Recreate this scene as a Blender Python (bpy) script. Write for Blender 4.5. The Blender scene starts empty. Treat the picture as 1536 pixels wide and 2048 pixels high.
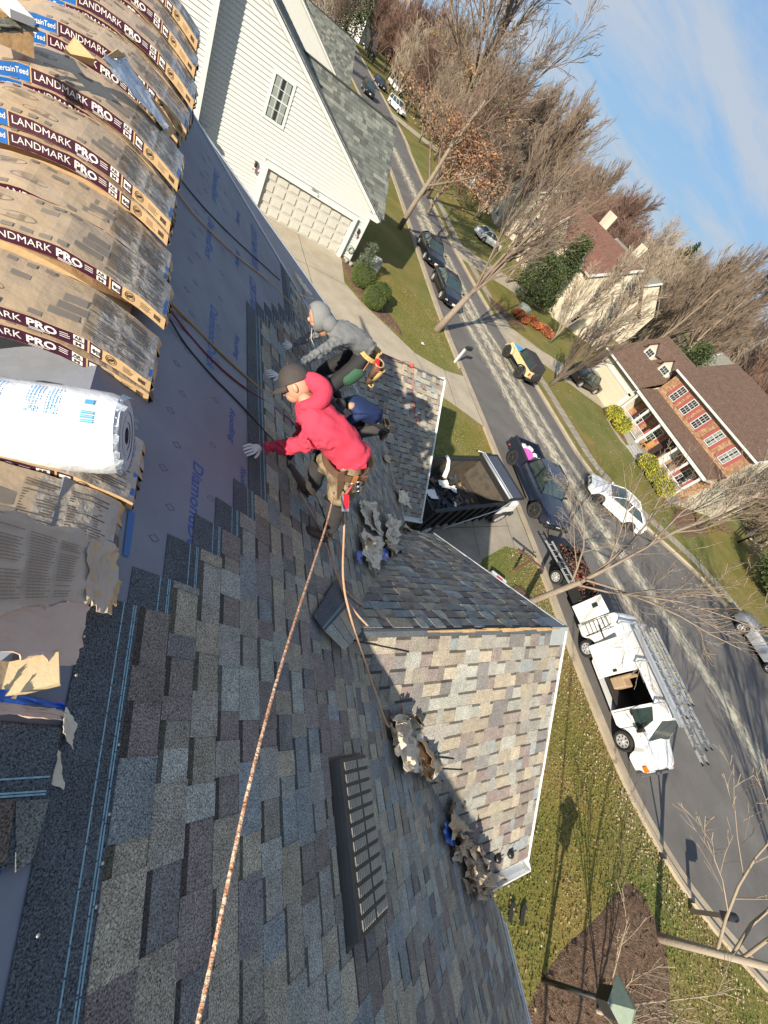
import bpy, bmesh, math, random
from mathutils import Vector, Matrix, noise
rad = math.radians
C = bpy.context.scene.collection
SC = bpy.context.scene
# ---------------------------------------------------------------- camera
EYE = Vector((0, 0, 9.7))
F, CX, CY = 798.0, 768.0, 1024.0
PITCH, ROLL, YAW = rad(42.07), rad(45.0), rad(46.2)
_h = Vector((math.sin(YAW), math.cos(YAW), 0)); _r = Vector((math.cos(YAW), -math.sin(YAW), 0)); _z = Vector((0, 0, 1))
FW = _h * math.cos(PITCH) - _z * math.sin(PITCH)
_u = _h * math.sin(PITCH) + _z * math.cos(PITCH)
IR = _r * math.cos(ROLL) + _u * math.sin(ROLL)
IU = -_r * math.sin(ROLL) + _u * math.cos(ROLL)
cd = bpy.data.cameras.new('camera'); cam = bpy.data.objects.new('camera', cd); C.objects.link(cam)
cd.sensor_fit = 'VERTICAL'; cd.sensor_height = 36.0; cd.lens = 36.0 * F / 2048.0
cd.clip_start = 0.05; cd.clip_end = 6000
m = Matrix.Identity(4)
for i in range(3):
    m[i][0] = IR[i]; m[i][1] = IU[i]; m[i][2] = -FW[i]; m[i][3] = EYE[i]
cam.matrix_world = m
SC.camera = cam
# ---------------------------------------------------------------- light
SUN_EL = rad(27.3); SHX, SHY = 0.75, 0.66      # shadows run towards (SHX, SHY)
w = bpy.data.worlds.new('World'); SC.world = w; w.use_nodes = True
nt = w.node_tree; nt.nodes.clear(); L = nt.links.new
out = nt.nodes.new('ShaderNodeOutputWorld'); bg = nt.nodes.new('ShaderNodeBackground')
sky = nt.nodes.new('ShaderNodeTexSky'); sky.sky_type = 'NISHITA'; sky.sun_disc = False
sky.sun_elevation = SUN_EL; sky.sun_rotation = math.atan2(-SHX, -SHY)
sky.air_density = 1.0; sky.dust_density = 0.3; sky.ozone_density = 2.2; sky.altitude = 50
tc = nt.nodes.new('ShaderNodeTexCoord')
# clear winter air: the low sky stays pale blue all round instead of yellowish
sp2 = nt.nodes.new('ShaderNodeSeparateXYZ'); L(tc.outputs['Generated'], sp2.inputs[0])
hr_ = nt.nodes.new('ShaderNodeMapRange'); hr_.inputs[1].default_value = 0; hr_.inputs[2].default_value = .8; hr_.inputs[3].default_value = .88; hr_.inputs[4].default_value = .35; L(sp2.outputs[2], hr_.inputs[0])
hz = nt.nodes.new('ShaderNodeMix'); hz.data_type = 'RGBA'; L(hr_.outputs[0], hz.inputs[0]); L(sky.outputs[0], hz.inputs[6]); hz.inputs[7].default_value = (1.35, 2.45, 4.1, 1)
# thin cloud sheets: the direction is flattened on to a high plane so that they stretch towards the horizon
sep = nt.nodes.new('ShaderNodeSeparateXYZ'); L(tc.outputs['Generated'], sep.inputs[0])
mx = nt.nodes.new('ShaderNodeMath'); mx.operation = 'MAXIMUM'; mx.inputs[1].default_value = 0.0; L(sep.outputs[2], mx.inputs[0])
ad = nt.nodes.new('ShaderNodeMath'); ad.operation = 'ADD'; ad.inputs[1].default_value = 0.13; L(mx.outputs[0], ad.inputs[0])
dv = nt.nodes.new('ShaderNodeVectorMath'); dv.operation = 'DIVIDE'; L(tc.outputs['Generated'], dv.inputs[0])
cb = nt.nodes.new('ShaderNodeCombineXYZ'); [L(ad.outputs[0], cb.inputs[i]) for i in range(3)]; L(cb.outputs[0], dv.inputs[1])
mp = nt.nodes.new('ShaderNodeMapping'); mp.inputs['Scale'].default_value = (0.75, 1.7, 0.0); mp.inputs['Rotation'].default_value = (0, 0, rad(-28)); mp.inputs['Location'].default_value = (3.1, 1.2, 0); L(dv.outputs[0], mp.inputs[0])
n1 = nt.nodes.new('ShaderNodeTexNoise'); n1.inputs['Scale'].default_value = 0.75; n1.inputs['Detail'].default_value = 9; n1.inputs['Roughness'].default_value = 0.62; n1.inputs['Distortion'].default_value = 0.35; L(mp.outputs[0], n1.inputs['Vector'])
cr = nt.nodes.new('ShaderNodeValToRGB'); cr.color_ramp.elements[0].position = 0.40; cr.color_ramp.elements[1].position = 0.60
cr.color_ramp.elements[0].color = (0, 0, 0, 1); cr.color_ramp.elements[1].color = (1, 1, 1, 1); L(n1.outputs['Fac'], cr.inputs[0])
fm = nt.nodes.new('ShaderNodeMath'); fm.operation = 'MULTIPLY'; fm.inputs[1].default_value = 0.8; L(cr.outputs[0], fm.inputs[0])
mixc = nt.nodes.new('ShaderNodeMix'); mixc.data_type = 'RGBA'; L(fm.outputs[0], mixc.inputs[0]); L(hz.outputs[2], mixc.inputs[6]); mixc.inputs[7].default_value = (3.5, 3.8, 4.25, 1)
L(mixc.outputs[2], bg.inputs[0]); bg.inputs[1].default_value = 0.095; L(bg.outputs[0], out.inputs[0])
sl = bpy.data.lights.new('sun', 'SUN'); sl.energy = 4.6; sl.angle = rad(0.55); sl.color = (1.0, 0.90, 0.74)
so = bpy.data.objects.new('sun', sl); C.objects.link(so)
sdir = Vector((SHX * math.cos(SUN_EL), SHY * math.cos(SUN_EL), -math.sin(SUN_EL)))
so.rotation_euler = sdir.to_track_quat('-Z', 'Y').to_euler(); so.location = (-20, -20, 30)
vs = SC.view_settings; vs.view_transform = 'Standard'; vs.look = 'None'; vs.gamma = 1; vs.use_curve_mapping = False
vs.exposure = 0.78
SC.cycles.max_bounces = 6; SC.cycles.transparent_max_bounces = 8; SC.cycles.caustics_reflective = False; SC.cycles.caustics_refractive = False
# ---------------------------------------------------------------- helpers: where a photo pixel meets a real surface
def ray(u, v): return IR * ((u - CX) / F) - IU * ((v - CY) / F) + FW
def G(u, v, z=0.0):
    d = ray(u, v); t = (z - EYE.z) / d.z; return EYE + d * t
def RA(u, v, dz=0.0):                          # on the main roof slope, dz above it
    d = ray(u, v); t = (-1.615 + dz) / (d.z + 0.75 * d.x); return EYE + d * t
def PX(u, v, x):
    d = ray(u, v); return EYE + d * (x / d.x)
# ---------------------------------------------------------------- helpers: tagging and linking
def tag(o, label=None, cat=None, group=None, kind=None):
    if label: o['label'] = label
    if cat: o['category'] = cat
    if group: o['group'] = group
    if kind: o['kind'] = kind
    return o
def empty(name, loc=(0, 0, 0), rz=0.0, label=None, cat=None, group=None):
    o = bpy.data.objects.new(name, None); C.objects.link(o); o.location = loc; o.rotation_euler = (0, 0, rz); o.empty_display_size = .1
    return tag(o, label, cat, group)
def link(name, me, parent=None):
    o = bpy.data.objects.new(name, me); C.objects.link(o)
    if parent: o.parent = parent
    return o
def copy_tree(o, parent=None, lvl=0):
    c = o.copy(); C.objects.link(c); c.parent = parent
    for ch in list(o.children): copy_tree(ch, c, lvl + 1)
    return c
class MB:
    def __init__(s): s.v = []; s.f = []; s.m = []; s.c = []; s.sm = []; s.uv = {}
    def add(s, vs, fs, mi=0, col=None, smooth=False, uvs=None):
        b = len(s.v); s.v.extend([tuple(p) for p in vs])
        for k, f in enumerate(fs):
            if uvs: s.uv[len(s.f)] = uvs[k]
            s.f.append(tuple(b + i for i in f)); s.m.append(mi); s.c.append(col or (1, 1, 1)); s.sm.append(smooth)
        return s
    def box(s, c, d, mi=0, rot=None, col=None, taper=None):
        hx, hy, hz = d[0] / 2, d[1] / 2, d[2] / 2; tx = ty = 1
        if taper: tx, ty = taper
        vs = [Vector((x * hx * (tx if z > 0 else 1), y * hy * (ty if z > 0 else 1), z * hz)) for z in (-1, 1) for y in (-1, 1) for x in (-1, 1)]
        if rot is not None: vs = [rot @ p for p in vs]
        cc = Vector(c); vs = [p + cc for p in vs]
        return s.add(vs, [(0, 2, 3, 1), (4, 5, 7, 6), (0, 1, 5, 4), (2, 6, 7, 3), (0, 4, 6, 2), (1, 3, 7, 5)], mi, col)
    def beam(s, a, b, w, h, mi=0, col=None, up=(0, 0, 1)):
        a = Vector(a); b = Vector(b); d = b - a; l = d.length; d.normalize(); u = Vector(up)
        x = d.cross(u)
        if x.length < 1e-4: x = Vector((1, 0, 0))
        x.normalize(); u = x.cross(d)
        M = Matrix((x, d, u)).transposed()
        return s.box((a + b) / 2, (w, l, h), mi, M, col)
    def tube(s, pts, r, n=6, mi=0, col=None, cap=True, smooth=True):
        pts = [Vector(p) for p in pts]; k = len(pts)
        rs = r if isinstance(r, (list, tuple)) else [r] * k
        vs = []; fs = []; prev = None
        for i, p in enumerate(pts):
            d = (pts[min(i + 1, k - 1)] - pts[max(i - 1, 0)])
            if d.length < 1e-9: d = Vector((0, 0, 1))
            d.normalize()
            if prev is None:
                a = Vector((0, 0, 1)) if abs(d.z) < .9 else Vector((1, 0, 0)); x = d.cross(a).normalized()
            else:
                x = prev - d * prev.dot(d)
                if x.length < 1e-6: x = d.orthogonal()
                x.normalize()
            prev = x; y = d.cross(x)
            for j in range(n):
                t = 2 * math.pi * j / n; vs.append(p + (x * math.cos(t) + y * math.sin(t)) * rs[i])
        for i in range(k - 1):
            for j in range(n):
                j2 = (j + 1) % n; fs.append((i * n + j, i * n + j2, (i + 1) * n + j2, (i + 1) * n + j))
        if cap and n > 2: fs.append(tuple(range(n - 1, -1, -1))); fs.append(tuple((k - 1) * n + j for j in range(n)))
        return s.add(vs, fs, mi, col, smooth)
    def prism(s, poly, a, b, mi=0, col=None):   # poly: 3d points of one end; a->b offset vectors
        n = len(poly); A = Vector(a); B = Vector(b)
        vs = [Vector(p) + A for p in poly] + [Vector(p) + B for p in poly]
        fs = [tuple(range(n - 1, -1, -1)), tuple(range(n, 2 * n))] + [(i, (i + 1) % n, n + (i + 1) % n, n + i) for i in range(n)]
        return s.add(vs, fs, mi, col)
    def lathe(s, o, prof, n=16, mi=0, axis=(0, 0, 1), smooth=True, col=None, cap=True):
        ax = Vector(axis).normalized(); x = ax.orthogonal().normalized(); y = ax.cross(x); o = Vector(o); vs = []; fs = []
        for r, h in prof:
            for j in range(n):
                t = 2 * math.pi * j / n; vs.append(o + ax * h + (x * math.cos(t) + y * math.sin(t)) * r)
        for i in range(len(prof) - 1):
            for j in range(n): j2 = (j + 1) % n; fs.append((i * n + j, i * n + j2, (i + 1) * n + j2, (i + 1) * n + j))
        if cap: fs.append(tuple(range(n - 1, -1, -1))); fs.append(tuple((len(prof) - 1) * n + j for j in range(n)))
        return s.add(vs, fs, mi, col, smooth)
    def grid(s, fn, nu, nv, mi=0, smooth=True, col=None, uv=False):
        vs = [fn(i / nu, j / nv) for j in range(nv + 1) for i in range(nu + 1)]; W = nu + 1
        fs = [(j * W + i, j * W + i + 1, (j + 1) * W + i + 1, (j + 1) * W + i) for j in range(nv) for i in range(nu)]
        uvs = [[(i / nu, j / nv), ((i + 1) / nu, j / nv), ((i + 1) / nu, (j + 1) / nv), (i / nu, (j + 1) / nv)] for j in range(nv) for i in range(nu)] if uv else None
        return s.add(vs, fs, mi, col, smooth, uvs)
    def ball(s, c, r, n=10, mi=0, col=None, rot=None, jit=0):
        c = Vector(c); rx, ry, rz = (r, r, r) if not isinstance(r, (tuple, list)) else r
        vs = [Vector((0, 0, -rz))]; fs = []
        k = n // 2
        for i in range(1, k):
            a = -math.pi / 2 + math.pi * i / k
            for j in range(n):
                t = 2 * math.pi * j / n; q = 1 + jit * (random.random() - .5); vs.append(Vector((rx * math.cos(a) * math.cos(t) * q, ry * math.cos(a) * math.sin(t) * q, rz * math.sin(a) * q)))
        vs.append(Vector((0, 0, rz)))
        for j in range(n): fs.append((0, 1 + (j + 1) % n, 1 + j))
        for i in range(k - 2):
            for j in range(n): a0 = 1 + i * n; j2 = (j + 1) % n; fs.append((a0 + j, a0 + j2, a0 + n + j2, a0 + n + j))
        b = 1 + (k - 2) * n
        for j in range(n): fs.append((b + j, b + (j + 1) % n, len(vs) - 1))
        if rot is not None: vs = [rot @ p for p in vs]
        return s.add([p + c for p in vs], fs, mi, col, True)
    def mesh(s, name, mats):
        me = bpy.data.meshes.new(name); me.from_pydata(s.v, [], s.f)
        for mt in (mats if isinstance(mats, (list, tuple)) else [mats]): me.materials.append(mt)
        me.polygons.foreach_set('material_index', s.m); me.polygons.foreach_set('use_smooth', s.sm)
        if any(c != (1, 1, 1) for c in s.c):
            ca = me.color_attributes.new('Col', 'FLOAT_COLOR', 'CORNER'); buf = []
            for f, c in zip(s.f, s.c): buf.extend((c[0], c[1], c[2], 1.0) * len(f))
            ca.data.foreach_set('color', buf)
        if s.uv:
            ul = me.uv_layers.new(name='UVMap'); k = 0; buf = []
            for i, f in enumerate(s.f):
                q = s.uv.get(i)
                for j in range(len(f)): buf.extend(q[j] if q else (0, 0))
            ul.data.foreach_set('uv', buf)
        me.update(); return me
    def build(s, name, mats, parent=None, bevel=0, seg=2, **kw):
        o = link(name, s.mesh(name, mats), parent)
        if bevel:
            b = o.modifiers.new('b', 'BEVEL'); b.width = bevel; b.segments = seg; b.limit_method = 'ANGLE'; b.angle_limit = rad(35)
        if kw: tag(o, kw.get('label'), kw.get('cat'), kw.get('group'), kw.get('kind'))
        return o
def clip2(poly, planes):
    for a, b, c in planes:                      # keep a*s+b*t<=c
        o = []; n = len(poly)
        for i in range(n):
            p, q = poly[i], poly[(i + 1) % n]; dp = a * p[0] + b * p[1] - c; dq = a * q[0] + b * q[1] - c
            if dp <= 0: o.append(p)
            if (dp < 0 < dq) or (dq < 0 < dp):
                t = dp / (dp - dq); o.append((p[0] + (q[0] - p[0]) * t, p[1] + (q[1] - p[1]) * t))
        poly = o
        if len(poly) < 3: return []
    return poly
# ---------------------------------------------------------------- materials
MATS = {}
def M(name, col, rough=.7, var=.12, scale=6.0, bump=0.0, bscale=60.0, metal=0.0, attr=False, col2=None, spec=.5, coat=0, speck=0, sscale=220, detail=4, trans=0, emit=None):
    if name in MATS: return MATS[name]
    mt = bpy.data.materials.new(name); mt.use_nodes = True; MATS[name] = mt
    t = mt.node_tree; b = t.nodes['Principled BSDF']; K = t.links.new
    b.inputs['Roughness'].default_value = rough; b.inputs['Metallic'].default_value = metal; b.inputs['Specular IOR Level'].default_value = spec
    if coat: b.inputs['Coat Weight'].default_value = coat; b.inputs['Coat Roughness'].default_value = .05
    tc = t.nodes.new('ShaderNodeTexCoord'); vec = tc.outputs['Object']
    if attr:
        a = t.nodes.new('ShaderNodeAttribute'); a.attribute_name = 'Col'; base = a.outputs['Color']
    else:
        a = t.nodes.new('ShaderNodeRGB'); a.outputs[0].default_value = (*col, 1); base = a.outputs[0]
    if var or col2:
        n = t.nodes.new('ShaderNodeTexNoise'); n.inputs['Scale'].default_value = scale; n.inputs['Detail'].default_value = detail; n.inputs['Roughness'].default_value = .6; K(vec, n.inputs['Vector'])
        if col2:
            r = t.nodes.new('ShaderNodeValToRGB'); r.color_ramp.elements[0].position = .4; r.color_ramp.elements[1].position = .62; K(n.outputs['Fac'], r.inputs[0])
            x = t.nodes.new('ShaderNodeMix'); x.data_type = 'RGBA'; K(r.outputs[0], x.inputs[0]); K(base, x.inputs[6]); x.inputs[7].default_value = (*col2, 1); base = x.outputs[2]
        mr = t.nodes.new('ShaderNodeMapRange'); mr.inputs[1].default_value = .25; mr.inputs[2].default_value = .75; mr.inputs[3].default_value = 1 - var; mr.inputs[4].default_value = 1 + var; K(n.outputs['Fac'], mr.inputs[0])
        x = t.nodes.new('ShaderNodeVectorMath'); x.operation = 'SCALE'; K(base, x.inputs[0]); K(mr.outputs[0], x.inputs['Scale']); base = x.outputs[0]
    if speck:
        n = t.nodes.new('ShaderNodeTexNoise'); n.inputs['Scale'].default_value = sscale; n.inputs['Detail'].default_value = 2; n.inputs['Roughness'].default_value = .8; K(vec, n.inputs['Vector'])
        mr = t.nodes.new('ShaderNodeMapRange'); mr.inputs[1].default_value = .33; mr.inputs[2].default_value = .7; mr.inputs[3].default_value = 1 - speck; mr.inputs[4].default_value = 1 + speck * 1.25; K(n.outputs['Fac'], mr.inputs[0])
        x = t.nodes.new('ShaderNodeVectorMath'); x.operation = 'SCALE'; K(base, x.inputs[0]); K(mr.outputs[0], x.inputs['Scale']); base = x.outputs[0]
    K(base, b.inputs['Base Color'])
    if bump:
        n = t.nodes.new('ShaderNodeTexNoise'); n.inputs['Scale'].default_value = bscale; n.inputs['Detail'].default_value = 3; K(vec, n.inputs['Vector'])
        bp = t.nodes.new('ShaderNodeBump'); bp.inputs['Strength'].default_value = bump; bp.inputs['Distance'].default_value = .02; K(n.outputs['Fac'], bp.inputs['Height']); K(bp.outputs[0], b.inputs['Normal'])
    if trans: b.inputs['Transmission Weight'].default_value = trans
    return mt
def glass(name='window_glass', col=(.02, .03, .035), rough=.04): return M(name, col, rough, var=.05, spec=.9, coat=.6)
def text_me(s, size=1.0, bold=0.0, shear=0.0, space=1.0):
    cu = bpy.data.curves.new('t', 'FONT'); cu.body = s; cu.size = size; cu.offset = bold; cu.shear = shear; cu.space_character = space; cu.resolution_u = 3
    o = bpy.data.objects.new('t', cu); C.objects.link(o); bpy.context.view_layer.update()
    me = bpy.data.meshes.new_from_object(o.evaluated_get(bpy.context.evaluated_depsgraph_get()))
    vs = [v.co.copy() for v in me.vertices]; fs = [tuple(p.vertices) for p in me.polygons]
    bpy.data.objects.remove(o); bpy.data.meshes.remove(me); bpy.data.curves.remove(cu)
    return vs, fs
_TX = {}
def text_on(mb, s, fn, size, mi=0, bold=0, shear=0, width=None, space=1.0):
    k = (s, bold, shear, space)
    if k not in _TX: _TX[k] = text_me(s, 1.0, bold, shear, space)
    vs, fs = _TX[k]
    if not vs: return
    x0 = min(v.x for v in vs); x1 = max(v.x for v in vs); sx = size if width is None else width / (x1 - x0)
    mb.add([fn((v.x - x0) * sx, v.y * size) for v in vs], fs, mi)
for _k in (('LANDMARK', .0, 0, 1.0), ('PRO', .035, 0, 1.0), ('CertainTeed', .012, 0, 1.0), ('AR', .03, 0, 1.0), ('M', .03, 0, 1.0), ('DiamondDeck', .012, .12, 1.0), ('Roofing', .012, .12, 1.0), ('CERTAINTEED', .012, .12, 1.0)):
    _TX[_k] = text_me(_k[0], 1.0, _k[1], _k[2], _k[3])
# ================================================================ GROUND, ROAD, DRIVES
def noise_mat(name, stops, scale, detail=6, rough=.95, fine=0, fscale=90, bump=.3, bscale=40, stretch=(1, 1, 1), big=None):
    mt = bpy.data.materials.new(name); mt.use_nodes = True; MATS[name] = mt; t = mt.node_tree; K = t.links.new; b = t.nodes['Principled BSDF']
    b.inputs['Roughness'].default_value = rough; b.inputs['Specular IOR Level'].default_value = .25
    tc = t.nodes.new('ShaderNodeTexCoord'); mp = t.nodes.new('ShaderNodeMapping'); mp.inputs['Scale'].default_value = stretch; K(tc.outputs['Object'], mp.inputs[0])
    n = t.nodes.new('ShaderNodeTexNoise'); n.inputs['Scale'].default_value = scale; n.inputs['Detail'].default_value = detail; n.inputs['Roughness'].default_value = .65; K(mp.outputs[0], n.inputs['Vector'])
    r = t.nodes.new('ShaderNodeValToRGB'); e = r.color_ramp.elements
    e[0].position = stops[0][0]; e[0].color = (*stops[0][1], 1); e[1].position = stops[-1][0]; e[1].color = (*stops[-1][1], 1)
    for p, c in stops[1:-1]: q = e.new(p); q.color = (*c, 1)
    K(n.outputs['Fac'], r.inputs[0]); base = r.outputs[0]
    if fine:
        n2 = t.nodes.new('ShaderNodeTexNoise'); n2.inputs['Scale'].default_value = fscale; n2.inputs['Detail'].default_value = 3; n2.inputs['Roughness'].default_value = .8; K(tc.outputs['Object'], n2.inputs['Vector'])
        mr = t.nodes.new('ShaderNodeMapRange'); mr.inputs[1].default_value = .3; mr.inputs[2].default_value = .7; mr.inputs[3].default_value = 1 - fine; mr.inputs[4].default_value = 1 + fine; K(n2.outputs['Fac'], mr.inputs[0])
        x = t.nodes.new('ShaderNodeVectorMath'); x.operation = 'SCALE'; K(base, x.inputs[0]); K(mr.outputs[0], x.inputs['Scale']); base = x.outputs[0]
    if big:
        n3 = t.nodes.new('ShaderNodeTexNoise'); n3.inputs['Scale'].default_value = big[0]; n3.inputs['Detail'].default_value = 4; K(tc.outputs['Object'], n3.inputs['Vector'])
        r3 = t.nodes.new('ShaderNodeValToRGB'); r3.color_ramp.elements[0].position = .42; r3.color_ramp.elements[1].position = .62; K(n3.outputs['Fac'], r3.inputs[0])
        x = t.nodes.new('ShaderNodeMix'); x.data_type = 'RGBA'; K(r3.outputs[0], x.inputs[0]); K(base, x.inputs[6])
        y = t.nodes.new('ShaderNodeVectorMath'); y.operation = 'MULTIPLY'; K(base, y.inputs[0]); y.inputs[1].default_value = big[1]; K(y.outputs[0], x.inputs[7]); base = x.outputs[2]
    K(base, b.inputs['Base Color'])
    if bump:
        nb = t.nodes.new('ShaderNodeTexNoise'); nb.inputs['Scale'].default_value = bscale; nb.inputs['Detail'].default_value = 4; K(tc.outputs['Object'], nb.inputs['Vector'])
        bp = t.nodes.new('ShaderNodeBump'); bp.inputs['Strength'].default_value = bump; bp.inputs['Distance'].default_value = .03; K(nb.outputs['Fac'], bp.inputs['Height']); K(bp.outputs[0], b.inputs['Normal'])
    return mt
lawn_m = noise_mat('lawn', [(.25, (.095, .118, .028)), (.45, (.135, .148, .038)), (.58, (.175, .165, .055)), (.8, (.215, .18, .078))], .35, 9, fine=.55, fscale=14, bump=.9, bscale=18, big=(.12, (1.25, 1.0, .9)))
asph_m = noise_mat('asphalt', [(.3, (.115, .108, .103)), (.6, (.155, .146, .138)), (.8, (.195, .184, .174))], .5, 8, fine=.22, fscale=45, bump=.12, bscale=60)
conc_m = noise_mat('concrete', [(.3, (.34, .29, .215)), (.55, (.43, .37, .28)), (.8, (.50, .44, .34))], .7, 8, fine=.12, fscale=30, bump=.05)
conc2_m = noise_mat('aged_concrete', [(.3, (.27, .235, .19)), (.55, (.34, .30, .24)), (.8, (.42, .37, .30))], .9, 8, fine=.16, fscale=30, bump=.05)
kerb_m = noise_mat('kerb_concrete', [(.3, (.33, .27, .20)), (.8, (.48, .41, .30))], 1.3, 6, fine=.15, fscale=30)
mulch_m = noise_mat('mulch', [(.3, (.06, .038, .024)), (.55, (.17, .108, .07)), (.8, (.34, .22, .145))], 9, 6, fine=.4, fscale=40, bump=1.0, bscale=30)
def sheet(name, pts, z, mat, kind='structure', parent=None, sub=0):
    me = bpy.data.meshes.new(name); bm = bmesh.new(); vs = [bm.verts.new((p[0], p[1], z)) for p in pts]; bm.faces.new(vs)
    bmesh.ops.triangulate(bm, faces=bm.faces[:]); bmesh.ops.recalc_face_normals(bm, faces=bm.faces[:])
    for f in bm.faces:
        if f.normal.z < 0: f.normal_flip()
    bm.to_mesh(me); bm.free(); me.materials.append(mat); o = link(name, me, parent)
    if kind: o['kind'] = kind
    return o
def spl(pts, k=6):
    pts = [Vector((p[0], p[1], 0)) for p in pts]; o = []
    for i in range(len(pts) - 1):
        a = pts[max(i - 1, 0)]; b = pts[i]; c = pts[i + 1]; d = pts[min(i + 2, len(pts) - 1)]
        for j in range(k):
            t = j / k; o.append(.5 * ((2 * b) + (c - a) * t + (2 * a - 5 * b + 4 * c - d) * t * t + (3 * b - a - 3 * c + d) * t ** 3))
    o.append(pts[-1]); return o
def offs(pl, d):
    o = []
    for i, p in enumerate(pl):
        t = (pl[min(i + 1, len(pl) - 1)] - pl[max(i - 1, 0)]).normalized(); o.append(p + Vector((-t.y, t.x, 0)) * d)
    return o
def resamp(P, n):
    ln = [0]
    for i in range(1, len(P)): ln.append(ln[-1] + (P[i] - P[i - 1]).length)
    o = []; j = 0
    for k in range(n):
        q = ln[-1] * k / (n - 1)
        while j < len(P) - 2 and ln[j + 1] < q: j += 1
        o.append(P[j].lerp(P[j + 1], (q - ln[j]) / (ln[j + 1] - ln[j] + 1e-9)))
    return o
def strip(name, A, B, z, mat, parent=None, kind='structure'):
    if len(A) != len(B): A = resamp(A, 160); B = resamp(B, 160)
    mb = MB(); n = len(A); mb.add([(p.x, p.y, z) for p in A] + [(p.x, p.y, z) for p in B], [(i, i + 1, n + i + 1, n + i) for i in range(n - 1)])
    me = mb.mesh(name, mat); bm = bmesh.new(); bm.from_mesh(me)
    for f in bm.faces:
        if f.normal.z < 0: f.normal_flip()
    bm.to_mesh(me); bm.free(); o = link(name, me, parent)
    if kind: o['kind'] = kind
    return o
# ground reaches the horizon
gr = sheet('ground', [(-1500, -1500), (3000, -1500), (3000, 3500), (-1500, 3500)], 0, lawn_m)
Lk = spl([(20.9, 190), (21.0, 140), (20.9, 87.3), (20.3, 73.4), (19.3, 57), (18.4, 46.1), (17.2, 34), (16.55, 26), (16.34, 20.5), (16.25, 16), (16.1, 12.0), (16.0, 8.5), (15.85, 5.6), (15.6, 2.6), (15.5, -.2), (15.55, -2.2), (15.85, -3.7), (16.4, -5.2), (17.3, -6.6), (18.6, -8.2), (21, -11), (26, -16), (36, -25)])
Rk = spl([(31.5, 190), (30.5, 140), (28.5, 87.3), (27, 73.4), (25.4, 57), (24.6, 46.1), (24.6, 36), (25.1, 28), (25.7, 22.5), (26.0, 18.5), (26.4, 14.9), (28.0, 12.2), (30.6, 10.0), (33.0, 8.2), (34.8, 6.5), (36.2, 4.3), (38.0, 1.1), (40.5, -3.5), (44.5, -9), (50, -16), (60, -27)])
rd = strip('road', Lk, Rk, .004, asph_m)
# road wear: pale salt and sand streaks lying along the middle, lane by lane
salt_m = bpy.data.materials.new('road_salt'); salt_m.use_nodes = True; t = salt_m.node_tree; K = t.links.new; b = t.nodes['Principled BSDF']; b.inputs['Roughness'].default_value = .95
tcn = t.nodes.new('ShaderNodeTexCoord'); mpn = t.nodes.new('ShaderNodeMapping'); mpn.inputs['Scale'].default_value = (9, 60, 1); K(tcn.outputs['UV'], mpn.inputs[0])
na = t.nodes.new('ShaderNodeTexNoise'); na.inputs['Scale'].default_value = 1.6; na.inputs['Detail'].default_value = 10; na.inputs['Roughness'].default_value = .75; K(mpn.outputs[0], na.inputs['Vector'])
sx = t.nodes.new('ShaderNodeSeparateXYZ'); K(tcn.outputs['UV'], sx.inputs[0])
e1 = t.nodes.new('ShaderNodeMath'); e1.operation = 'SUBTRACT'; K(sx.outputs[0], e1.inputs[0]); e1.inputs[1].default_value = .5
e2 = t.nodes.new('ShaderNodeMath'); e2.operation = 'ABSOLUTE'; K(e1.outputs[0], e2.inputs[0])
e3 = t.nodes.new('ShaderNodeMapRange'); e3.inputs[1].default_value = 0; e3.inputs[2].default_value = .5; e3.inputs[3].default_value = .13; e3.inputs[4].default_value = -.26; K(e2.outputs[0], e3.inputs[0])
e4 = t.nodes.new('ShaderNodeMath'); e4.operation = 'ADD'; K(na.outputs['Fac'], e4.inputs[0]); K(e3.outputs[0], e4.inputs[1])
e5 = t.nodes.new('ShaderNodeMapRange'); e5.inputs[1].default_value = .45; e5.inputs[2].default_value = .66; e5.inputs[3].default_value = 0; e5.inputs[4].default_value = .95; e5.clamp = True; K(e4.outputs[0], e5.inputs[0])
b.inputs['Base Color'].default_value = (.60, .54, .41, 1)
K(e5.outputs[0], b.inputs['Alpha'])
def salt(pl, wd, z):
    P = spl(pl, 8); A = offs(P, wd / 2); B = offs(P, -wd / 2); mb = MB(); n = len(P); fs = []; uv = []; ln = [0]
    for i in range(1, n): ln.append(ln[-1] + (P[i] - P[i - 1]).length / 60)
    for i in range(n - 1): fs.append((i, n + i, n + i + 1, i + 1)); uv.append([(0, ln[i]), (1, ln[i]), (1, ln[i + 1]), (0, ln[i + 1])])
    mb.add([(p.x, p.y, z) for p in A] + [(p.x, p.y, z) for p in B], fs, uvs=uv)
    mb.build('road_salt_streak', salt_m, kind='structure')
salt([(23, 75), (21.8, 46), (20.9, 34), (21.6, 25.1), (22.3, 18), (23.0, 12.6), (23.8, 9.4), (24.8, 6.8), (25.8, 3.8), (26.6, 1.0), (27.1, -1.7), (27.3, -5), (28.5, -10)], 4.2, .0085)
salt([(20.5, 46), (19.7, 30), (20.1, 24), (20.6, 18), (21.1, 12), (21.9, 7), (22.6, 2)], 2.6, .0125)
salt([(22.3, 40), (22.2, 30), (23.1, 24), (24.0, 16), (25.0, 11.5)], 1.8, .0165)
# darker patched strip and pale tyre arcs
tar_m = M('tar_line', (.045, .043, .042), .8, .1)
pale_m = M('chalky_mark', (.30, .28, .25), .95, .3, 8)
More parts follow.
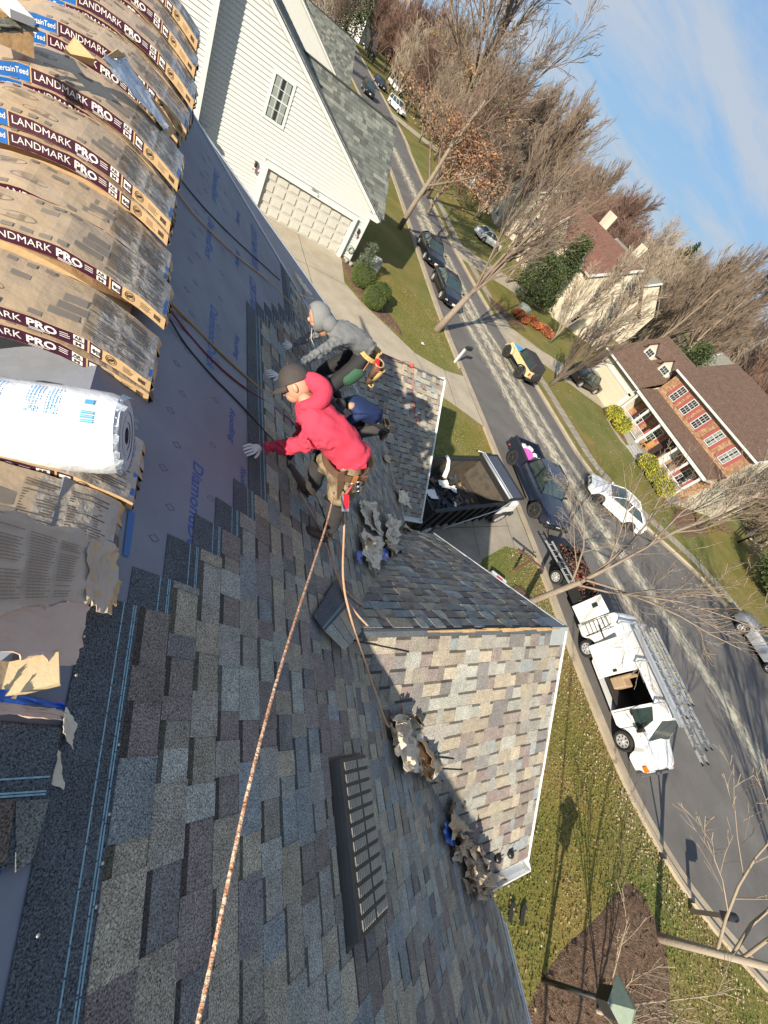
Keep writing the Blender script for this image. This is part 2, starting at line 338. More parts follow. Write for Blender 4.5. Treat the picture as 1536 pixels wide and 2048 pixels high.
# kerbs
def kerb(name, P, side, w=.16, h=.12, skip=()):
    A = P; B = offs(P, side * w); n = len(A); mb = MB()
    vs = [(p.x, p.y, .0) for p in A] + [(p.x, p.y, h) for p in A] + [(p.x, p.y, h) for p in B] + [(p.x, p.y, 0) for p in B]; fs = []
    for i in range(n - 1):
        q = (A[i] + A[i + 1]) / 2
        if any(y0 < q.y < y1 for y0, y1 in skip): continue
        fs += [(i, i + 1, n + i + 1, n + i), (n + i, n + i + 1, 2 * n + i + 1, 2 * n + i), (2 * n + i, 2 * n + i + 1, 3 * n + i + 1, 3 * n + i)]
    mb.add(vs, fs); o = mb.build(name, kerb_m, kind='structure')
    G2 = offs(P, -side * .42)
    strip('gutter_apron', A, G2, .0205, kerb_m)
kerb('kerb', Lk, 1 if offs(Lk, 1)[20].x < Lk[20].x else -1, skip=((6.6, 9.7), (14.6, 19.4)))
kerb('kerb', Rk, 1 if offs(Rk, 1)[20].x > Rk[20].x else -1, skip=((26.5, 31.5),))
# far pavement beyond the planted verge
Rp = [p for p in Rk if -14 < p.y < 60]; sg = 1 if offs(Rk, 1)[20].x > Rk[20].x else -1
far_walk = strip('pavement', offs(Rp, sg * 1.25), offs(Rp, sg * 2.35), .012, conc2_m)
jb = MB()
for i in range(0, len(Rp) - 1):
    a = offs(Rp, sg * 1.26)[i]; c = offs(Rp, sg * 2.34)[i]; jb.beam((a.x, a.y, .0135), (c.x, c.y, .0135), .03, .002)
jb.build('pavement_joint', M('joint_dark', (.08, .07, .055), .9), far_walk)
# driveways
drive = sheet('driveway', [(7.2, 2.9), (7.2, 10.6), (11.2, 10.4), (14.6, 9.5), (15.4, 9.75), (16.0, 9.95), (15.85, 6.3), (15.3, 6.6), (14.0, 6.75), (12.2, 5.95), (11.6, 5.3), (11.2, 3.2)], .0125, conc2_m)
gx = MB()
for a, b2 in (((9.6, 3.0), (9.9, 10.4)), ((12.1, 6.1), (12.7, 10.0)), ((14.6, 6.75), (14.9, 9.65)), ((7.3, 6.6), (14.8, 7.9))): gx.beam((*a, .0145), (*b2, .0145), .025, .002)
gx.build('driveway_joint', MATS['joint_dark'], drive)
stain_m = M('oil_stain', (.11, .095, .08), .8, .5, 3)
ndrive = sheet('driveway', [(3.2, 26.5), (8.75, 26.5), (8.5, 23.4), (9.3, 22.2), (10.7, 20.9), (12.5, 19.2), (14.6, 18.8), (16.3, 19.1), (16.18, 14.7), (14.4, 15.6), (12.6, 16.3), (8.2, 17.2), (3.2, 19.6)], .0125, conc_m)
gx = MB()
for a, b2 in (((5.9, 26.4), (6.6, 17.8)), ((3.3, 23.2), (8.6, 23.2)), ((12.4, 19.2), (13.0, 16.2)), ((14.6, 18.8), (14.4, 15.7))): gx.beam((*a, .0145), (*b2, .0145), .03, .002)
gx.build('driveway_joint', MATS['joint_dark'], ndrive)
bdrive = sheet('driveway', [(24.5, 31.9), (26.7, 31.5), (31.2, 30.2), (38.5, 29.9), (38.5, 24.7), (35.0, 25.6), (30.0, 27.3), (26.6, 28.2), (24.9, 27.2)], .0165, conc_m)
path = strip('garden_path', spl([(38.4, 25.1), (37.2, 24.4), (36.6, 22.6), (36.5, 20.6), (37.0, 19.5)]), spl([(38.4, 24.2), (37.9, 23.8), (37.3, 22.4), (37.25, 20.8), (37.5, 19.3)]), .0125, conc_m)
fdrive = sheet('driveway', [(20.4, 66.5), (20.9, 62.5), (12.6, 59.5), (12.2, 64)], .0165, conc_m)
fdrive2 = sheet('driveway', [(24.6, 46.3), (24.5, 41.5), (38.5, 42.5), (38.5, 47)], .0165, conc_m)
fdrive3 = sheet('driveway', [(28.6, 98), (28.2, 93), (48, 96), (48, 101)], .0165, conc_m)
# mulch beds
def bed(pts, h, label, n=7):
    P = [(p.x, p.y) for p in spl(pts + [pts[0]], n)][:-1]; cx = sum(p[0] for p in P) / len(P); cy = sum(p[1] for p in P) / len(P); mb = MB(); rings = 7; N = len(P); vs = []; fs = []
    for k in range(rings + 1):
        f = 1 - k / (rings + .3)
        for (x, y) in P:
            zz = (.03 if k else -.01) + h * math.sin(math.pi / 2 * (1 - f)) + (random.random() * .03 if k else 0); vs.append((cx + (x - cx) * f, cy + (y - cy) * f, zz))
    for k in range(rings):
        for i in range(N): fs.append((k * N + i, k * N + (i + 1) % N, (k + 1) * N + (i + 1) % N, (k + 1) * N + i))
    fs.append(tuple(rings * N + i for i in range(N))); mb.add(vs, fs, smooth=True)
    # loose chips on top keep the surface rough
    for q in range(int(260 * max(.3, h * 4))):
        i = random.randrange(N); f = math.sqrt(random.random()) * .97; x = cx + (P[i][0] - cx) * f; y = cy + (P[i][1] - cy) * f
        z = .05 + h * math.sin(math.pi / 2 * (1 - f)); a = random.random() * 3.14; mb.box((x, y, z), (.10 + random.random() * .1, .025, .02), 0, Matrix.Rotation(a, 3, 'Z') @ Matrix.Rotation(random.uniform(-.5, .5), 3, 'X'))
    o = mb.build('mulch_bed', mulch_m, label=None, kind='structure'); return o
bed([(7.2, -8.5), (8.1, -5.6), (9.7, -4.75), (11.8, -4.55), (13.75, -4.35), (14.25, -5.0), (14.3, -5.8), (13.6, -6.7), (12.3, -7.6), (10.5, -9.6)], .16, '')
bed([(14.35, 4.3), (13.9, 4.9), (13.2, 4.7), (12.9, 4.0), (13.4, 3.4), (14.2, 3.6)], .08, '')
bed([(8.6, 26.0), (8.9, 23.6), (9.6, 22.1), (10.9, 20.95), (12.0, 20.4), (11.7, 21.7), (10.9, 23.0), (10.6, 24.8), (10.5, 26.3)], .06, '')
bed([(38.4, 24.0), (37.6, 22.2), (37.7, 20.9), (38.3, 20.8), (38.4, 22.4)], .05, '')
bed([(38.3, 18.6), (37.4, 18.2), (37.3, 15.0), (37.8, 13.4), (38.3, 13.6), (38.3, 16)], .05, '')
bed([(26.2, 36.0), (25.9, 33.8), (27.5, 32.6), (29.6, 32.3), (30.4, 33.2), (28.4, 34.8)], .06, '')
bed([(39.6, 13.5), (37.8, 12.6), (36.2, 11.4), (37.3, 10.2), (40.5, 10.9), (44, 11.5), (44, 13.5)], .05, '')
# leaf litter and grass tufts on the nearer lawns
def inpoly(x, y, P):
    c = False; j = len(P) - 1
    for i in range(len(P)):
        if (P[i][1] > y) != (P[j][1] > y) and x < (P[j][0] - P[i][0]) * (y - P[i][1]) / (P[j][1] - P[i][1] + 1e-12) + P[i][0]: c = not c
        j = i
    return c
kx = {}
def lkx(y):
    best = min(Lk, key=lambda p: abs(p.y - y)); return best.x
rnd = random.Random(5)
BEDS = [[(7.2, -8.5), (8.1, -5.6), (9.7, -4.75), (11.8, -4.55), (13.75, -4.35), (14.25, -5.0), (14.3, -5.8), (13.6, -6.7), (12.3, -7.6), (10.5, -9.6)]]
DR = [[(7.2, 2.9), (7.2, 10.6), (11.2, 10.4), (14.6, 9.6), (16.6, 10.2), (16.6, 6.4), (15.9, 6.7), (14.2, 6.75), (12.2, 5.95), (11.6, 5.3), (11.2, 3.2)], [(3.2, 26.5), (8.75, 26.5), (9.3, 22.2), (12.5, 19.2), (16.6, 19.3), (16.6, 14.9), (12.6, 16.3), (3.2, 19.6)]]
gm = [M('grass_green', (.115, .150, .032), .9, .2, 2), M('grass_straw', (.27, .215, .10), .9, .2, 2), M('grass_olive', (.185, .185, .052), .9, .2, 2)]
mb = MB()
for i in range(42000):
    if i < 30000: x = rnd.uniform(4.4, 17); y = rnd.uniform(-10, 7)
    else: x = rnd.uniform(9, 17); y = rnd.uniform(7, 27)
    if x > lkx(y) - .25 or any(inpoly(x, y, P) for P in BEDS + DR): continue
    q = noise.noise(Vector((x * .5, y * .5, 3))) + rnd.uniform(-.25, .25) + (0.22 if lkx(y) - x < 1.6 else 0)
    mi = 0 if q < -.05 else (2 if q < .22 else 1); a = rnd.uniform(0, 6.28); h = rnd.uniform(.03, .075); wv = rnd.uniform(.012, .03); dx = math.cos(a) * wv; dy = math.sin(a) * wv; lx = rnd.uniform(-.03, .03); ly = rnd.uniform(-.03, .03)
    mb.add([(x - dx, y - dy, 0), (x + dx, y + dy, 0), (x + lx, y + ly, h)], [(0, 1, 2)], mi)
mb.build('grass', gm, kind='stuff', label='short patchy winter grass on the near lawns')
lm = [M('dry_leaf_tan', (.34, .235, .12), .8, .2), M('dry_leaf_brown', (.19, .095, .045), .8, .2), M('dry_leaf_pale', (.50, .42, .30), .8, .2)]
mb = MB()
for i in range(5200):
    if i < 3600:
        x = rnd.uniform(4.4, 17); y = rnd.uniform(-9, 7)
        if rnd.random() < .5: x = lkx(y) - abs(rnd.gauss(0, .9)) - .25
    else: x = rnd.uniform(26, 44); y = rnd.uniform(4, 33)
    if any(inpoly(x, y, P) for P in DR): continue
    if x < 20 and x > lkx(y) - .2: continue
    s = rnd.uniform(.02, .05) if x < 20 else rnd.uniform(.04, .09); a = rnd.uniform(0, 6.28); ca, sa = math.cos(a) * s, math.sin(a) * s; zz = rnd.uniform(.02, .07)
    mb.add([(x - ca, y - sa, zz), (x + sa * .6, y - ca * .6, zz + .015), (x + ca, y + sa, zz + rnd.uniform(0, .03)), (x - sa * .6, y + ca * .6, zz)], [(0, 1, 2, 3)], rnd.choice((0, 0, 1, 2)))
mb.build('leaves', lm, kind='stuff', label='scattered dry leaves on the lawns')
# ================================================================ OUR HOUSE AND ITS ROOFS
rnd = random.Random(11)
shingle_m = M('shingle', (1, 1, 1), .92, .20, 13, bump=.35, bscale=260, attr=True, speck=.85, sscale=190, spec=.3)
head_m = M('shingle_headlap', (.088, .098, .108), .92, .25, 4, bump=.3, bscale=260, speck=.95, sscale=200, spec=.3)
under_m = M('underlayment', (.185, .200, .240), .6, .14, 3.5, bump=.6, bscale=7)
blue_ink = M('blue_ink', (.020, .095, .30), .6, .05)
cyan_m = M('seal_line', (.24, .40, .46), .7, .35, 60)
white_trim = M('white_trim', (.80, .80, .78), .45, .05)
siding_m = M('cream_siding', (.66, .62, .50), .5, .05)
wood_raw = M('raw_wood', (.58, .37, .17), .75, .3, 9, bump=.3, bscale=30)
drip_m = M('drip_edge', (.74, .77, .80), .3, .05, metal=.3)
PAL = [(.375, .325, .245), (.245, .200, .178), (.340, .335, .290), (.335, .288, .220), (.225, .190, .162), (.295, .278, .242), (.255, .272, .268), (.205, .192, .180), (.30, .27, .22)]
house = empty('house', (0, 0, 0), 0, 'cream house being re-roofed under the workers, half shingled main slope and front gable', 'house')
def hp(name, mb, mats, parent=house, **k):
    o = mb.build(name, mats, None, **k); o.parent = parent; return o
class Frame:
    def __init__(s, O, S, T): s.O = Vector(O); s.S = Vector(S).normalized(); s.T = Vector(T).normalized(); s.N = s.S.cross(s.T)
    def p(s, a, t, h=0): return s.O + s.S * a + s.T * t + s.N * h
# main slope frame: s runs to -Y, t runs down the slope from the ridge
XR = -0.20
ZR = 9.7 - 1.615 - .75 * XR
main = Frame((XR, 0, ZR), (0, -1, 0), (.8, 0, -.6))
def slab(mb, fr, poly, b0, b1, t0, t1, thick, mi, col):
    """poly in (s,t); underside height runs b0->b1 between t0 and t1, top is thick above"""
    if len(poly) < 3: return
    n = len(poly); g = lambda t: b0 + (b1 - b0) * (t - t0) / (t1 - t0)
    vs = [fr.p(a, t, g(t)) for a, t in poly] + [fr.p(a, t, g(t) + thick) for a, t in poly]
    ar = sum(poly[i][0] * poly[(i + 1) % n][1] - poly[(i + 1) % n][0] * poly[i][1] for i in range(n))
    top = tuple(range(n, 2 * n)); sides = [(i, (i + 1) % n, n + (i + 1) % n, n + i) for i in range(n)]
    if ar < 0: top = top[::-1]; sides = [f[::-1] for f in sides]
    mb.add(vs, [top] + sides, mi, col)
EXPO = .143
def lay(fr, t_first, n, srange, planes, r, headlines=None, flat=False):
    """returns list of (centre, MB) one per 1 m laminated shingle"""
    res = []
    for k in range(n):
        t0 = t_first + EXPO * k; t1 = t0 + EXPO; s0, s1 = srange(k)
        s = s0 - ((k * .37) % 1.0)
        while s < s1:
            e = s + 1.0; a0 = max(s, s0); a1 = min(e, s1)
            if a1 - a0 < .02: s = e; continue
            mb = MB(); tl = t0 - .19; lo = .004; hi = .0095
            if clip2([(a0, t0), (a1, t0), (a1, t1), (a0, t1)], planes):
                slab(mb, fr, clip2([(a0, tl), (a1, tl), (a1, t0 + .004), (a0, t0 + .004)], planes), lo, hi, tl, t1, .0025, 1, (1, 1, 1))
                if headlines and headlines(k, a0, a1):
                    for dt in (-.062, -.022, -.013):
                        q = t0 + dt; h = lo + (hi - lo) * (q - tl) / (t1 - tl) + .0028
                        seg = a0
                        while seg < a1:
                            se = min(a1, seg + r.uniform(.05, .12)); slab(mb, fr, clip2([(seg, q - .0022), (se - .004, q - .0022), (se - .004, q + .0022), (seg, q + .0022)], planes), h, h, q - 1, q + 1, .0008, 2, (1, 1, 1)); seg = se
                c = s + .0; tab = r.random() < .5
                while c < e - .01:
                    w = r.uniform(.075, .24); c2 = min(e, c + w)
                    if e - c2 < .05: c2 = e
                    p0 = max(c, a0); p1 = min(c2, a1)
                    if p1 - p0 > .004:
                        col = r.choice(PAL); f = r.uniform(.86, 1.14); col = tuple(x * f for x in col)
                        if tab:
                            slab(mb, fr, clip2([(p0, t0 + .002), (p1, t0 + .002), (p1, t1), (p0, t1)], planes), hi - .003, hi + .001, t0, t1, .0075, 0, col)
                        else:
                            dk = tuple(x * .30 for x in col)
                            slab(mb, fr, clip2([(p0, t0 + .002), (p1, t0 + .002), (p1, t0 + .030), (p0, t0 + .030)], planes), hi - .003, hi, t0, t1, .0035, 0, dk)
                            slab(mb, fr, clip2([(p0, t0 + .030), (p1, t0 + .030), (p1, t1 - .001), (p0, t1 - .001)], planes), hi - .003, hi, t0, t1, .0035, 0, col)
                    c = c2; tab = not tab
                if mb.f: res.append((fr.p((a0 + a1) / 2, (t0 + t1) / 2), mb))
            s = e
    return res
# main slope: the staircase of finished courses against the bare underlayment (world y limits per course)
STAIR = [.64, .79, 1.0, 1.18, 1.36, 1.58, 3.70, 3.92, 4.12, 4.32, 4.55, 5.68]
T0 = (.085 - XR) * 1.25
YS, YN = -4.2, 5.70
def mr(k): ymax = STAIR[k] if k < len(STAIR) else YN; return (-ymax, -YS)
TE = (4.26 - XR) * 1.25
# valley lines in plan: ridge of the front gable hits the slope at (VX, VY)
VX, VY, VZ = 1.607, .905, 9.7 - 2.82
tv = (VX - XR) * 1.25
# region south of gable valley: y < VY - (x-VX);  north: y > VY + (x-VX)
k8 = .8
# in (s,t): y=-s, x = XR + .8 t
south = [(0, 1, TE), (0, -1, 0), (-1, .8, VX - XR - VY + .0)]       # -s... see below
def pl_half(ax, ay, c):    # a*x + b*y <= c in plan  -> (s,t) half plane for the main slope
    return (-ay, ax * .8, c - ax * XR)
sx_ = VX + .0
upper = [pl_half(1, 0, VX), (0, 1, TE)]
southP = [pl_half(-1, 0, -VX), pl_half(1, 1, VX + VY), (0, 1, TE)]
northP = [pl_half(-1, 0, -VX), pl_half(1, -1, VX - VY), (0, 1, TE)]
hl = lambda k, a0, a1: (k < 12) and ((k == 0) or (k >= 6) or True) and (k == 0 or a0 < -(STAIR[k - 1] - .05) )
N = int((TE - T0) / EXPO) + 1
pieces = []
kv = int((tv - T0) / EXPO)
pieces += lay(main, T0, kv + 1, mr, upper, rnd, hl)
pieces += lay(main, T0 + EXPO * kv, N - kv, lambda k: (-VY - .1, -YS), southP, rnd)
pieces += lay(main, T0 + EXPO * kv, N - kv, lambda k: (-YN, -VY + .1), northP, rnd)
# front gable slopes
gs, ge, gx1 = VX, -1.33, 4.62
B1 = Frame((gx1, VY, VZ), (-1, 0, 0), (0, -.8, -.6)); B2 = Frame((0, VY, VZ), (1, 0, 0), (0, .8, -.6))
tb = (VY - ge) / .8
p1 = lay(B1, .055, 20, lambda k: (0, gx1 - 1.4), [(1, .8, gx1 - VX), (0, 1, tb), (0, -1, -.004)], rnd)
p2 = lay(B2, .02, 20, lambda k: (1.4, gx1), [(-1, .8, -VX), (0, 1, tb), (0, -1, -.004)], rnd)
# garage: front gable C and rear slope D
CXE, CYR, CZR, CZE = 7.04, 8.75, 4.92, 2.5
Cn = Frame((CXE, CYR, CZR), (-1, 0, 0), (0, -.8, -.6)); Cf = Frame((0, CYR, CZR), (1, 0, 0), (0, .8, -.6)); tc_ = (CZR - CZE) / .6
p3 = lay(Cn, .04, 29, lambda k: (0, CXE - 2.3), [(0, 1, tc_), (0, -1, -.004)], rnd)
p4 = lay(Cf, .04, 6, lambda k: (2.3, CXE), [(0, 1, tc_), (0, -1, -.004)], rnd)
front_roof = MB(); main_roof = MB(); garage_roof = MB()
def deck(mb, fr, poly, th=.03, mi=0, col=None):
    n = len(poly); mb.add([fr.p(a, t, 0) for a, t in poly] + [fr.p(a, t, -th) for a, t in poly], [tuple(range(n)), tuple(range(2 * n - 1, n - 1, -1))] + [(i, n + i, n + (i + 1) % n, (i + 1) % n) for i in range(n)], mi, col)
deck(main_roof, main, [(-YN, 0), (-YS, 0), (-YS, tv), (-YN, tv)]); 
deck(main_roof, main, [(-VY, tv), (-YS, tv), (-YS, TE), (-(VY - (TE - tv) * .8), TE)]); deck(main_roof, main, [(-YN, tv), (-VY, tv), (-(VY + (TE - tv) * .8), TE), (-YN, TE)])
back = Frame((XR, 0, ZR), (0, 1, 0), (-.8, 0, -.6)); deck(main_roof, back, [(YS, 0), (YN, 0), (YN, 6.5), (YS, 6.5)])
deck(front_roof, B1, [(0, 0), (gx1 - VX, 0), (gx1 - VX - tb * .8, tb), (0, tb)]); deck(front_roof, B2, [(VX, 0), (gx1, 0), (gx1, tb), (VX + tb * .8, tb)])
deck(garage_roof, Cn, [(0, 0), (CXE - 2.0, 0), (CXE - 2.0, tc_), (0, tc_)]); deck(garage_roof, Cf, [(2.0, 0), (CXE, 0), (CXE, tc_), (2.0, tc_)])
DY = 12.1
dz0 = 9.7 - 3.43; dn = math.hypot(1, .58)
Dn = Frame((-.5, 0, dz0 + .29), (0, -1, 0), (1, 0, -.58)); dT = 7.2 * dn
deck(garage_roof, Dn, [(-DY, 0), (-5.75, 0), (-5.75, dT), (-DY, dT)])
mr_o = hp('main_roof', main_roof, under_m); fr_o = hp('front_gable_roof', front_roof, under_m); gr_o = hp('garage_roof', garage_roof, under_m)
allp = [(c, m, mr_o) for c, m in pieces] + [(c, m, fr_o) for c, m in p1 + p2] + [(c, m, gr_o) for c, m in p3 + p4]
def vis_key(c): return (c - EYE).length + (6 if (c.y < -1.6) else 0)
allp.sort(key=lambda q: vis_key(q[0])); SM = [shingle_m, head_m, cyan_m]
rest = {}
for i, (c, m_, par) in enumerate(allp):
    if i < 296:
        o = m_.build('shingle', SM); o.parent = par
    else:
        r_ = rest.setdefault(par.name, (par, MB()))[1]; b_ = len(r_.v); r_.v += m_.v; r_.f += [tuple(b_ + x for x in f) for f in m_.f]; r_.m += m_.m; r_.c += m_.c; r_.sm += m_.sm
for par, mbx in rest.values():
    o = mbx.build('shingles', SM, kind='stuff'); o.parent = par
INV = Matrix.Identity(4)
def hb(name, mb, mats, parent=house, **k):
    o = mb.build(name, mats, None, **k); o.parent = parent; o.matrix_parent_inverse = INV; return o
# underlayment sheets with lapped seams on the bare part of the slope
def usheet(fr, s0, s1, t0, t1, h):
    mb = MB(); ns = max(2, int((s1 - s0) / .12)); nt2 = max(2, int((t1 - t0) / .12)); r = random.Random(int(t0 * 100))
    def fn(u, v):
        s_ = s0 + (s1 - s0) * u; t_ = t0 + (t1 - t0) * v; return fr.p(s_, t_, h + .0009 + .0005 * noise.noise(Vector((s_ * 3, t_ * 7, h * 900))))
    mb.grid(fn, ns, nt2); return mb
for i, (ta, tb_) in enumerate(((.0, .715), (.68, 1.01), (.975, 1.8))):
    hb('underlayment_strip', usheet(main, -YN, -.55 if i < 2 else -3.3, ta, tb_, .0015 - .0007 * i), under_m, mr_o)
hb('underlayment_strip', usheet(main, -.6, 3.2, -.0, .30, .0), under_m, mr_o)
for i, (ta, tb_) in enumerate(((.0, 1.9), (1.87, 3.9), (3.87, 5.9), (5.87, 8.3))): hb('underlayment_strip', usheet(Dn, -DY, -5.8, ta, tb_, .004 - .001 * i), under_m, gr_o)
# printed lettering
def main_txt(s, x, y, size, bold=0, shear=.15, width=None, fr=main):
    mb = MB(); s0 = -y; t0 = (x - XR) * 1.25
    text_on(mb, s, lambda u, v: fr.p(s0 + u, t0 + v, .0034), size, 0, bold, shear, width); return mb
for s_, x_, y_, sz, wd in (('DiamondDeck', .252, 1.50, .085, .62), ('DiamondDeck', .285, 3.02, .085, .70), ('DiamondDeck', .22, 5.3, .085, .70), ('DiamondDeck', .21, 4.2, .08, .66), ('Roofing', .47, 2.15, .06, .30), ('Roofing', .50, 3.02, .06, .30), ('Roofing', .50, 4.35, .06, .3), ('Roofing', .50, 5.2, .06, .3),
                           ('CERTAINTEED', .665, 4.25, .11, .95), ('CERTAINTEED', .70, 5.45, .11, .95), ('Roofing', .56, 1.72, .06, .2)):
    hb('printed_word', main_txt(s_, x_, y_, sz * 1.25, .012, .12, wd), blue_ink, mr_o)
hb('printed_word', main_txt('DiamondDeck', -.158, .03, .072, .012, .12, .62), blue_ink, mr_o)
dmb = MB(); rr = random.Random(3)
for x_ in (.36, .16, .11):
    for j in range(12):
        y_ = .95 + j * .38 + (0.19 if x_ == .16 else 0)
        if x_ > .3 and y_ < 1.25: continue
        s0, t0 = -y_, (x_ - XR) * 1.25; q = .026
        for a in range(4):
            p = [(0, -q), (q * .7, 0), (0, q), (-q * .7, 0)]; a0, a1 = p[a], p[(a + 1) % 4]
            dmb.beam(main.p(s0 + a0[0], t0 + a0[1], .0034), main.p(s0 + a1[0], t0 + a1[1], .0034), .0022, .0006, 0, up=main.N)
hb('printed_diamonds', dmb, M('grey_ink', (.07, .075, .085), .7), mr_o, kind='stuff')
for x_, y_, sz in ((3.0, 11.0, .2), (1.6, 10.8, .2), (4.3, 11.3, .2)):
    mb = MB(); tt = (x_ + .5) * dn; text_on(mb, 'DiamondDeck', lambda u, v: Dn.p(-y_ + u, tt + v, .008), sz, 0, .012, .12, 1.3); hb('printed_word', mb, blue_ink, gr_o)
# blue slap of tape near the bundles
tp = MB(); s0 = -1.02; t0 = (.0 - XR) * 1.25; tp.add([main.p(s0, t0, .0078), main.p(s0 + .2, t0 + .01, .0078), main.p(s0 + .2, t0 + .035, .0078), main.p(s0, t0 + .03, .0078)], [(0, 1, 2, 3)]); hb('blue_tape', tp, M('blue_tape', (.03, .13, .33), .5), mr_o)
# white drip edges, fascia and gutters
e = MB(); e.beam(main.p(-YN - .0, 0.0, .01), main.p(-YN, TE, .01), .035, .012, up=main.N); hb('drip_edge', e, drip_m, mr_o)
e = MB(); e.beam(main.p(-(VY + (TE - tv) * .8), TE + .01, 0), main.p(-YN, TE + .01, 0), .03, .02, up=main.N); hb('drip_edge', e, drip_m, mr_o)
e = MB(); e.beam(main.p(-(VY - (TE - tv) * .8), TE + .012, 0), main.p(-YS, TE + .012, 0), .035, .03, up=main.N); hb('drip_edge', e, drip_m, mr_o)
e = MB(); e.beam(Dn.p(-DY, 0, .01), Dn.p(-DY, dT, .01), .06, .02, up=Dn.N); hb('drip_edge', e, drip_m, gr_o)
def gutter(a, b, wd, parent, name='gutter'):
    a = Vector(a); b = Vector(b); d = (b - a).normalized(); s = d.cross(Vector((0, 0, 1))); mb = MB(); h = .09
    prof = [(-wd / 2, 0), (-wd / 2, -h), (wd / 2 - .02, -h), (wd / 2, -.03), (wd / 2, 0), (wd / 2 - .012, 0), (wd / 2 - .012, -.03), (wd / 2 - .03, -h + .012), (-wd / 2 + .012, -h + .012), (-wd / 2 + .012, 0)]
    P = [a + s * x + Vector((0, 0, z)) for x, z in prof]; n = len(P); vs = P + [p + (b - a) for p in P]
    mb.add(vs, [(i, (i + 1) % n, n + (i + 1) % n, n + i) for i in range(n)]); 
    for q in (a, b - d * .01): mb.prism([q + s * x + Vector((0, 0, z)) for x, z in prof[:5]], (0, 0, 0), d * .01)
    return hb(name, mb, white_trim, parent)
zE = VZ - tb * .6
gutter((VX + tb * .8 - .05, ge - .07, zE - .01), (gx1 + .02, ge - .07, zE - .01), .13, fr_o)
gutter((TE * .8 + XR + .05, YS, ZR - TE * .6 - .02), (TE * .8 + XR + .05, VY - (TE - tv) * .8 - .1, ZR - TE * .6 - .02), .055, mr_o)
gutter((4.6, CYR - tc_ * .8 - .06, CZE - .01), (CXE + .03, CYR - tc_ * .8 - .06, CZE - .01), .13, gr_o)
# gable-end return of the garage: boxed soffit
e = MB(); yy = CYR - tc_ * .8
e.box((CXE - .2, yy + .3, CZE - .12), (.42, .62, .16)); e.beam((CXE - .02, yy, CZE - .03), (CXE - .02, CYR, CZR - .03), .03, .17); e.beam((CXE - .02, CYR, CZR - .03), (CXE - .02, 2 * CYR - yy, CZE - .03), .03, .17)
hb('rake_board', e, white_trim, gr_o)
e = MB(); e.beam((gx1 + .002, ge, zE - .06), (gx1 + .002, VY, VZ - .06), .03, .14); e.beam((gx1 + .002, VY, VZ - .06), (gx1 + .002, VY + tb * .8, zE - .06), .03, .14); hb('rake_board', e, white_trim, fr_o)
# open ridge of the front gable with bare splintered decking and the metal cap at its end
e = MB(); rr = random.Random(8)
for i in range(13):
    x0 = 2.45 + i * .145; e.beam((x0, VY - .012 + rr.uniform(-.012, .01), VZ + .012), (x0 + rr.uniform(.16, .34), VY - .014 + rr.uniform(-.012, .01), VZ + .016 + rr.uniform(0, .006)), rr.uniform(.012, .034), .008)
hb('ridge_decking', e, wood_raw, fr_o)
e = MB()
for sgn in (-1, 1): e.add([Vector((4.33, VY, VZ + .022)), Vector((4.66, VY, VZ + .022)), Vector((4.66, VY + sgn * .17, VZ - .105)), Vector((4.33, VY + sgn * .17, VZ - .105))], [(0, 1, 2, 3) if sgn > 0 else (0, 3, 2, 1)])
hb('ridge_cap', e, M('grey_cap', (.30, .32, .32), .8, .15, 30, speck=.3), fr_o)
# walls under the roofs
e = MB(); e.box((-2.2, .7, 2.4), (12.0 - .3, 9.4, 4.8)); 
for y_ in (-3.98, 5.38): e.add([Vector((-7.9, y_, 4.8)), Vector((3.7, y_, 4.8)), Vector((XR, y_, ZR - .12))], [(0, 1, 2)])
hb('wall', e, siding_m); 
e = MB(); y0, y1 = ge + .35, VY + tb * .8 - .35; e.box((4.0, (y0 + y1) / 2, 2.6), (.7, y1 - y0, 5.2)); e.prism([(4.35, y0, 5.2), (4.35, y1, 5.2), (4.35, VY, VZ - .2)], (-.7, 0, 0), (0, 0, 0)); hb('wall', e, siding_m)
e = MB(); y0, y1 = CYR - tc_ * .8 + .35, CYR + tc_ * .8 - .3; e.box((3.4, (y0 + y1) / 2, 1.25), (6.6, y1 - y0, 2.5)); e.prism([(6.7, y0, 2.5), (6.7, y1, 2.5), (6.7, CYR, CZR - .15)], (-.1, 0, 0), (0, 0, 0))
hb('wall', e, siding_m)
e = MB(); e.box((-2.7, 9.0, 1.5), (6.2, 5.6, 3.0)); hb('wall', e, siding_m)
e = MB(); e.box((6.72, CYR, 1.08), (.05, 4.9, 2.16)); hb('garage_door', e, white_trim)
# nails left on the upper course
for p in ((163, 1275), (232, 1491), (213, 1630), (199, 1728), (186, 1815), (69, 1872), (147, 1352)):
    q = RA(*p); e = MB(); e.lathe(q + main.N * .011, [(.0045, 0), (.0045, .0015)], 8, axis=main.N)
    hb('roofing_nail', e, M('galvanised', (.62, .60, .55), .35, .1, metal=.5), mr_o)
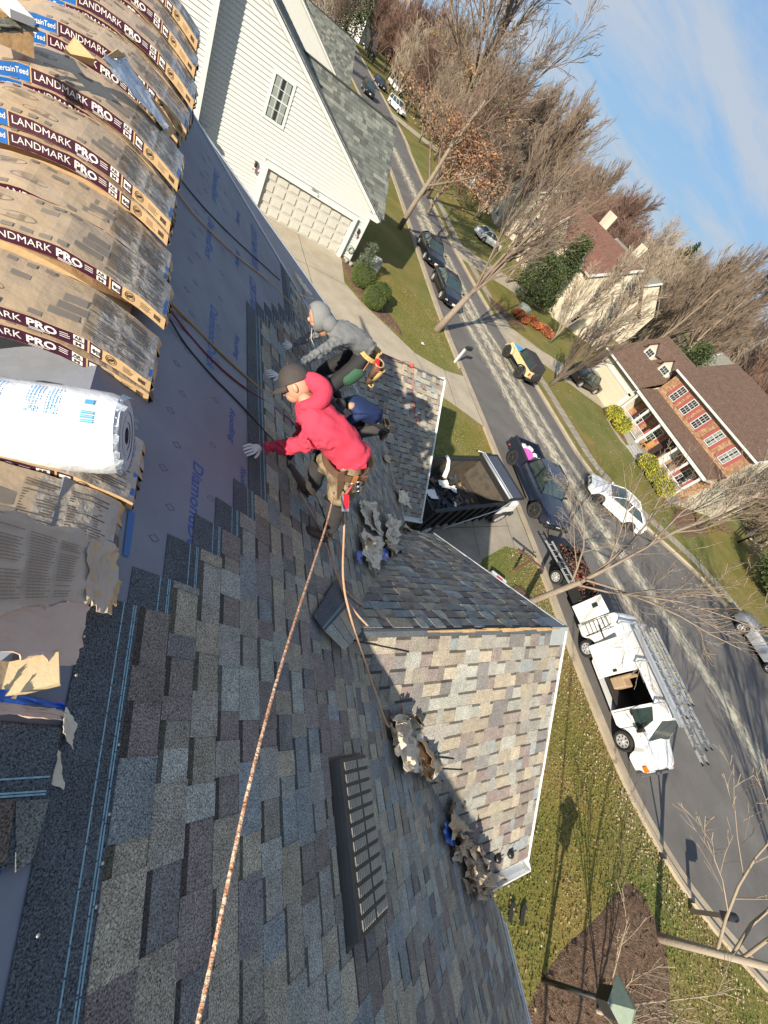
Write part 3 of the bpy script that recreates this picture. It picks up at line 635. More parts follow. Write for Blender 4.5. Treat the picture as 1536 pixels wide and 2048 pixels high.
# ================================================================ SHINGLE BUNDLES DRAPED OVER THE RIDGE
kraft_m = M('kraft_paper', (.58, .385, .20), .7, .12, 7, bump=.25, bscale=20)
ktop_m = M('kraft_top', (.50, .365, .225), .5, .18, 5, bump=.5, bscale=11, col2=(.40, .30, .20), coat=.2)
kend_m = M('bundle_end', (.16, .13, .10), .9, .5, 30, bump=.8, bscale=60)
plast_m = M('clear_wrap', (.42, .355, .28), .3, .25, 9, bump=.7, bscale=22, coat=.5)
purple_m = M('purple_label', (.060, .014, .034), .35, .15, 14, bump=.15, bscale=25, coat=.3)
blue_l = M('blue_label', (.010, .135, .46), .4, .12, 10, coat=.3)
wht_ink = M('white_ink', (.80, .78, .74), .5, .05)
drk_ink = M('dark_ink', (.045, .035, .03), .7, .1)
grey_print = M('grey_print', (.14, .115, .09), .75, .15)
grey_blk = M('grey_block', (.22, .185, .15), .75, .1)
XC, HL, SAG, TH = -.535, .50, .165, .068
def zb(x, lay): return 9.7 - 1.63 + lay * TH + SAG * (1 - ((x - XC) / HL) ** 2) + .004
def bundle(y0, layer, label, wd=.315, dx=0, blue=True, seed=0, stripes=False, texttop=True, torn=False, letters=True, group='wrapped shingle bundles lying over the ridge'):
    r = random.Random(seed * 7 + 1)
    t = empty('shingle_bundle', (0, 0, 0), 0, label, 'shingle bundle', group)
    ph = r.uniform(0, 6); nx = 26
    def P(x, y, v, pr=0):    # x along, y 0..wd, v 0..TH ; pr proud of the surface towards -Y (v side) or up
        wob = .0035 * math.sin(x * 17 + ph) + .002 * math.sin(x * 41 + ph * 2 + layer)
        return Vector((x + dx, y0 + y + wob * .8, zb(x, layer) + v + wob * (v / TH)))
    mb = MB(); xs = [XC - HL + 2 * HL * i / nx for i in range(nx + 1)]
    ny = 4
    # top
    for i in range(nx):
        a, b = xs[i], xs[i + 1]; clear = a > -.27
        for j in range(ny):
            ya, yb = wd * j / ny, wd * (j + 1) / ny; e = lambda x, y: P(x, y, TH - .006 * (abs(y / wd - .5) * 2) ** 4 + .0015 * math.sin(x * 23 + y * 40 + ph))
            mb.add([e(a, ya), e(b, ya), e(b, yb), e(a, yb)], [(0, 1, 2, 3)], 3 if clear else 1, smooth=True)
        mb.add([P(a, 0, 0), P(b, 0, 0), P(b, 0, TH - .006), P(a, 0, TH - .006)], [(0, 1, 2, 3)], 0)
        mb.add([P(a, wd, 0), P(b, wd, 0), P(b, wd, TH - .006), P(a, wd, TH - .006)], [(3, 2, 1, 0)], 0)
        mb.add([P(a, 0, 0), P(b, 0, 0), P(b, wd, 0), P(a, wd, 0)], [(3, 2, 1, 0)], 0)
    # ragged ends: paper flaps
    for sx, x in ((1, xs[-1]), (-1, xs[0])):
        mb.add([P(x, 0, 0), P(x, wd, 0), P(x, wd, TH - .006), P(x, 0, TH - .006)], [(0, 1, 2, 3) if sx > 0 else (3, 2, 1, 0)], 2)
        for k in range(7):
            a = wd * k / 7; b = wd * (k + 1) / 7; o1, o2 = r.uniform(.004, .022), r.uniform(.004, .022)
            q = [P(x, a, TH - .006), P(x, b, TH - .006), P(x, b, TH * .35) + Vector((sx * o2, 0, 0)), P(x, a, TH * .35) + Vector((sx * o1, 0, 0))]
            mb.add(q, [(0, 1, 2, 3)], r.choice((0, 0, 2, 3)))
            q = [P(x, a, TH * .35) + Vector((sx * o1, 0, 0)), P(x, b, TH * .35) + Vector((sx * o2, 0, 0)), P(x, b, .002), P(x, a, .002)]
            mb.add(q, [(0, 1, 2, 3)], 2)
    mb.build('wrapper', [kraft_m, ktop_m, kend_m, plast_m], t)
    def band(x0, x1, v0, v1, pr, n=None):
        n = n or max(1, int((x1 - x0) / .04)); m_ = MB()
        for i in range(n):
            a = x0 + (x1 - x0) * i / n; b = x0 + (x1 - x0) * (i + 1) / n; o = Vector((0, -pr, 0))
            m_.add([P(a, 0, v0) + o, P(b, 0, v0) + o, P(b, 0, v1) + o, P(a, 0, v1) + o], [(0, 1, 2, 3)])
        return m_
    band(-.715, -.280, .002, TH - .008, .0015).build('label_band', purple_m, t)
    band(-.272, -.228, .002, TH - .008, .0015).build('label_band', purple_m, t)
    if blue: band(-.86, -.722, .002, TH - .006, .0015).build('label_band', blue_l, t)
    tx = MB(); o = .0028
    F1 = lambda x, v: lambda a, b: P(x + a, 0, v + b) + Vector((0, -o, 0))
    text_on(tx, 'LANDMARK', F1(-.703, .020), .044, 0, .0, 0, .218)
    text_on(tx, 'PRO', F1(-.470, .019), .044, 0, .035, 0, .092)
    if blue: text_on(tx, 'CertainTeed', F1(-.852, .026), .032, 0, .012, 0, .125)
    for k in range(3): 
        m2 = band(-.370 + .0, -.340 + r.uniform(-.004, .004), .044 - k * .009, .047 - k * .009, o, 1); tx.add(m2.v, m2.f)
    for k in range(2):
        m2 = band(-.465, -.40 - .02 * k, .012 - k * .006, .0145 - k * .006, o, 2); tx.add(m2.v, m2.f)
    m2 = band(-.326, -.290, .036, .058, o, 1); tx.add(m2.v, m2.f)
    m2 = band(-.326, -.290, .008, .030, o, 1); tx.add(m2.v, m2.f)
    m2 = band(-.266, -.234, .012, .052, o, 2); tx.add(m2.v, m2.f)
    tx.build('label_lettering', wht_ink, t, kind='stuff')
    dk = MB(); o = .0042
    text_on(dk, 'AR', F1(-.323, .0395), .021, 0, .03, 0, .027); text_on(dk, 'M', F1(-.319, .0115), .021, 0, .03, 0, .019)
    c = -.256; m3 = [P(c - .008, 0, .030), P(c, 0, .018), P(c + .008, 0, .030), P(c, 0, .042)]; dk.add([p + Vector((0, -o, 0)) for p in m3], [(0, 1, 2, 3)])
    for k in range(3): m2 = band(-.248 + k * .005, -.2455 + k * .005, .018, .040, o, 1); dk.add(m2.v, m2.f)
    for k in range(7): m2 = band(-.088 + k * .0045, -.0858 + k * .0045, .018, .042, .0016, 1); dk.add(m2.v, m2.f)
    for k in range(4): m2 = band(-.150, -.110 + r.uniform(-.01, .01), .040 - k * .008, .0425 - k * .008, .0016, 1); dk.add(m2.v, m2.f)
    for rr_ in (.022, .015):
        for k in range(14):
            a0, a1 = 6.283 * k / 14, 6.283 * (k + 1) / 14; p0 = P(-.195 + rr_ * .9 * math.cos(a0), 0, .032 + rr_ * math.sin(a0)); p1 = P(-.195 + rr_ * .9 * math.cos(a1), 0, .032 + rr_ * math.sin(a1))
            dk.beam(p0 + Vector((0, -.0015, 0)), p1 + Vector((0, -.0015, 0)), .0016, .001, up=(0, 1, 0))
    dk.ball(P(-.195, 0, .032) + Vector((0, -.001, 0)), (.010, .001, .008), 8)
    dk.build('stamped_marks', drk_ink, t, kind='stuff')
    if texttop:
        pr = MB(); T_ = lambda x, y: P(x, y, TH - .006 * (abs(y / wd - .5) * 2) ** 4 + .0015 * math.sin(x * 23 + y * 40 + ph) + .0016)
        def q(x0, x1, y0_, y1_, mi=0):
            n = max(1, int((x1 - x0) / .05))
            for i in range(n):
                a = x0 + (x1 - x0) * i / n; b = x0 + (x1 - x0) * (i + 1) / n; pr.add([T_(a, y0_), T_(b, y0_), T_(b, y1_), T_(a, y1_)], [(0, 1, 2, 3)], mi)
        for (x0, x1) in ((-.30, -.19), (-.18, -.06)):
            y = .03
            while y < wd - .03:
                if r.random() < .86: q(x0, x1 - r.uniform(0, .035), y, y + .0042)
                y += .0105
        q(-.42, -.32, .06, .10, 1); q(-.40, -.30, .11, .16, 1); q(-.39, -.31, .17, .22, 1)
        for cx_, cy_ in ((-.62, .10), (-.72, .22)):
            for k in range(20):
                a0, a1 = 6.283 * k / 20, 6.283 * (k + 1) / 20
                p0, p1 = T_(cx_ + .065 * math.cos(a0), cy_ + .028 * math.sin(a0)), T_(cx_ + .065 * math.cos(a1), cy_ + .028 * math.sin(a1)); pr.beam(p0, p1, .0022, .0006)
            for k in range(9):
                q(cx_ - .05 + r.uniform(0, .03), cx_ + .03, cy_ - .02 + k * .0045, cy_ - .0185 + k * .0045)
        x = -.95
        while x < -.46:
            for yy in (.012, wd - .05, ):
                if r.random() < .7: q(x, x + r.uniform(.02, .045), yy, yy + .028, 1)
            x += .06
        q(-.56, -.50, .20, .235, 1 if seed % 2 else 1)
        pr.build('printed_top', [grey_print, grey_blk], t, kind='stuff')
        bl = MB(); bl.add([T_(-.05, .03), T_(-.036, .03), T_(-.036, .14), T_(-.05, .14)], [(0, 1, 2, 3)]); bl.build('end_label', blue_l, t)
    return t
bundle(1.03, 0, 'low shingle bundle directly under the white roll, its AR mark on a purple band', .33, .05, False, 3)
bundle(.70, 0, 'printed shingle bundle half covered by the crumpled paper below the white roll', .32, .01, False, 4)
bundle(1.64, 0, 'shingle bundle under another one, lower of the two next above the white roll', .33, .04, True, 5)
bundle(1.66, 1, 'shingle bundle lying on a second one next above the white roll', .34, .04, True, 6)
bundle(2.02, 0, 'hidden', .3, 0, True, 61) if False else None
bundle(2.06, 2, 'wide shingle bundle with big PRO lettering, third band up from the white roll', .31, .055, True, 7)
bundle(2.385, 2, 'flat shingle bundle with long printed top behind the third lettering band', .31, .03, True, 8, letters=False)
bundle(2.74, 3, 'shingle bundle with torn label, lower one of the pair in the middle of the stack', .33, .0, True, 9)
bundle(2.76, 4, 'shingle bundle reading LANDMARK PRO beside a half blue label, upper of the middle pair', .34, .0, True, 10)
bundle(3.14, 4, 'shingle bundle under the one whose blue label ends in inteed', .33, -.03, True, 11)
bundle(3.16, 5, 'shingle bundle with dark plastic folds and blue label ending in inteed', .40, .0, True, 12)
bundle(3.74, 5, 'shingle bundle with crushed lower label beneath the far striped blue one', .30, -.05, True, 13)
bundle(3.78, 6, 'shingle bundle with sun striped blue label behind the opened box', .36, -.01, True, 14)
bundle(4.20, 6, 'shingle bundle under the second striped blue label from the far end', .30, -.05, True, 15)
bundle(4.22, 7, 'shingle bundle with striped blue label close to the far end of the stack', .36, .0, True, 16)
bundle(4.66, 7, 'dusty shingle bundle, second from the far gable end', .33, -.04, True, 17)
bundle(4.68, 8, 'dusty torn shingle bundle on top, second from the far gable end', .33, -.03, True, 18)
bundle(5.08, 8, 'last shingle bundle at the far gable end, wrapper split open', .33, -.06, True, 19)
bundle(5.10, 9, 'topmost shingle bundle at the far gable end beside the neighbour siding', .33, -.05, True, 20)
# supports under the higher bundles (packs already lying there)
for i, (y0, n) in enumerate(((2.03, 2), (2.40, 2), (2.76, 3), (3.14, 4), (3.72, 5), (4.20, 6), (4.66, 7), (5.08, 8))):
    for l in range(n):
        mb = MB(); xs = [XC - HL + .03 + (2 * HL - .08) * k / 12 for k in range(13)]; w_ = .30
        for k in range(12):
            a, b = xs[k], xs[k + 1]; v = [Vector((x - .05, y0 + y, zb(x, l) + z)) for x in (a, b) for y in (0.02, w_) for z in (.002, TH - .004)]
            mb.add(v, [(0, 4, 5, 1), (2, 3, 7, 6), (1, 5, 7, 3), (0, 2, 6, 4)] + ([(0, 1, 3, 2)] if k == 0 else []) + ([(4, 6, 7, 5)] if k == 11 else []))
        mb.build('shingle_bundle', kraft_m, label='plain brown %s pack from the roof in the %s column of the ridge stack' % (('lowest', 'second', 'third', 'fourth', 'fifth', 'sixth', 'seventh', 'eighth')[l], ('nearest', 'second nearest', 'third nearest', 'fourth nearest', 'fourth farthest', 'third farthest', 'second farthest', 'farthest')[i]), cat='shingle bundle', group='plain brown packs low in the ridge stack')
# white roll of underlayment lying across the bundles
roll_m = M('white_roll_wrap', (.78, .79, .80), .32, .05, 8, bump=.45, bscale=16, coat=.3)
rl = empty('underlayment_roll', (0, 0, 0), 0, 'white plastic wrapped roll with small blue print lying across the bundles', 'roll')
RR = .148
ra = RA(253, 872, .235); _d = ray(0, 842); rb = EYE + _d * ((ra.y + .01) / _d.y); rd_ = (rb - ra).normalized(); rc = ra + rd_ * 1.05
rx = Vector((0, 1, 0)); rx = (rx - rd_ * rx.dot(rd_)).normalized(); ry = rd_.cross(rx)
def RP(l, a, rr=RR): return ra + rd_ * l + (rx * math.cos(a) + ry * math.sin(a)) * rr
mb = MB(); mb.grid(lambda u, v: RP(1.05 * v, -2 * math.pi * u, RR + .004 * noise.noise(Vector((math.cos(6.283 * u) * 2, math.sin(6.283 * u) * 2, v * 7))) - (.012 if v in (0, 1) else 0)), 36, 22)
mb.build('wrap', roll_m, rl)
mb = MB()
for k in range(5):
    r0 = RR - .014 - .02 * k; 
    for a in range(24):
        a0, a1 = 6.283 * a / 24, 6.283 * (a + 1) / 24; z = -.002 * (k % 2); mb.add([RP(z, a0, r0), RP(z, a1, r0), RP(z - .001, a1, r0 - .022), RP(z - .001, a0, r0 - .022)], [(0, 1, 2, 3)])
for a in range(30):
    a0 = 6.283 * a / 30; w_ = .05; d = random.uniform(-.012, .02); mb.add([RP(.012, a0, RR + .001), RP(.012, a0 + .22, RR + .001), RP(-d, a0 + .2, RR * .93), RP(-d * .6, a0 + .02, RR * .93)], [(0, 1, 2, 3)])
mb.build('folded_end', M('roll_end', (.55, .58, .62), .6, .15, 30, bump=.3), rl)
bi = M('pale_blue_ink', (.10, .36, .66), .5, .05); pr = MB()
ang = None
best = max(range(0, 360, 5), key=lambda d: (RP(.4, rad(d)) - ra - rd_ * .4).normalized().dot((EYE - ra).normalized()))
A0 = rad(best)
sg_ = 1 if RP(.4, A0 + .3).y > RP(.4, A0).y else -1
rnd = random.Random(4)
def rq(l0, l1, a0, a1): pr.add([RP(l0, A0 + sg_ * a0, RR + .0048), RP(l1, A0 + sg_ * a0, RR + .0048), RP(l1, A0 + sg_ * a1, RR + .0048), RP(l0, A0 + sg_ * a1, RR + .0048)], [(0, 1, 2, 3)])
for k in range(6): rq(.07 + .0, .105, .15 + k * .05, .15 + k * .05 + (.03 if k % 2 else .042))
rq(.075, .10, .60, .74)
for gl in (.17, .22, .32, .36, .42, .48, .55, .62, .70, .8):
    for k in range(4):
        q = .25
        while q < .95:
            w_ = rnd.uniform(.03, .08)
            if rnd.random() < .8: rq(gl + k * .009, gl + k * .009 + .0035, q, q + w_)
            q += w_ + .018
pr.build('printed_text', bi, rl, kind='stuff')
# 2x4 offcuts under the opened end, blue plastic, opened pack of shingles turned crosswise
w1 = MB(); w1.box((0, 0, 0), (.17, .085, .034)); o = w1.build('timber_offcut', M('pine', (.66, .50, .28), .6, .1, 4, bump=.1), label='short pale pine offcut wedged under the crumpled paper', cat='timber'); o.location = RA(36, 1356, .05); o.rotation_euler = (0, rad(-3), rad(12))
w1 = MB(); w1.box((0, 0, 0), (.06, .09, .03)); o = w1.build('timber_offcut', MATS['pine'], label='darker pine block standing under the short pale offcut', cat='timber'); o.location = RA(8, 1362, .03); o.rotation_euler = (0, rad(30), 0)
def crumple(name, pts, mat, label, cat, amp=.02, n=14, parent=None, seed=0, group=None, thick=0, fold=3.0):
    """pts: four world corners (a,b,c,d) of a loose sheet: sharp creases, torn wavy outline"""
    a, b, c, d = [Vector(p) for p in pts]; nm = (b - a).cross(d - a).normalized()
    if nm.z < 0: nm = -nm
    r = random.Random(seed); L1 = max((b - a).length, (d - a).length, .05)
    cr = [(r.uniform(0, 3.14), r.uniform(-.5, .5), r.uniform(.5, 1.0)) for _ in range(int(fold * 1.6) + 2)]
    def fn(u, v):
        p = (a * (1 - u) + b * u) * (1 - v) + (d * (1 - u) + c * u) * v; h = 0
        for t_, o_, k in cr: h += k * abs((u - .5) * math.cos(t_) + (v - .5) * math.sin(t_) - o_)      # straight folds
        h = (h / len(cr)) * 2.6 + .30 * abs(noise.noise(Vector((u * 5 + seed, v * 5, 1)))) + .16 * noise.noise(Vector((u * 11, v * 11 + seed, 4)))
        e = min(u, 1 - u, v, 1 - v); q = noise.noise_vector(Vector((u * 6 + seed, v * 6, 9))) * L1 * (.07 if e < .02 else .02)
        return p + nm * amp * h * 1.5 + q
    mb = MB(); mb.grid(fn, n, n, smooth=False)
    if isinstance(mat, (list, tuple)): mb.m = [(1 if noise.noise(Vector((i % n, i // n, seed)) * .35) > .22 else 0) for i in range(len(mb.f))]
    o = mb.build(name, mat, parent, label=label, cat=cat, group=group) if label else mb.build(name, mat, parent)
    s = o.modifiers.new('s', 'SOLIDIFY'); s.thickness = .0015; return o
paper_m = M('packing_paper', (.52, .41, .32), .75, .12, 6, bump=.3, bscale=30)
pink_m = M('pinkish_paper', (.60, .43, .34), .75, .12, 5, bump=.25, bscale=20)
bluep_m = M('blue_plastic', (.012, .11, .50), .3, .15, 10, coat=.4)
debris_m = M('torn_kraft', (.50, .385, .27), .8, .25, 12, bump=.4, bscale=40)
debris_l = M('torn_kraft_pale', (.68, .59, .46), .8, .2, 12, bump=.4, bscale=40)
cp = empty('torn_wrapper', (0, 0, 0), 0, 'big crumpled kraft wrapper with faint newsprint columns over the bundle near the roof centre', 'paper')
Hh = .13
def RZx(u, v, dz): return RA(u, v, dz)
crumple('printed_sheet', [RZx(-60, 1000, .16), RZx(215, 1090, .10), RZx(165, 1210, .10), RZx(-60, 1230, .17)], paper_m, None, None, .010, 22, cp, 3, fold=2)
crumple('pink_sheet', [RZx(-60, 1215, .17), RZx(168, 1205, .10), RZx(140, 1330, .07), RZx(-60, 1300, .13)], pink_m, None, None, .010, 18, cp, 4, fold=2)
crumple('torn_end', [RZx(160, 1080, .10), RZx(222, 1110, .07), RZx(205, 1235, .05), RZx(155, 1205, .08)], [paper_m, kraft_m], None, None, .022, 14, cp, 5, fold=5)
crumple('torn_end', [RZx(205, 1140, .05), RZx(235, 1165, .04), RZx(225, 1215, .03), RZx(200, 1200, .04)], kraft_m, None, None, .012, 9, cp, 6, fold=5)
ns = MB(); rr = random.Random(2)
A_, B_, C_, D_ = RZx(-40, 1010, .205), RZx(180, 1085, .145), RZx(150, 1200, .145), RZx(-40, 1215, .21)
for cu in ((.05, .36), (.40, .66), (.70, .93)):
    for k in range(22):
        v = .08 + k * .039
        if rr.random() < .12: continue
        for sg2 in range(5):
            u0 = cu[0] + (cu[1] - cu[0]) * sg2 / 5 + .004; u1 = cu[0] + (cu[1] - cu[0]) * (sg2 + (1 if sg2 < 4 else rr.random())) / 5
            f = lambda u, v: (A_ * (1 - u) + B_ * u) * (1 - v) + (D_ * (1 - u) + C_ * u) * v + Vector((0, 0, -.012))
            ns.add([f(u0, v), f(u1, v), f(u1, v + .016), f(u0, v + .016)], [(0, 1, 2, 3)])
ns.build('newsprint_lines', M('newsprint', (.27, .215, .165), .8), cp, kind='stuff')
crumple('blue_plastic_strip', [RZx(-40, 1370, .06), RZx(120, 1405, .03), RZx(125, 1418, .025), RZx(-40, 1400, .05)], bluep_m, 'strip of bright blue plastic between the paper and the opened shingle pack', 'plastic', .004, 8, None, 7)
crumple('torn_wrapper', [RZx(-40, 1396, .075), RZx(130, 1420, .035), RZx(125, 1440, .03), RZx(-40, 1425, .06)], pink_m, 'narrow torn wrapper edge along the opened shingle pack', 'paper', .010, 12, None, 9)
crumple('torn_wrapper', [RZx(120, 1415, .02), RZx(150, 1450, .02), RZx(135, 1500, .012), RZx(112, 1470, .02)], debris_l, 'small torn paper corner hanging from the opened shingle pack', 'paper', .012, 8, None, 10)
crumple('torn_wrapper', [RZx(110, 1500, .01), RZx(120, 1515, .01), RZx(125, 1580, .005), RZx(95, 1570, .005)], debris_l, 'pale triangular paper scrap beside the lowest chalk line', 'paper', .006, 6, None, 11)
op = empty('open_shingle_pack', (0, 0, 0), 0, 'opened pack of dark shingles turned crosswise at the left edge', 'shingles')
for l in range(4):
    mb = MB(); z = .012 + l * .006; j = .004 * l
    a, b, c, d = RA(-70, 1436 + l, z), RA(128 - 3 * l, 1452 + l * 2, z), RA(66 - 2 * l, 1728, z), RA(-70, 1752, z)
    up = Vector((.6, 0, .8)) * .005; mb.add([a, b, c, d, a + up, b + up, c + up, d + up], [(4, 7, 6, 5), (0, 4, 5, 1), (1, 5, 6, 2), (2, 6, 7, 3), (3, 7, 4, 0)])
    mb.build('shingle', head_m, op)
mb = MB()
for v in (1553, 1582, 1588):
    mb.beam(RA(-60, v + 10, .0405), RA(100 - (v - 1553) * .25, v, .0395), .004, .001, up=main.N)
mb.build('seal_lines', cyan_m, op, kind='stuff')
mb = MB()
for (x0, x1, col) in ((-60, 30, (.13, .10, .08)), (31, 98, (.15, .155, .14))):
    mb.add([RA(x0, 1602, .0385), RA(x1, 1598, .0385), RA(x1 - (34 if x1 > 50 else 18), 1722, .0385), RA(x0, 1745, .0385)], [(0, 3, 2, 1)], 0, col)
for f in (): pass
bm_ = mb.build('shingle_tabs', shingle_m, op); sdf = bm_.modifiers.new('s', 'SOLIDIFY'); sdf.thickness = .004; sdf.offset = 0
mb = MB(); up = Vector((.6, 0, .8)) * .005
# opened box with foil, flaps up
bx = empty('opened_box', (0, 0, 0), 0, 'torn open cardboard box with crinkled silver lining on top of the stack', 'box')
foil = M('silver_film', (.62, .64, .67), .25, .35, 14, bump=.8, bscale=22, metal=.6)
def Z(u, v, z):
    d = ray(u, v); lay = 6 + (z - .45) * 12; t = 1.0; hi = None
    for k in range(400):
        t = 1.2 + k * .015; p = EYE + d * t
        if p.z <= zb(max(XC - HL, min(XC + HL, p.x)), lay) + TH * 0: return p
    return p
crumple('silver_lining', [Z(205, 118, .60), Z(248, 112, .62), Z(335, 255, .47), Z(325, 265, .45)], foil, None, None, .008, 12, bx, 21, fold=4)
def flap(pts, th=.004, mat=kraft_m, name='flap'):
    mb = MB(); p = [Vector(q) for q in pts]; nrm = (p[1] - p[0]).cross(p[2] - p[0]).normalized() * th
    mb.add(p + [q + nrm for q in p], [tuple(range(len(p))), tuple(range(2 * len(p) - 1, len(p) - 1, -1))] + [(i, (i + 1) % len(p), len(p) + (i + 1) % len(p), len(p) + i) for i in range(len(p))]); mb.build(name, mat, bx)
flap([Z(128, 105, .56), Z(150, 75, .66), Z(190, 118, .64), Z(185, 133, .56)]); flap([Z(128, 105, .56), Z(150, 75, .66), Z(152, 88, .60)]); flap([Z(205, 118, .60), Z(235, 98, .66), Z(252, 112, .64), Z(248, 116, .60)])
flap([Z(255, 125, .58), Z(265, 150, .57), Z(345, 250, .46), Z(335, 275, .44)]); flap([Z(255, 125, .58), Z(300, 195, .50), Z(338, 262, .44), Z(325, 272, .44)], mat=drk_ink, name='dark_inside')
flap([Z(346, 228, .50), Z(356, 262, .44), Z(336, 275, .42), Z(342, 240, .46)])
# jumbled far-left pile: box corner, loose shingles, white lid
jm = empty('opened_box', (0, 0, 0), 0, 'brown cardboard carton with a white lid at the far upper left of the stack', 'box')
bx = jm
mb = MB(); q = Z(8, 42, .60); mb.box(q, (.16, .2, .12), 0, Matrix.Rotation(.5, 3, 'Z')); mb.build('carton', kraft_m, jm); mb = MB(); mb.box(Z(22, 12, .72), (.09, .16, .03), 0, Matrix.Rotation(.7, 3, 'Z')); mb.build('lid', wht_ink, jm)
for i, (u, v, z, l_) in enumerate(((35, 55, .66, 'greyish loose shingle on the carton side of the stack'), (20, 62, .64, 'loose bent shingle under the greyish one by the carton'), (50, 66, .62, 'loose green-grey shingle nearest the striped blue label'))):
    crumple('loose_shingle', [Z(u - 60, v - 12, z), Z(u + 30, v - 5, z), Z(u + 25, v + 10, z - .02), Z(u - 60, v + 6, z - .02)], M('loose_shingle_grey', (.17, .165, .13), .95, .3, 20, speck=.4), l_, 'shingle', .012, 8, None, 30 + i)
# ================================================================ ROOF VENT
vent = empty('roof_vent', (0, 0, 0), 0, 'long dark slatted attic vent set into the main slope near the bottom of the picture', 'vent')
vb = M('vent_plastic', (.055, .050, .042), .5, .15, 9, bump=.1); vl = M('vent_louvre', (.42, .39, .32), .5, .15, 20)  # louvre colour is pale to stand in for sunlight on the bars
c0, c1, c2, c3 = RA(652, 1524), RA(728, 1502, .09), RA(770, 1847, .09), RA(692, 1886)
s_lo = -(c0.y + c1.y) / 2; s_hi = -(c3.y + c2.y) / 2; t_lo = ((c0.x + c3.x) / 2 - XR) * 1.25; t_hi = ((c1.x + c2.x) / 2 - XR) * 1.25
vx = lambda s, t, h: main.p(s_lo + (s_hi - s_lo) * s, t_lo + (t_hi - t_lo) * t, h)
mb = MB(); mb.add([vx(-.01, -.03, .012), vx(1.01, -.03, .012), vx(1.01, 1.04, .012), vx(-.01, 1.04, .012), vx(-.01, -.03, .02), vx(1.01, -.03, .02), vx(1.01, 1.04, .02), vx(-.01, 1.04, .02)], [(4, 5, 6, 7), (0, 1, 5, 4), (1, 2, 6, 5), (2, 3, 7, 6), (3, 0, 4, 7)]); mb.build('flange', vb, vent)
mb = MB(); H0 = .122
VH = lambda t_: .070 + .014 * max(0, min(1, (t_ - .08) / .8))
prof = [(.0, .016), (.02, .045), (.07, VH(.07)), (.90, VH(.9)), (.97, .05), (1.0, .02)]
n = len(prof); vs = [vx(.012, t_, h) for t_, h in prof] + [vx(.988, t_, h) for t_, h in prof]
mb.add(vs, [(i, i + 1, n + i + 1, n + i)[::-1] for i in range(n - 1)] + [tuple(range(n)), tuple(range(2 * n - 1, n - 1, -1))]); mb.build('housing', vb, vent, bevel=.006)
for i in range(12):
    s0 = .03 + i * .0785; 
    for (ta, tb2) in ((.15, .53), (.58, .93)):
        mb = MB(); k = 8
        for j in range(k):
            t_ = ta + (tb2 - ta) * (j + .5) / k; h = VH(t_) + .004
            mb.beam(vx(s0 + .008, t_, h - .002), vx(s0 + .062, t_, h - .002), .009, .006, up=main.N)
        o = mb.build('louvre', vl, vent); o['kind'] = 'stuff'
    mb = MB(); mb.beam(vx(s0 + .072, .12, VH(.12)), vx(s0 + .072, .90, VH(.9)), .006, .006, up=main.N); mb.build('rib', vb, vent)
# ================================================================ PAPER, BAGS AND SCRAPS ON THE ROOF
def bag(label, quad, mats, seed, amp=.05, cat='wrapper', n=20, fold=5, dz=.05, name='torn_wrapper'):
    o = crumple(name, [RA(u, v, dz) for u, v in quad], mats, label, cat, amp * .8, n, None, seed, fold=fold)
    if n < 12: return o
    r = random.Random(seed); cu = sum(q[0] for q in quad) / 4; cv = sum(q[1] for q in quad) / 4
    for k in range(4):      # torn flaps standing off the main sheet
        i = r.randrange(4); q0, q1 = quad[i], quad[(i + 1) % 4]; f0, f1 = sorted((r.random(), r.random())); f1 = max(f1, f0 + .35)
        P0 = (q0[0] + (q1[0] - q0[0]) * f0, q0[1] + (q1[1] - q0[1]) * f0); P1 = (q0[0] + (q1[0] - q0[0]) * f1, q0[1] + (q1[1] - q0[1]) * f1); g = r.uniform(.25, .75)
        P2 = (P1[0] + (cu - P1[0]) * g, P1[1] + (cv - P1[1]) * g); P3 = (P0[0] + (cu - P0[0]) * g, P0[1] + (cv - P0[1]) * g)
        crumple('flap', [RA(*P0, dz * .6), RA(*P1, dz * .6), RA(*P2, dz + amp * r.uniform(1.2, 2.6)), RA(*P3, dz + amp * r.uniform(.8, 2.2))], mats, None, None, amp * .35, 8, o, seed * 7 + k, fold=3)
    return o
bag('large folded canvas-like wrapper lying in the valley below the front gable', [(772, 1442), (850, 1425), (848, 1540), (788, 1538)], [debris_l, debris_m], 41, .075, fold=3.2)
bag('upright sunlit kraft flap behind the large wrapper in the valley', [(815, 1430), (875, 1462), (880, 1520), (840, 1560)], [kraft_m, debris_l], 42, .085, fold=4)
bag('dark mouthed torn wrapper hanging below the large one in the valley', [(820, 1515), (868, 1535), (872, 1570), (840, 1558)], [debris_m, kraft_m], 43, .05)
bag('crumpled brown wrapper strip beside the shadow edge on the gable', [(898, 1575), (925, 1590), (930, 1660), (890, 1680)], [debris_m, kraft_m], 44, .06)
bag('bright blue plastic scrap lying in the lower valley', [(880, 1650), (900, 1640), (905, 1690), (882, 1688)], bluep_m, 45, .03, 'plastic', 8, name='blue_plastic_scrap')
bag('twisted brown wrapper just below the blue scrap in the valley', [(905, 1672), (945, 1680), (950, 1720), (900, 1712)], debris_m, 46, .06)
bag('round crumpled brown bag at the eave corner', [(925, 1702), (985, 1695), (990, 1762), (930, 1768)], [debris_m, debris_l], 47, .10, n=22, fold=3.5)
bag('ragged paper tails hanging below the round bag at the eave', [(925, 1750), (985, 1755), (975, 1790), (940, 1792)], [debris_m, kraft_m], 48, .05)
bag('tall pale wrapper strip on the slope right of the red worker boots', [(712, 1000), (745, 1010), (760, 1075), (722, 1050)], [debris_l, debris_m], 49, .05)
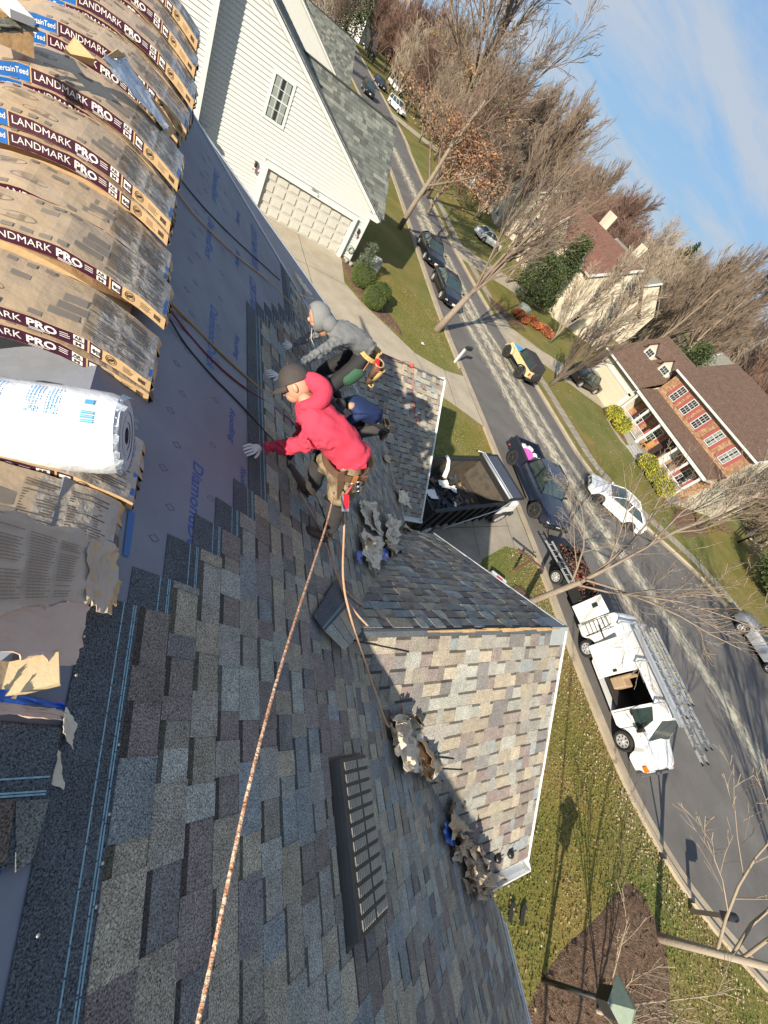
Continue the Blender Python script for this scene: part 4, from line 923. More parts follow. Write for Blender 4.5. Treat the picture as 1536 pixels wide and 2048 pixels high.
bag('pale wrapper with a blue corner below the red worker', [(715, 1060), (760, 1085), (745, 1145), (722, 1115)], [debris_l, debris_m], 50, .05)
bag('blue plastic corner under the pale wrapper below the red worker', [(708, 1102), (722, 1105), (720, 1130), (708, 1120)], bluep_m, 51, .02, 'plastic', 6, name='blue_plastic_scrap')
bag('blue plastic band across the wrapper heap near the gable valley', [(755, 1098), (772, 1102), (770, 1125), (755, 1120)], bluep_m, 52, .03, 'plastic', 6, name='blue_plastic_scrap')
bag('brown wrapper heap right of the blue band near the gable valley', [(768, 1095), (815, 1105), (830, 1130), (785, 1135)], [debris_m, debris_l], 53, .05)
bag('twisted pale wrapper hanging by the low eave edge', [(765, 1035), (795, 1045), (790, 1098), (768, 1090)], [debris_l, debris_m], 54, .06)
bag('wide brown wrapper with a violet patch at the low eave', [(800, 1050), (838, 1070), (860, 1095), (805, 1085)], [debris_m, debris_l], 55, .07)
bag('small tan scrap beside the white gable return', [(790, 978), (812, 985), (818, 1015), (797, 1008)], [debris_l, debris_m], 56, .04, n=10)
bag('tiny brown scrap low on the garage slope beside the eave edge', [(766, 910), (778, 912), (780, 926), (770, 926)], debris_m, 57, .02, n=6)
bag('thin splintered wood and paper strips by the far rake edge', [(583, 538), (600, 560), (622, 592), (606, 588)], [debris_l, kraft_m], 58, .03, n=10)
for i, (a, b, l_) in enumerate((((578, 535), (607, 592), 'long thin pale batten lying by the far rake edge'), ((586, 548), (612, 590), 'second thin batten crossing the paper by the far rake edge'), ((600, 590), (628, 598), 'short curled strip end beyond the grey hood'))):
    mb = MB(); mb.beam(RA(*a, .03), RA(*b, .02), .018, .006, up=main.N); mb.build('batten', MATS['pine'], label=l_, cat='batten')
# loose shingle piece lying across the valley head at the gable peak
ls = empty('loose_shingle', (0, 0, 0), 0, 'loose laminated shingle leaning over the valley at the head of the front gable', 'shingle')
mb = MB(); a, b, c, d = RA(626, 1232, .05), RA(672, 1158, .05), RA(722, 1262, .11), RA(688, 1300, .09)
e1_, e2_ = RA(648, 1262, .07), RA(700, 1205, .075)
up = Vector((.45, -.2, .85)).normalized() * .006
mb.add([a, e1_, e2_, b] + [p + up for p in (a, e1_, e2_, b)], [(0, 3, 2, 1), (4, 5, 6, 7), (0, 1, 5, 4), (1, 2, 6, 5), (2, 3, 7, 6), (3, 0, 4, 7)]); mb.build('headlap', head_m, ls)
for i in range(4):
    f0, f1 = i / 4, (i + 1) / 4 - .02; mb = MB(); q = [e1_.lerp(e2_, f0), e1_.lerp(e2_, f1), d.lerp(c, f1), d.lerp(c, f0)]; mb.add(q + [p + up * 1.6 for p in q], [(0, 1, 2, 3), (7, 6, 5, 4), (0, 4, 5, 1), (1, 5, 6, 2), (2, 6, 7, 3), (3, 7, 4, 0)], 0, PAL[(i * 3 + 2) % 8]); mb.build('tab', shingle_m, ls)
mb = MB()
for f in (.86, .80): mb.beam(a.lerp(e1_, f) + up * 1.15, b.lerp(e2_, f) + up * 1.15, .004, .001, up=up)
mb.build('seal_lines', cyan_m, ls, kind='stuff')
# ================================================================ ROPES, HOSE AND CABLES
rope_o = M('orange_flecked_rope', (.62, .26, .13), .8, .5, 70, bump=.6, bscale=120, col2=(.55, .45, .33)); rope_t = M('tan_rope', (.56, .33, .20), .75, .15, 40, bump=.3, bscale=100)
cable_k = M('black_cable', (.012, .012, .013), .4, .1); rope_r = M('red_hose', (.16, .018, .03), .45, .15); rope_y = M('yellow_hose', (.30, .19, .05), .5, .15)
def smooth(P, k=6):
    o = []
    for i in range(len(P) - 1):
        a, b, c, d = P[max(i - 1, 0)], P[i], P[i + 1], P[min(i + 2, len(P) - 1)]
        for j in range(k): t = j / k; o.append(.5 * ((2 * b) + (c - a) * t + (2 * a - 5 * b + 4 * c - d) * t * t + (3 * b - a - 3 * c + d) * t ** 3))
    return o + [P[-1]]
def rope(name, pts, r, mat, label, cat='rope', seg=6):
    mb = MB(); mb.tube(smooth([RA(*p) for p in pts], seg), r, 8); return mb.build(name, mat, label=label, cat=cat)
rope('safety_rope', [(372, 2130, .42), (396, 2046, .42), (445, 1820, .46), (505, 1545, .52), (575, 1290, .55), (652, 1052, .58), (668, 985, .60)], .0062, rope_o, 'thick orange flecked safety rope running down to the red worker harness')
rope('safety_rope', [(668, 985, .5), (688, 1030, .3), (686, 1150, .15), (700, 1230, .12), (732, 1330, .10), (770, 1440, .08), (782, 1452, .05)], .0095, rope_t, 'tan rope hanging from the red worker and curving down to the wrappers')
rope('air_hose', [(600, 985, .02), (640, 1060, .02), (665, 1130, .02), (700, 1210, .12), (755, 1275, .16), (790, 1350, .14), (806, 1420, .12), (812, 1470, .06)], .0095, rope_t, 'tan hose looping across the valley towards the large wrapper', 'hose')
rope('air_hose', [(655, 1080, .02), (690, 1180, .03), (760, 1232, .05), (820, 1262, .10), (842, 1320, .12), (845, 1380, .08), (850, 1430, .05), (858, 1440, .06)], .0095, rope_t, 'outer tan hose arching over the gable peak into the sunlight', 'hose')
rope('air_hose', [(880, 1490, .10), (905, 1492, .10), (912, 1520, .10), (895, 1540, .08), (860, 1530, .08), (838, 1510, .10)], .0065, rope_t, 'short looped hose end resting on the wrappers', 'hose')
rope('safety_rope', [(340, 365, .02), (395, 435, .02), (470, 508, .02), (540, 565, .03), (602, 628, .20), (640, 660, .40)], .007, rope_t, 'long tan rope crossing the underlayment to the grey hooded worker')
rope('air_hose', [(335, 600, .05), (380, 645, .01), (440, 705, .012), (500, 760, .012), (560, 812, .012), (600, 850, .02), (650, 930, .02)], .0085, rope_y, 'dull yellow hose running from the stack under the red worker', 'hose')
rope('air_hose', [(335, 612, .05), (375, 665, .01), (425, 720, .012), (480, 768, .012), (545, 812, .012), (590, 850, .02), (625, 905, .02)], .007, rope_r, 'dark red hose beside the dull yellow one', 'hose')
rope('air_hose', [(336, 632, .04), (372, 690, .01), (425, 752, .012), (480, 808, .012), (545, 880, .012), (600, 940, .012), (640, 1010, .02), (665, 1080, .02)], .006, cable_k, 'thin dark hose nearest the big printed word', 'hose')
rope('power_cable', [(383, 198, .30), (386, 235, .12), (378, 262, .06), (352, 292, .04), (345, 330, .03), (395, 400, .012), (470, 478, .012), (560, 560, .012)], .0055, cable_k, 'black cable dropping from the far end of the stack over the underlayment', 'cable')
rope('safety_rope', [(745, 712, .35), (800, 722, .3)], .004, M('red_cord', (.6, .06, .04), .5), 'thin red cord behind the tool belt of the grey worker') if False else None
def onC(u, v, h=.02):
    d = ray(u, v); t = (CZR - EYE.z + .75 * (0 - CYR)) / (d.z - .75 * d.y); return EYE + d * t + Cn.N * h
mb = MB(); mb.tube(smooth([onC(742, 700, .05), onC(785, 722, .03), onC(822, 731, .04), onC(826, 800, .02), onC(835, 858, .02)]), .012, 6); mb.build('red_cord', M('red_cord', (.55, .09, .05), .6), label='thin red cord and knot lying across the garage roof', cat='cord')
mb = MB(); mb.ball(onC(822, 732, .05), (.06, .05, .05), 8, jit=.5); mb.build('cord_knot', MATS['red_cord'], label='orange red knot at the garage roof ridge', cat='knot')
# short dark slits left by lifted shingles are tin step flashings
for i, (a, b) in enumerate((((760, 1400), (768, 1402)),)): pass
for i, (a, b, l_) in enumerate((((700, 1278), (815, 1302), 'thin dark metal rod lying on the sunny gable near its peak'), ((875, 1512), (905, 1515), 'short dark rod beside the looped hose'), ((880, 1535), (922, 1537), 'second short dark rod below the looped hose'))):
    def onB(u, v, h=.02):
        d = ray(u, v); t = (VZ - EYE.z + .75 * (0 - VY)) / (d.z - .75 * d.y); return EYE + d * t + B1.N * h
    mb = MB(); mb.tube([onB(*a), onB(*b)], .006, 6); mb.build('metal_rod', cable_k, label=l_, cat='rod')
for i, (u, v, l_) in enumerate(((992, 1712, 'larger round dark plastic cap at the gable eave corner'), (1017, 1703, 'smaller dark cap with a stem at the gable eave corner'))):
    mb = MB(); q = onB(u, v, .03); mb.ball(q, (.05, .05, .035), 10); mb.tube([q, q + Vector((.02, .03, .08))], .006, 6); mb.build('vent_stub', cable_k, label=l_, cat='cap', kind='thing')
# ================================================================ PEOPLE
skin_m = M('skin', (.52, .29, .19), .55, .08, 20)
red_m = M('red_hoodie', (.60, .045, .085), .9, .14, 5, bump=.25, bscale=30)
greyh_m = M('grey_hoodie', (.17, .175, .175), .85, .12, 8, bump=.25, bscale=30)
camo_m = M('camo_trousers', (.16, .115, .07), .85, .25, 14, col2=(.30, .235, .15), bump=.2, bscale=40)
darkp_m = M('dark_trousers', (.045, .042, .042), .85, .15, 8, bump=.2)
boot_m = M('worn_boot', (.10, .055, .035), .7, .3, 30, bump=.2); sole_m = M('boot_sole', (.05, .045, .04), .8)
black_m = M('black_cloth', (.018, .018, .02), .8, .1); glove_m = M('white_glove', (.66, .66, .64), .8, .1, 30, bump=.3); gred_m = M('maroon_glove', (.16, .03, .035), .7, .1)
leather_m = M('tan_leather', (.42, .17, .05), .6, .2, 14, bump=.2); straw_m = M('yellow_leather', (.62, .40, .16), .6, .15, 12, bump=.2); brownl_m = M('brown_leather', (.13, .075, .045), .6, .2, 12, bump=.2)
capm_m = M('cap_cloth', (.055, .045, .042), .8, .15, 20, bump=.2); green_m = M('green_trousers', (.035, .10, .055), .85, .12, 9, bump=.2); navy_m = M('navy_cloth', (.012, .028, .10), .8, .12, 9, bump=.2)
def skin(name, J, E, mat, parent, sub=2, root=None, fold=0):
    keys = list(J); idx = {k: i for i, k in enumerate(keys)}
    me = bpy.data.meshes.new(name); me.from_pydata([J[k][0] for k in keys], [(idx[a], idx[b]) for a, b in E], []); me.materials.append(mat)
    o = link(name, me, parent); sk = o.modifiers.new('skin', 'SKIN'); sk.use_smooth_shade = True; sk.branch_smoothing = .3
    lay = me.skin_vertices[0] if me.skin_vertices else None
    if lay is None:
        bpy.context.view_layer.objects.active = o; bpy.ops.mesh.customdata_skin_add() ; lay = me.skin_vertices[0]
    for k in keys:
        r = J[k][1]; lay.data[idx[k]].radius = (r, r) if not isinstance(r, tuple) else r
    lay.data[idx[root or keys[0]]].use_root = True
    s = o.modifiers.new('sub', 'SUBSURF'); s.levels = sub; s.render_levels = sub
    if fold:
        tx = bpy.data.textures.new(name + 'f', 'CLOUDS'); tx.noise_scale = .085; tx.noise_type = 'HARD_NOISE'; d = o.modifiers.new('d', 'DISPLACE'); d.texture = tx; d.strength = fold; d.mid_level = .5
        if fold > .03:
            t2 = bpy.data.textures.new(name + 'g', 'CLOUDS'); t2.noise_scale = .045; t2.noise_type = 'HARD_NOISE'; d2 = o.modifiers.new('d2', 'DISPLACE'); d2.texture = t2; d2.strength = fold * .45; d2.mid_level = .5
    return o
def V(*a): return Vector(a)
def W_(x, y, z): return Vector((x, y, 9.7 + z))
def hand(parent, wrist, tip, palm_n, mat, s=1.0, curl=.35, side=1):
    """palm and five separate fingers, wrist -> tip direction"""
    d = (tip - wrist).normalized(); n = palm_n.normalized(); x = d.cross(n).normalized() * side; n = x.cross(d) * side; L0 = .095 * s
    J = {'w': (wrist, .026 * s), 'p': (wrist + d * .045 * s, (.034 * s, .018 * s)), 'k': (wrist + d * .08 * s, (.036 * s, .015 * s))}; E = [('w', 'p'), ('p', 'k')]
    for i, (o_, l) in enumerate(((-.030, .055), (-.011, .068), (.010, .063), (.029, .050))):
        b = wrist + d * .082 * s + x * o_ * s; m_ = b + d * l * .5 * s - n * curl * .012 * s; e = m_ + d * l * .42 * s - n * curl * .035 * s
        J['a%d' % i] = (b, .0095 * s); J['b%d' % i] = (m_, .0088 * s); J['c%d' % i] = (e, .0075 * s); E += [('k', 'a%d' % i), ('a%d' % i, 'b%d' % i), ('b%d' % i, 'c%d' % i)]
    b = wrist + d * .035 * s - x * .030 * s; m_ = b + d * .03 * s - x * .022 * s - n * .006 * s; e = m_ + d * .026 * s - x * .008 * s - n * .01 * s
    J['t0'] = (b, .013 * s); J['t1'] = (m_, .0105 * s); J['t2'] = (e, .009 * s); E += [('p', 't0'), ('t0', 't1'), ('t1', 't2')]
    return skin('glove', J, E, mat, parent, 1, 'w')
def head(parent, c, fwd, up, s=1.0):
    f = fwd.normalized(); u = (up - f * up.dot(f)).normalized(); r = f.cross(u); Mx = Matrix((r, f, u)).transposed(); mb = MB()
    mb.ball(c, (.077 * s, .095 * s, .112 * s), 20, 0, rot=Mx); P = lambda a, b, d: c + Mx @ Vector((a * s, b * s, d * s))
    mb.ball(P(0, .035, -.055), (.055 * s, .062 * s, .055 * s), 14, rot=Mx)             # jaw
    mb.ball(P(0, .098, -.020), (.013 * s, .022 * s, .026 * s), 8, rot=Mx)              # nose
    mb.ball(P(0, .085, -.062), (.025 * s, .012 * s, .008 * s), 8, rot=Mx)              # mouth
    for q in (-1, 1):
        mb.ball(P(q * .080, -.008, -.010), (.012 * s, .020 * s, .032 * s), 8, rot=Mx); mb.ball(P(q * .030, .084, .008), (.016 * s, .012 * s, .010 * s), 8, rot=Mx)
    mb.tube([P(0, -.02, -.08), P(0, -.035, -.19)], .052 * s, 12)
    o = mb.build('head', skin_m, parent); e = MB()
    for q in (-1, 1): e.ball(P(q * .030, .094, .008), (.010 * s, .006 * s, .005 * s), 6, rot=Mx); e.beam(P(q * .045, .088, .026), P(q * .018, .094, .028), .006, .004)
    e.build('eyes', black_m, o); return P
def boot(parent, heel, toe, ankle, mat=boot_m):
    d = (toe - heel).normalized(); u = (ankle - heel); J = {'h': (heel + u * .28, .040), 'm': (heel.lerp(toe, .5) + u.normalized() * .035, (.044, .036)), 't': (toe + u.normalized() * .028, (.040, .026)), 'a': (heel.lerp(ankle, .8), .046), 'b': (ankle + u.normalized() * .05, .05)}
    o = skin('boot', J, [('h', 'm'), ('m', 't'), ('h', 'a'), ('a', 'b')], mat, parent, 2, 'h')
    n = main.N; x = d.cross(n).normalized(); mb = MB(); pts = []
    for t_, w_ in ((-.05, .030), (.1, .036), (.5, .036), (.8, .046), (1.05, .038), (1.15, .02)): pts.append((t_, w_))
    L1 = [heel + (toe - heel) * t_ + x * w_ for t_, w_ in pts] + [heel + (toe - heel) * t_ - x * w_ for t_, w_ in pts[::-1]]
    mb.prism(L1, n * .002, n * .028); mb.build('sole', sole_m, o); return o
# ---- red hooded worker
rw = empty('person', (0, 0, 0), 0, 'worker in a bright red hoodie and dark cap bending over new shingles', 'person')
ft1, ft2 = RA(640, 1078, .0), RA(604, 990, .0)
hip = W_(1.23, 1.80, -1.80); chest = W_(.93, 1.90, -1.62); neck = W_(.80, 2.03, -1.575)
hl_, hr_ = hip + V(.02, -.10, -.03), hip + V(.02, .11, -.03)
d1 = V(-.55, -.30, 0); 
a1 = ft1 + V(.045, .03, .10); a2 = ft2 + V(.05, .0, .10); k1 = a1.lerp(hl_, .5) + V(-.04, -.02, .0); k2 = a2.lerp(hr_, .5) + V(-.12, .02, .0)
skin('body', {'hip': (hip + V(0, 0, -.05), .05), 'ch': (chest, .055), 'n': (neck, .05), 'h1': (hl_, .06), 'k1': (k1, .045), 'a1': (a1, .035), 'h2': (hr_, .06), 'k2': (k2, .045), 'a2': (a2, .035)}, [('hip', 'ch'), ('ch', 'n'), ('hip', 'h1'), ('h1', 'k1'), ('k1', 'a1'), ('hip', 'h2'), ('h2', 'k2'), ('k2', 'a2')], skin_m, rw, 1, 'hip')
sh1, sh2 = W_(.92, 1.76, -1.68), W_(.90, 2.10, -1.74)
wr1 = RA(520, 893, .07); el1 = sh1.lerp(wr1, .52) + V(.03, -.02, -.01); wr2 = RA(585, 890, .12); el2 = sh2.lerp(wr2, .5) + V(.06, .06, -.02)
mid = chest.lerp(hip, .5) + V(-.01, -.01, .045)
skin('hoodie', {'hem': (hip + V(.085, .0, -.04), (.135, .175)), 'hip': (hip + V(.02, 0, .0), (.145, .18)), 'mid': (mid, (.145, .175)), 'ch': (chest, (.145, .17)), 'n': (neck + V(.0, 0, .0), .085), 's1': (sh1, .088), 'e1': (el1, .068), 'w1': (wr1.lerp(el1, .10), .044), 's2': (sh2, .085), 'e2': (el2, .062), 'w2': (wr2.lerp(el2, .12), .044)},
     [('hem', 'hip'), ('hip', 'mid'), ('mid', 'ch'), ('ch', 'n'), ('ch', 's1'), ('s1', 'e1'), ('e1', 'w1'), ('ch', 's2'), ('s2', 'e2'), ('e2', 'w2')], red_m, rw, 3, 'ch', fold=.05)
mb = MB(); hc = neck + V(.045, -.01, .035)     # hood lying folded behind the neck
mb.tube(smooth([hc + V(-.06, .125, -.035), hc + V(.03, .10, .012), hc + V(.085, .01, .03), hc + V(.045, -.085, .0), hc + V(-.05, -.10, -.05)], 5), [.03, .035, .042, .05, .055, .06, .062, .064, .066, .066, .066, .064, .062, .06, .056, .052, .048, .042, .036, .03, .026], 10)
mb.build('hood', red_m, rw)
hd = W_(.795, 2.135, -1.605); fwd = V(-.55, .05, -.65); upv = V(-.45, .45, .55)
P = head(rw, hd, fwd, upv)
# cap
f = fwd.normalized(); u = (upv - f * upv.dot(f)).normalized(); r_ = f.cross(u); Mx = Matrix((r_, f, u)).transposed()
mb = MB(); vs = []; nn = 18; kk = 6; fs = []
for i in range(kk + 1):
    a = math.pi / 2 * i / kk * .98
    for j in range(nn): t = 6.283 * j / nn; vs.append(hd + Mx @ V(.090 * math.cos(a) * math.cos(t), .108 * math.cos(a) * math.sin(t), .022 + .112 * math.sin(a)))
for i in range(kk):
    for j in range(nn): fs.append((i * nn + j, i * nn + (j + 1) % nn, (i + 1) * nn + (j + 1) % nn, (i + 1) * nn + j))
mb.add(vs, fs, 0, smooth=True); mb.ball(hd + Mx @ V(0, 0, .136), .009, 8)
cap = mb.build('cap', capm_m, rw)
mb = MB(); vs = []; fs = []
for i in range(13):
    t = rad(25) + rad(130) * i / 12
    for k in range(2): rr = 1 + .75 * k * math.sin((t - rad(25)) / rad(130) * math.pi) ** .6; vs.append(hd + Mx @ V(.088 * math.cos(t) * (1 + .12 * k), .104 * math.sin(t) * rr + .0, .026 - .022 * k - .02 * k * abs(math.cos(t))))
for i in range(12): fs.append((2 * i, 2 * i + 1, 2 * i + 3, 2 * i + 2))
mb.add(vs, fs, 0, smooth=True); b_ = mb.build('brim', capm_m, cap); s_ = b_.modifiers.new('s', 'SOLIDIFY'); s_.thickness = .004
# trousers: camouflage shorts-like overtrousers over dark legs
skin('trousers', {'top': (hip + V(-.03, 0, .05), (.15, .15)), 'hip': (hip + V(.03, 0, -.05), (.175, .175)), 'h1': (hl_ + V(.03, -.02, -.14), .135), 'k1': (hl_.lerp(k1, 1.05), .108), 'h2': (hr_ + V(.03, 0, -.14), .13), 'k2': (hr_.lerp(k2, 1.0), .105)}, [('top', 'hip'), ('hip', 'h1'), ('h1', 'k1'), ('hip', 'h2'), ('h2', 'k2')], camo_m, rw, 2, 'hip', fold=.02)
skin('trouser_leg', {'k0': (k1.lerp(hl_, .2), .085), 'k1': (k1, .088), 'm': (k1.lerp(a1, .5) + V(.02, 0, 0), .078), 'a1': (a1.lerp(ft1, .1), .062)}, [('k0', 'k1'), ('k1', 'm'), ('m', 'a1')], darkp_m, rw, 2, 'k1', fold=.02)
skin('trouser_leg', {'k0': (k2.lerp(hr_, .2), .085), 'k1': (k2, .088), 'm': (k2.lerp(a2, .5) + V(.02, 0, 0), .078), 'a1': (a2.lerp(ft2, .1), .062)}, [('k0', 'k1'), ('k1', 'm'), ('m', 'a1')], darkp_m, rw, 2, 'k1', fold=.02)
boot(rw, ft1 + V(.055, .02, .0) - V(.0, 0, .035), ft1 + V(-.17, -.02, .125) * 1.0, a1); boot(rw, ft2 + V(.05, .03, -.035), ft2 + V(-.13, .16, .10), a2)
hand(rw, wr1, RA(483, 902, .03), main.N, glove_m, 1.05, .9); hand(rw, wr2, RA(545, 905, .03), main.N, black_m, 1.05, .9, -1)
# tool belt, pouches and harness
def pouch(parent, c, d, rz, mat, name='pouch', tilt=0, leaf=True):
    o = empty(name, c, 0); o.parent = parent; R = Matrix.Rotation(rz, 3, 'Z') @ Matrix.Rotation(tilt, 3, 'X'); w_, dp, h = d; mb = MB()
    n = 12; prof = [(0, -h), (.42, -h * .97), (.5, -h * .5), (.52, 0)]
    vs = []; fs = []
    for k, (q, z) in enumerate(prof[1:]):
        for j in range(n): t = 6.283 * j / n; vs.append(R @ V(w_ * q * math.cos(t), dp * q * math.sin(t) * (1 if math.sin(t) > 0 else .5), z))
    for k in range(2):
        for j in range(n): fs.append((k * n + j, k * n + (j + 1) % n, (k + 1) * n + (j + 1) % n, (k + 1) * n + j))
    fs.append(tuple(range(n - 1, -1, -1))); mb.add(vs, fs, 0, smooth=True); q = mb.build('pocket', mat, o); s = q.modifiers.new('s', 'SOLIDIFY'); s.thickness = .006
    mb = MB(); mb.tube([R @ V(w_ * .53 * math.cos(6.283 * j / 14), dp * .53 * math.sin(6.283 * j / 14) * (1 if math.sin(6.283 * j / 14) > 0 else .5), .0) for j in range(15)], .007, 6, cap=False); mb.build('rim', straw_m if mat is not leather_m else leather_m, o)
    return o
belt = MB(); bc = hip + V(.0, 0, -.03)
bp_ = [bc + V(.16 * math.cos(a), .175 * math.sin(a), .02 * math.cos(a)) for a in [6.283 * i / 24 for i in range(25)]]
for i in range(24): belt.beam(bp_[i], bp_[i + 1] + (bp_[i + 1] - bp_[i]) * .1, .012, .055)
belt.build('tool_belt', brownl_m, rw)
pouch(rw, hip + V(.12, .18, -.06), (.17, .12, .20), rad(-40), leather_m, tilt=.1); pouch(rw, hip + V(.19, .07, -.05), (.16, .11, .24), rad(-90), leather_m); pouch(rw, hip + V(.17, .16, -.19), (.10, .08, .13), rad(-60), M('orange_tape', (.75, .10, .02), .5), 'tape_pouch')
for a, b, w2, mt in (((-.09, -.17, .02), (.02, -.20, -.22), .045, brownl_m), ((.10, -.16, .02), (.17, -.12, -.22), .04, brownl_m), ((.02, -.185, .03), (.05, -.20, -.16), .03, leather_m)):
    mb = MB(); mb.beam(hip + V(*a), hip + V(*b), .012, w2, up=(1, .2, 0)); mb.build('strap', mt, rw)
for q in (V(.06, -.19, -.03), V(.09, -.19, -.08), V(.03, -.19, -.06)):
    mb = MB(); mb.tube([hip + q + V(.022 * math.cos(t), -.01, .03 * math.sin(t)) for t in [6.283 * i / 10 for i in range(11)]], .005, 6, cap=False); mb.build('metal_ring', M('steel', (.45, .45, .46), .3, .1, metal=.9), rw)
g = MB(); gq = hip + V(-.01, -.26, -.10); g.beam(gq, gq + V(.01, -.10, -.05), .055, .022); gro = g.build('rope_grab', M('rope_grab_metal', (.62, .62, .63), .3, .1, metal=.8), rw, bevel=.006)
g = MB(); g.beam(gq + V(.0, -.005, .016), gq + V(.006, -.09, -.03), .04, .006); g.build('red_lever', M('red_paint', (.55, .02, .03), .4), gro)
g = MB(); g.tube([hip + V(.03, -.20, -.05), hip + V(.0, -.24, -.08), gq], .008, 6); g.build('lanyard', M('pink_webbing', (.60, .10, .11), .7), rw)
tl = RA(578, 898, .04)
ng = empty('nail_gun', tl, 0, 'black nail gun held in the right hand of the red hooded worker', 'nail gun')
mb = MB(); mb.box((0, 0, .0), (.06, .18, .07)); mb.box((.0, -.06, -.03), (.045, .05, .09)); mb.build('body', black_m, ng, bevel=.008); mb = MB(); mb.beam((0, .05, -.03), (.0, .14, -.05), .02, .05); mb.build('magazine', MATS['steel'], ng)
# ---- grey hooded worker
gw = empty('person', (0, 0, 0), 0, 'worker in a grey hoodie with the hood up, kneeling on new shingles', 'person')
hip = W_(1.98, 3.93, -2.17); chest = W_(1.63, 3.90, -2.09); neck = W_(1.50, 3.97, -2.10)
hl_, hr_ = hip + V(0, -.10, -.04), hip + V(.02, .11, -.04); k1 = RA(655, 728, .06); k2 = RA(690, 700, .08); k1 = W_(1.70, 3.72, -2.82); k2 = W_(1.72, 4.12, -2.83)
a1 = W_(2.12, 3.70, -3.05); a2 = W_(2.14, 4.14, -3.08)
skin('body', {'hip': (hip + V(0, 0, -.05), .05), 'ch': (chest, .055), 'n': (neck, .05), 'h1': (hl_, .06), 'k1': (k1, .045), 'a1': (a1, .035), 'h2': (hr_, .06), 'k2': (k2, .045), 'a2': (a2, .035)}, [('hip', 'ch'), ('ch', 'n'), ('hip', 'h1'), ('h1', 'k1'), ('k1', 'a1'), ('hip', 'h2'), ('h2', 'k2'), ('k2', 'a2')], skin_m, gw, 1, 'hip')
sh1, sh2 = W_(1.56, 3.74, -2.15), W_(1.58, 4.12, -2.18); wr1 = RA(556, 750, .07); wr2 = RA(583, 692, .07); el1 = W_(1.28, 3.45, -2.25); el2 = W_(1.38, 4.02, -2.38)
mid = chest.lerp(hip, .5) + V(0, 0, .03)
skin('hoodie', {'hem': (hip + V(.08, 0, -.03), (.13, .15)), 'hip': (hip, (.14, .155)), 'mid': (mid, (.145, .155)), 'ch': (chest, (.15, .155)), 'n': (neck, .085), 's1': (sh1, .078), 'e1': (el1, .058), 'w1': (wr1.lerp(el1, .1), .04), 's2': (sh2, .075), 'e2': (el2, .055), 'w2': (wr2.lerp(el2, .1), .04)},
     [('hem', 'hip'), ('hip', 'mid'), ('mid', 'ch'), ('ch', 'n'), ('ch', 's1'), ('s1', 'e1'), ('e1', 'w1'), ('ch', 's2'), ('s2', 'e2'), ('e2', 'w2')], greyh_m, gw, 3, 'ch', fold=.045)
hd = W_(1.385, 4.06, -2.12); fwd = V(-.72, -.10, -.42); upv = V(-.2, .35, .75); P = head(gw, hd, fwd, upv, 1.0)
f = fwd.normalized(); u = (upv - f * upv.dot(f)).normalized(); r_ = f.cross(u); Mx = Matrix((r_, f, u)).transposed(); mb = MB(); vs = []; fs = []; nn = 20; kk = 10
for i in range(kk + 1):
    a = -math.pi / 2 + (math.pi * .70) * i / kk       # from the back pole forwards, open at the face
    for j in range(nn): t = 6.283 * j / nn; vs.append(hd + Mx @ V(.118 * math.cos(a) * math.cos(t), .128 * math.sin(a) - .01, .145 * math.cos(a) * math.sin(t) - .01))
for i in range(kk):
    for j in range(nn): fs.append((i * nn + j, i * nn + (j + 1) % nn, (i + 1) * nn + (j + 1) % nn, (i + 1) * nn + j))
mb.add(vs, fs, 0, smooth=True); q = mb.build('hood', M('grey_hood', (.21, .215, .215), .85, .1, 8, bump=.2), gw); s = q.modifiers.new('s', 'SOLIDIFY'); s.thickness = .010
mb = MB(); mb.ball(neck + V(.0, -.01, .0), (.10, .11, .085), 14); mb.build('hood_collar', greyh_m, gw)
mb = MB(); mb.ball(hd + Mx @ V(0, .02, -.045), (.062, .075, .05), 12, rot=Mx); mb.build('beard', M('dark_hair', (.02, .014, .01), .8), gw)
for q in (-.03, .03):
    mb = MB(); mb.tube([hd + Mx @ V(q, .09, -.10), hd + Mx @ V(q * 1.3, .12, -.20), hd + Mx @ V(q * 1.5, .10, -.28)], .0025, 5); mb.build('drawstring', wht_ink, gw)
skin('trousers', {'top': (hip + V(-.04, 0, .03), .12), 'hip': (hip + V(.02, 0, -.04), (.155, .155)), 'h1': (hl_ + V(-.02, -.02, -.08), .11), 'k1': (k1, .085), 'a1': (a1, .065), 'h2': (hr_ + V(0, 0, -.08), .11), 'k2': (k2, .085), 'a2': (a2, .065)}, [('top', 'hip'), ('hip', 'h1'), ('h1', 'k1'), ('k1', 'a1'), ('hip', 'h2'), ('h2', 'k2'), ('k2', 'a2')], black_m, gw, 2, 'hip', fold=.02)
skin('trouser_panel', {'a': (hl_ + V(.03, -.03, -.10), .117), 'b': (hl_.lerp(k1, .62) + V(.03, -.03, 0), .096)}, [('a', 'b')], green_m, gw, 2, 'a', fold=.02)
boot(gw, a1 + V(.0, 0, -.03), a1 + V(.18, -.01, -.14), a1 + V(-.04, 0, .04)); boot(gw, a2 + V(.0, 0, -.03), a2 + V(.18, .02, -.14), a2 + V(-.04, 0, .04))
hand(gw, wr1, RA(528, 742, .03), main.N, glove_m, 1.0, .8); hand(gw, wr2, RA(556, 688, .03), main.N, glove_m, 1.0, .8, -1)
belt = MB(); bc = hip + V(.04, 0, -.02); bp_ = [bc + V(.15 * math.cos(a), .165 * math.sin(a), -.03 * math.cos(a)) for a in [6.283 * i / 24 for i in range(25)]]
for i in range(24): belt.beam(bp_[i], bp_[i + 1] + (bp_[i + 1] - bp_[i]) * .1, .012, .05)
belt.build('tool_belt', straw_m, gw)
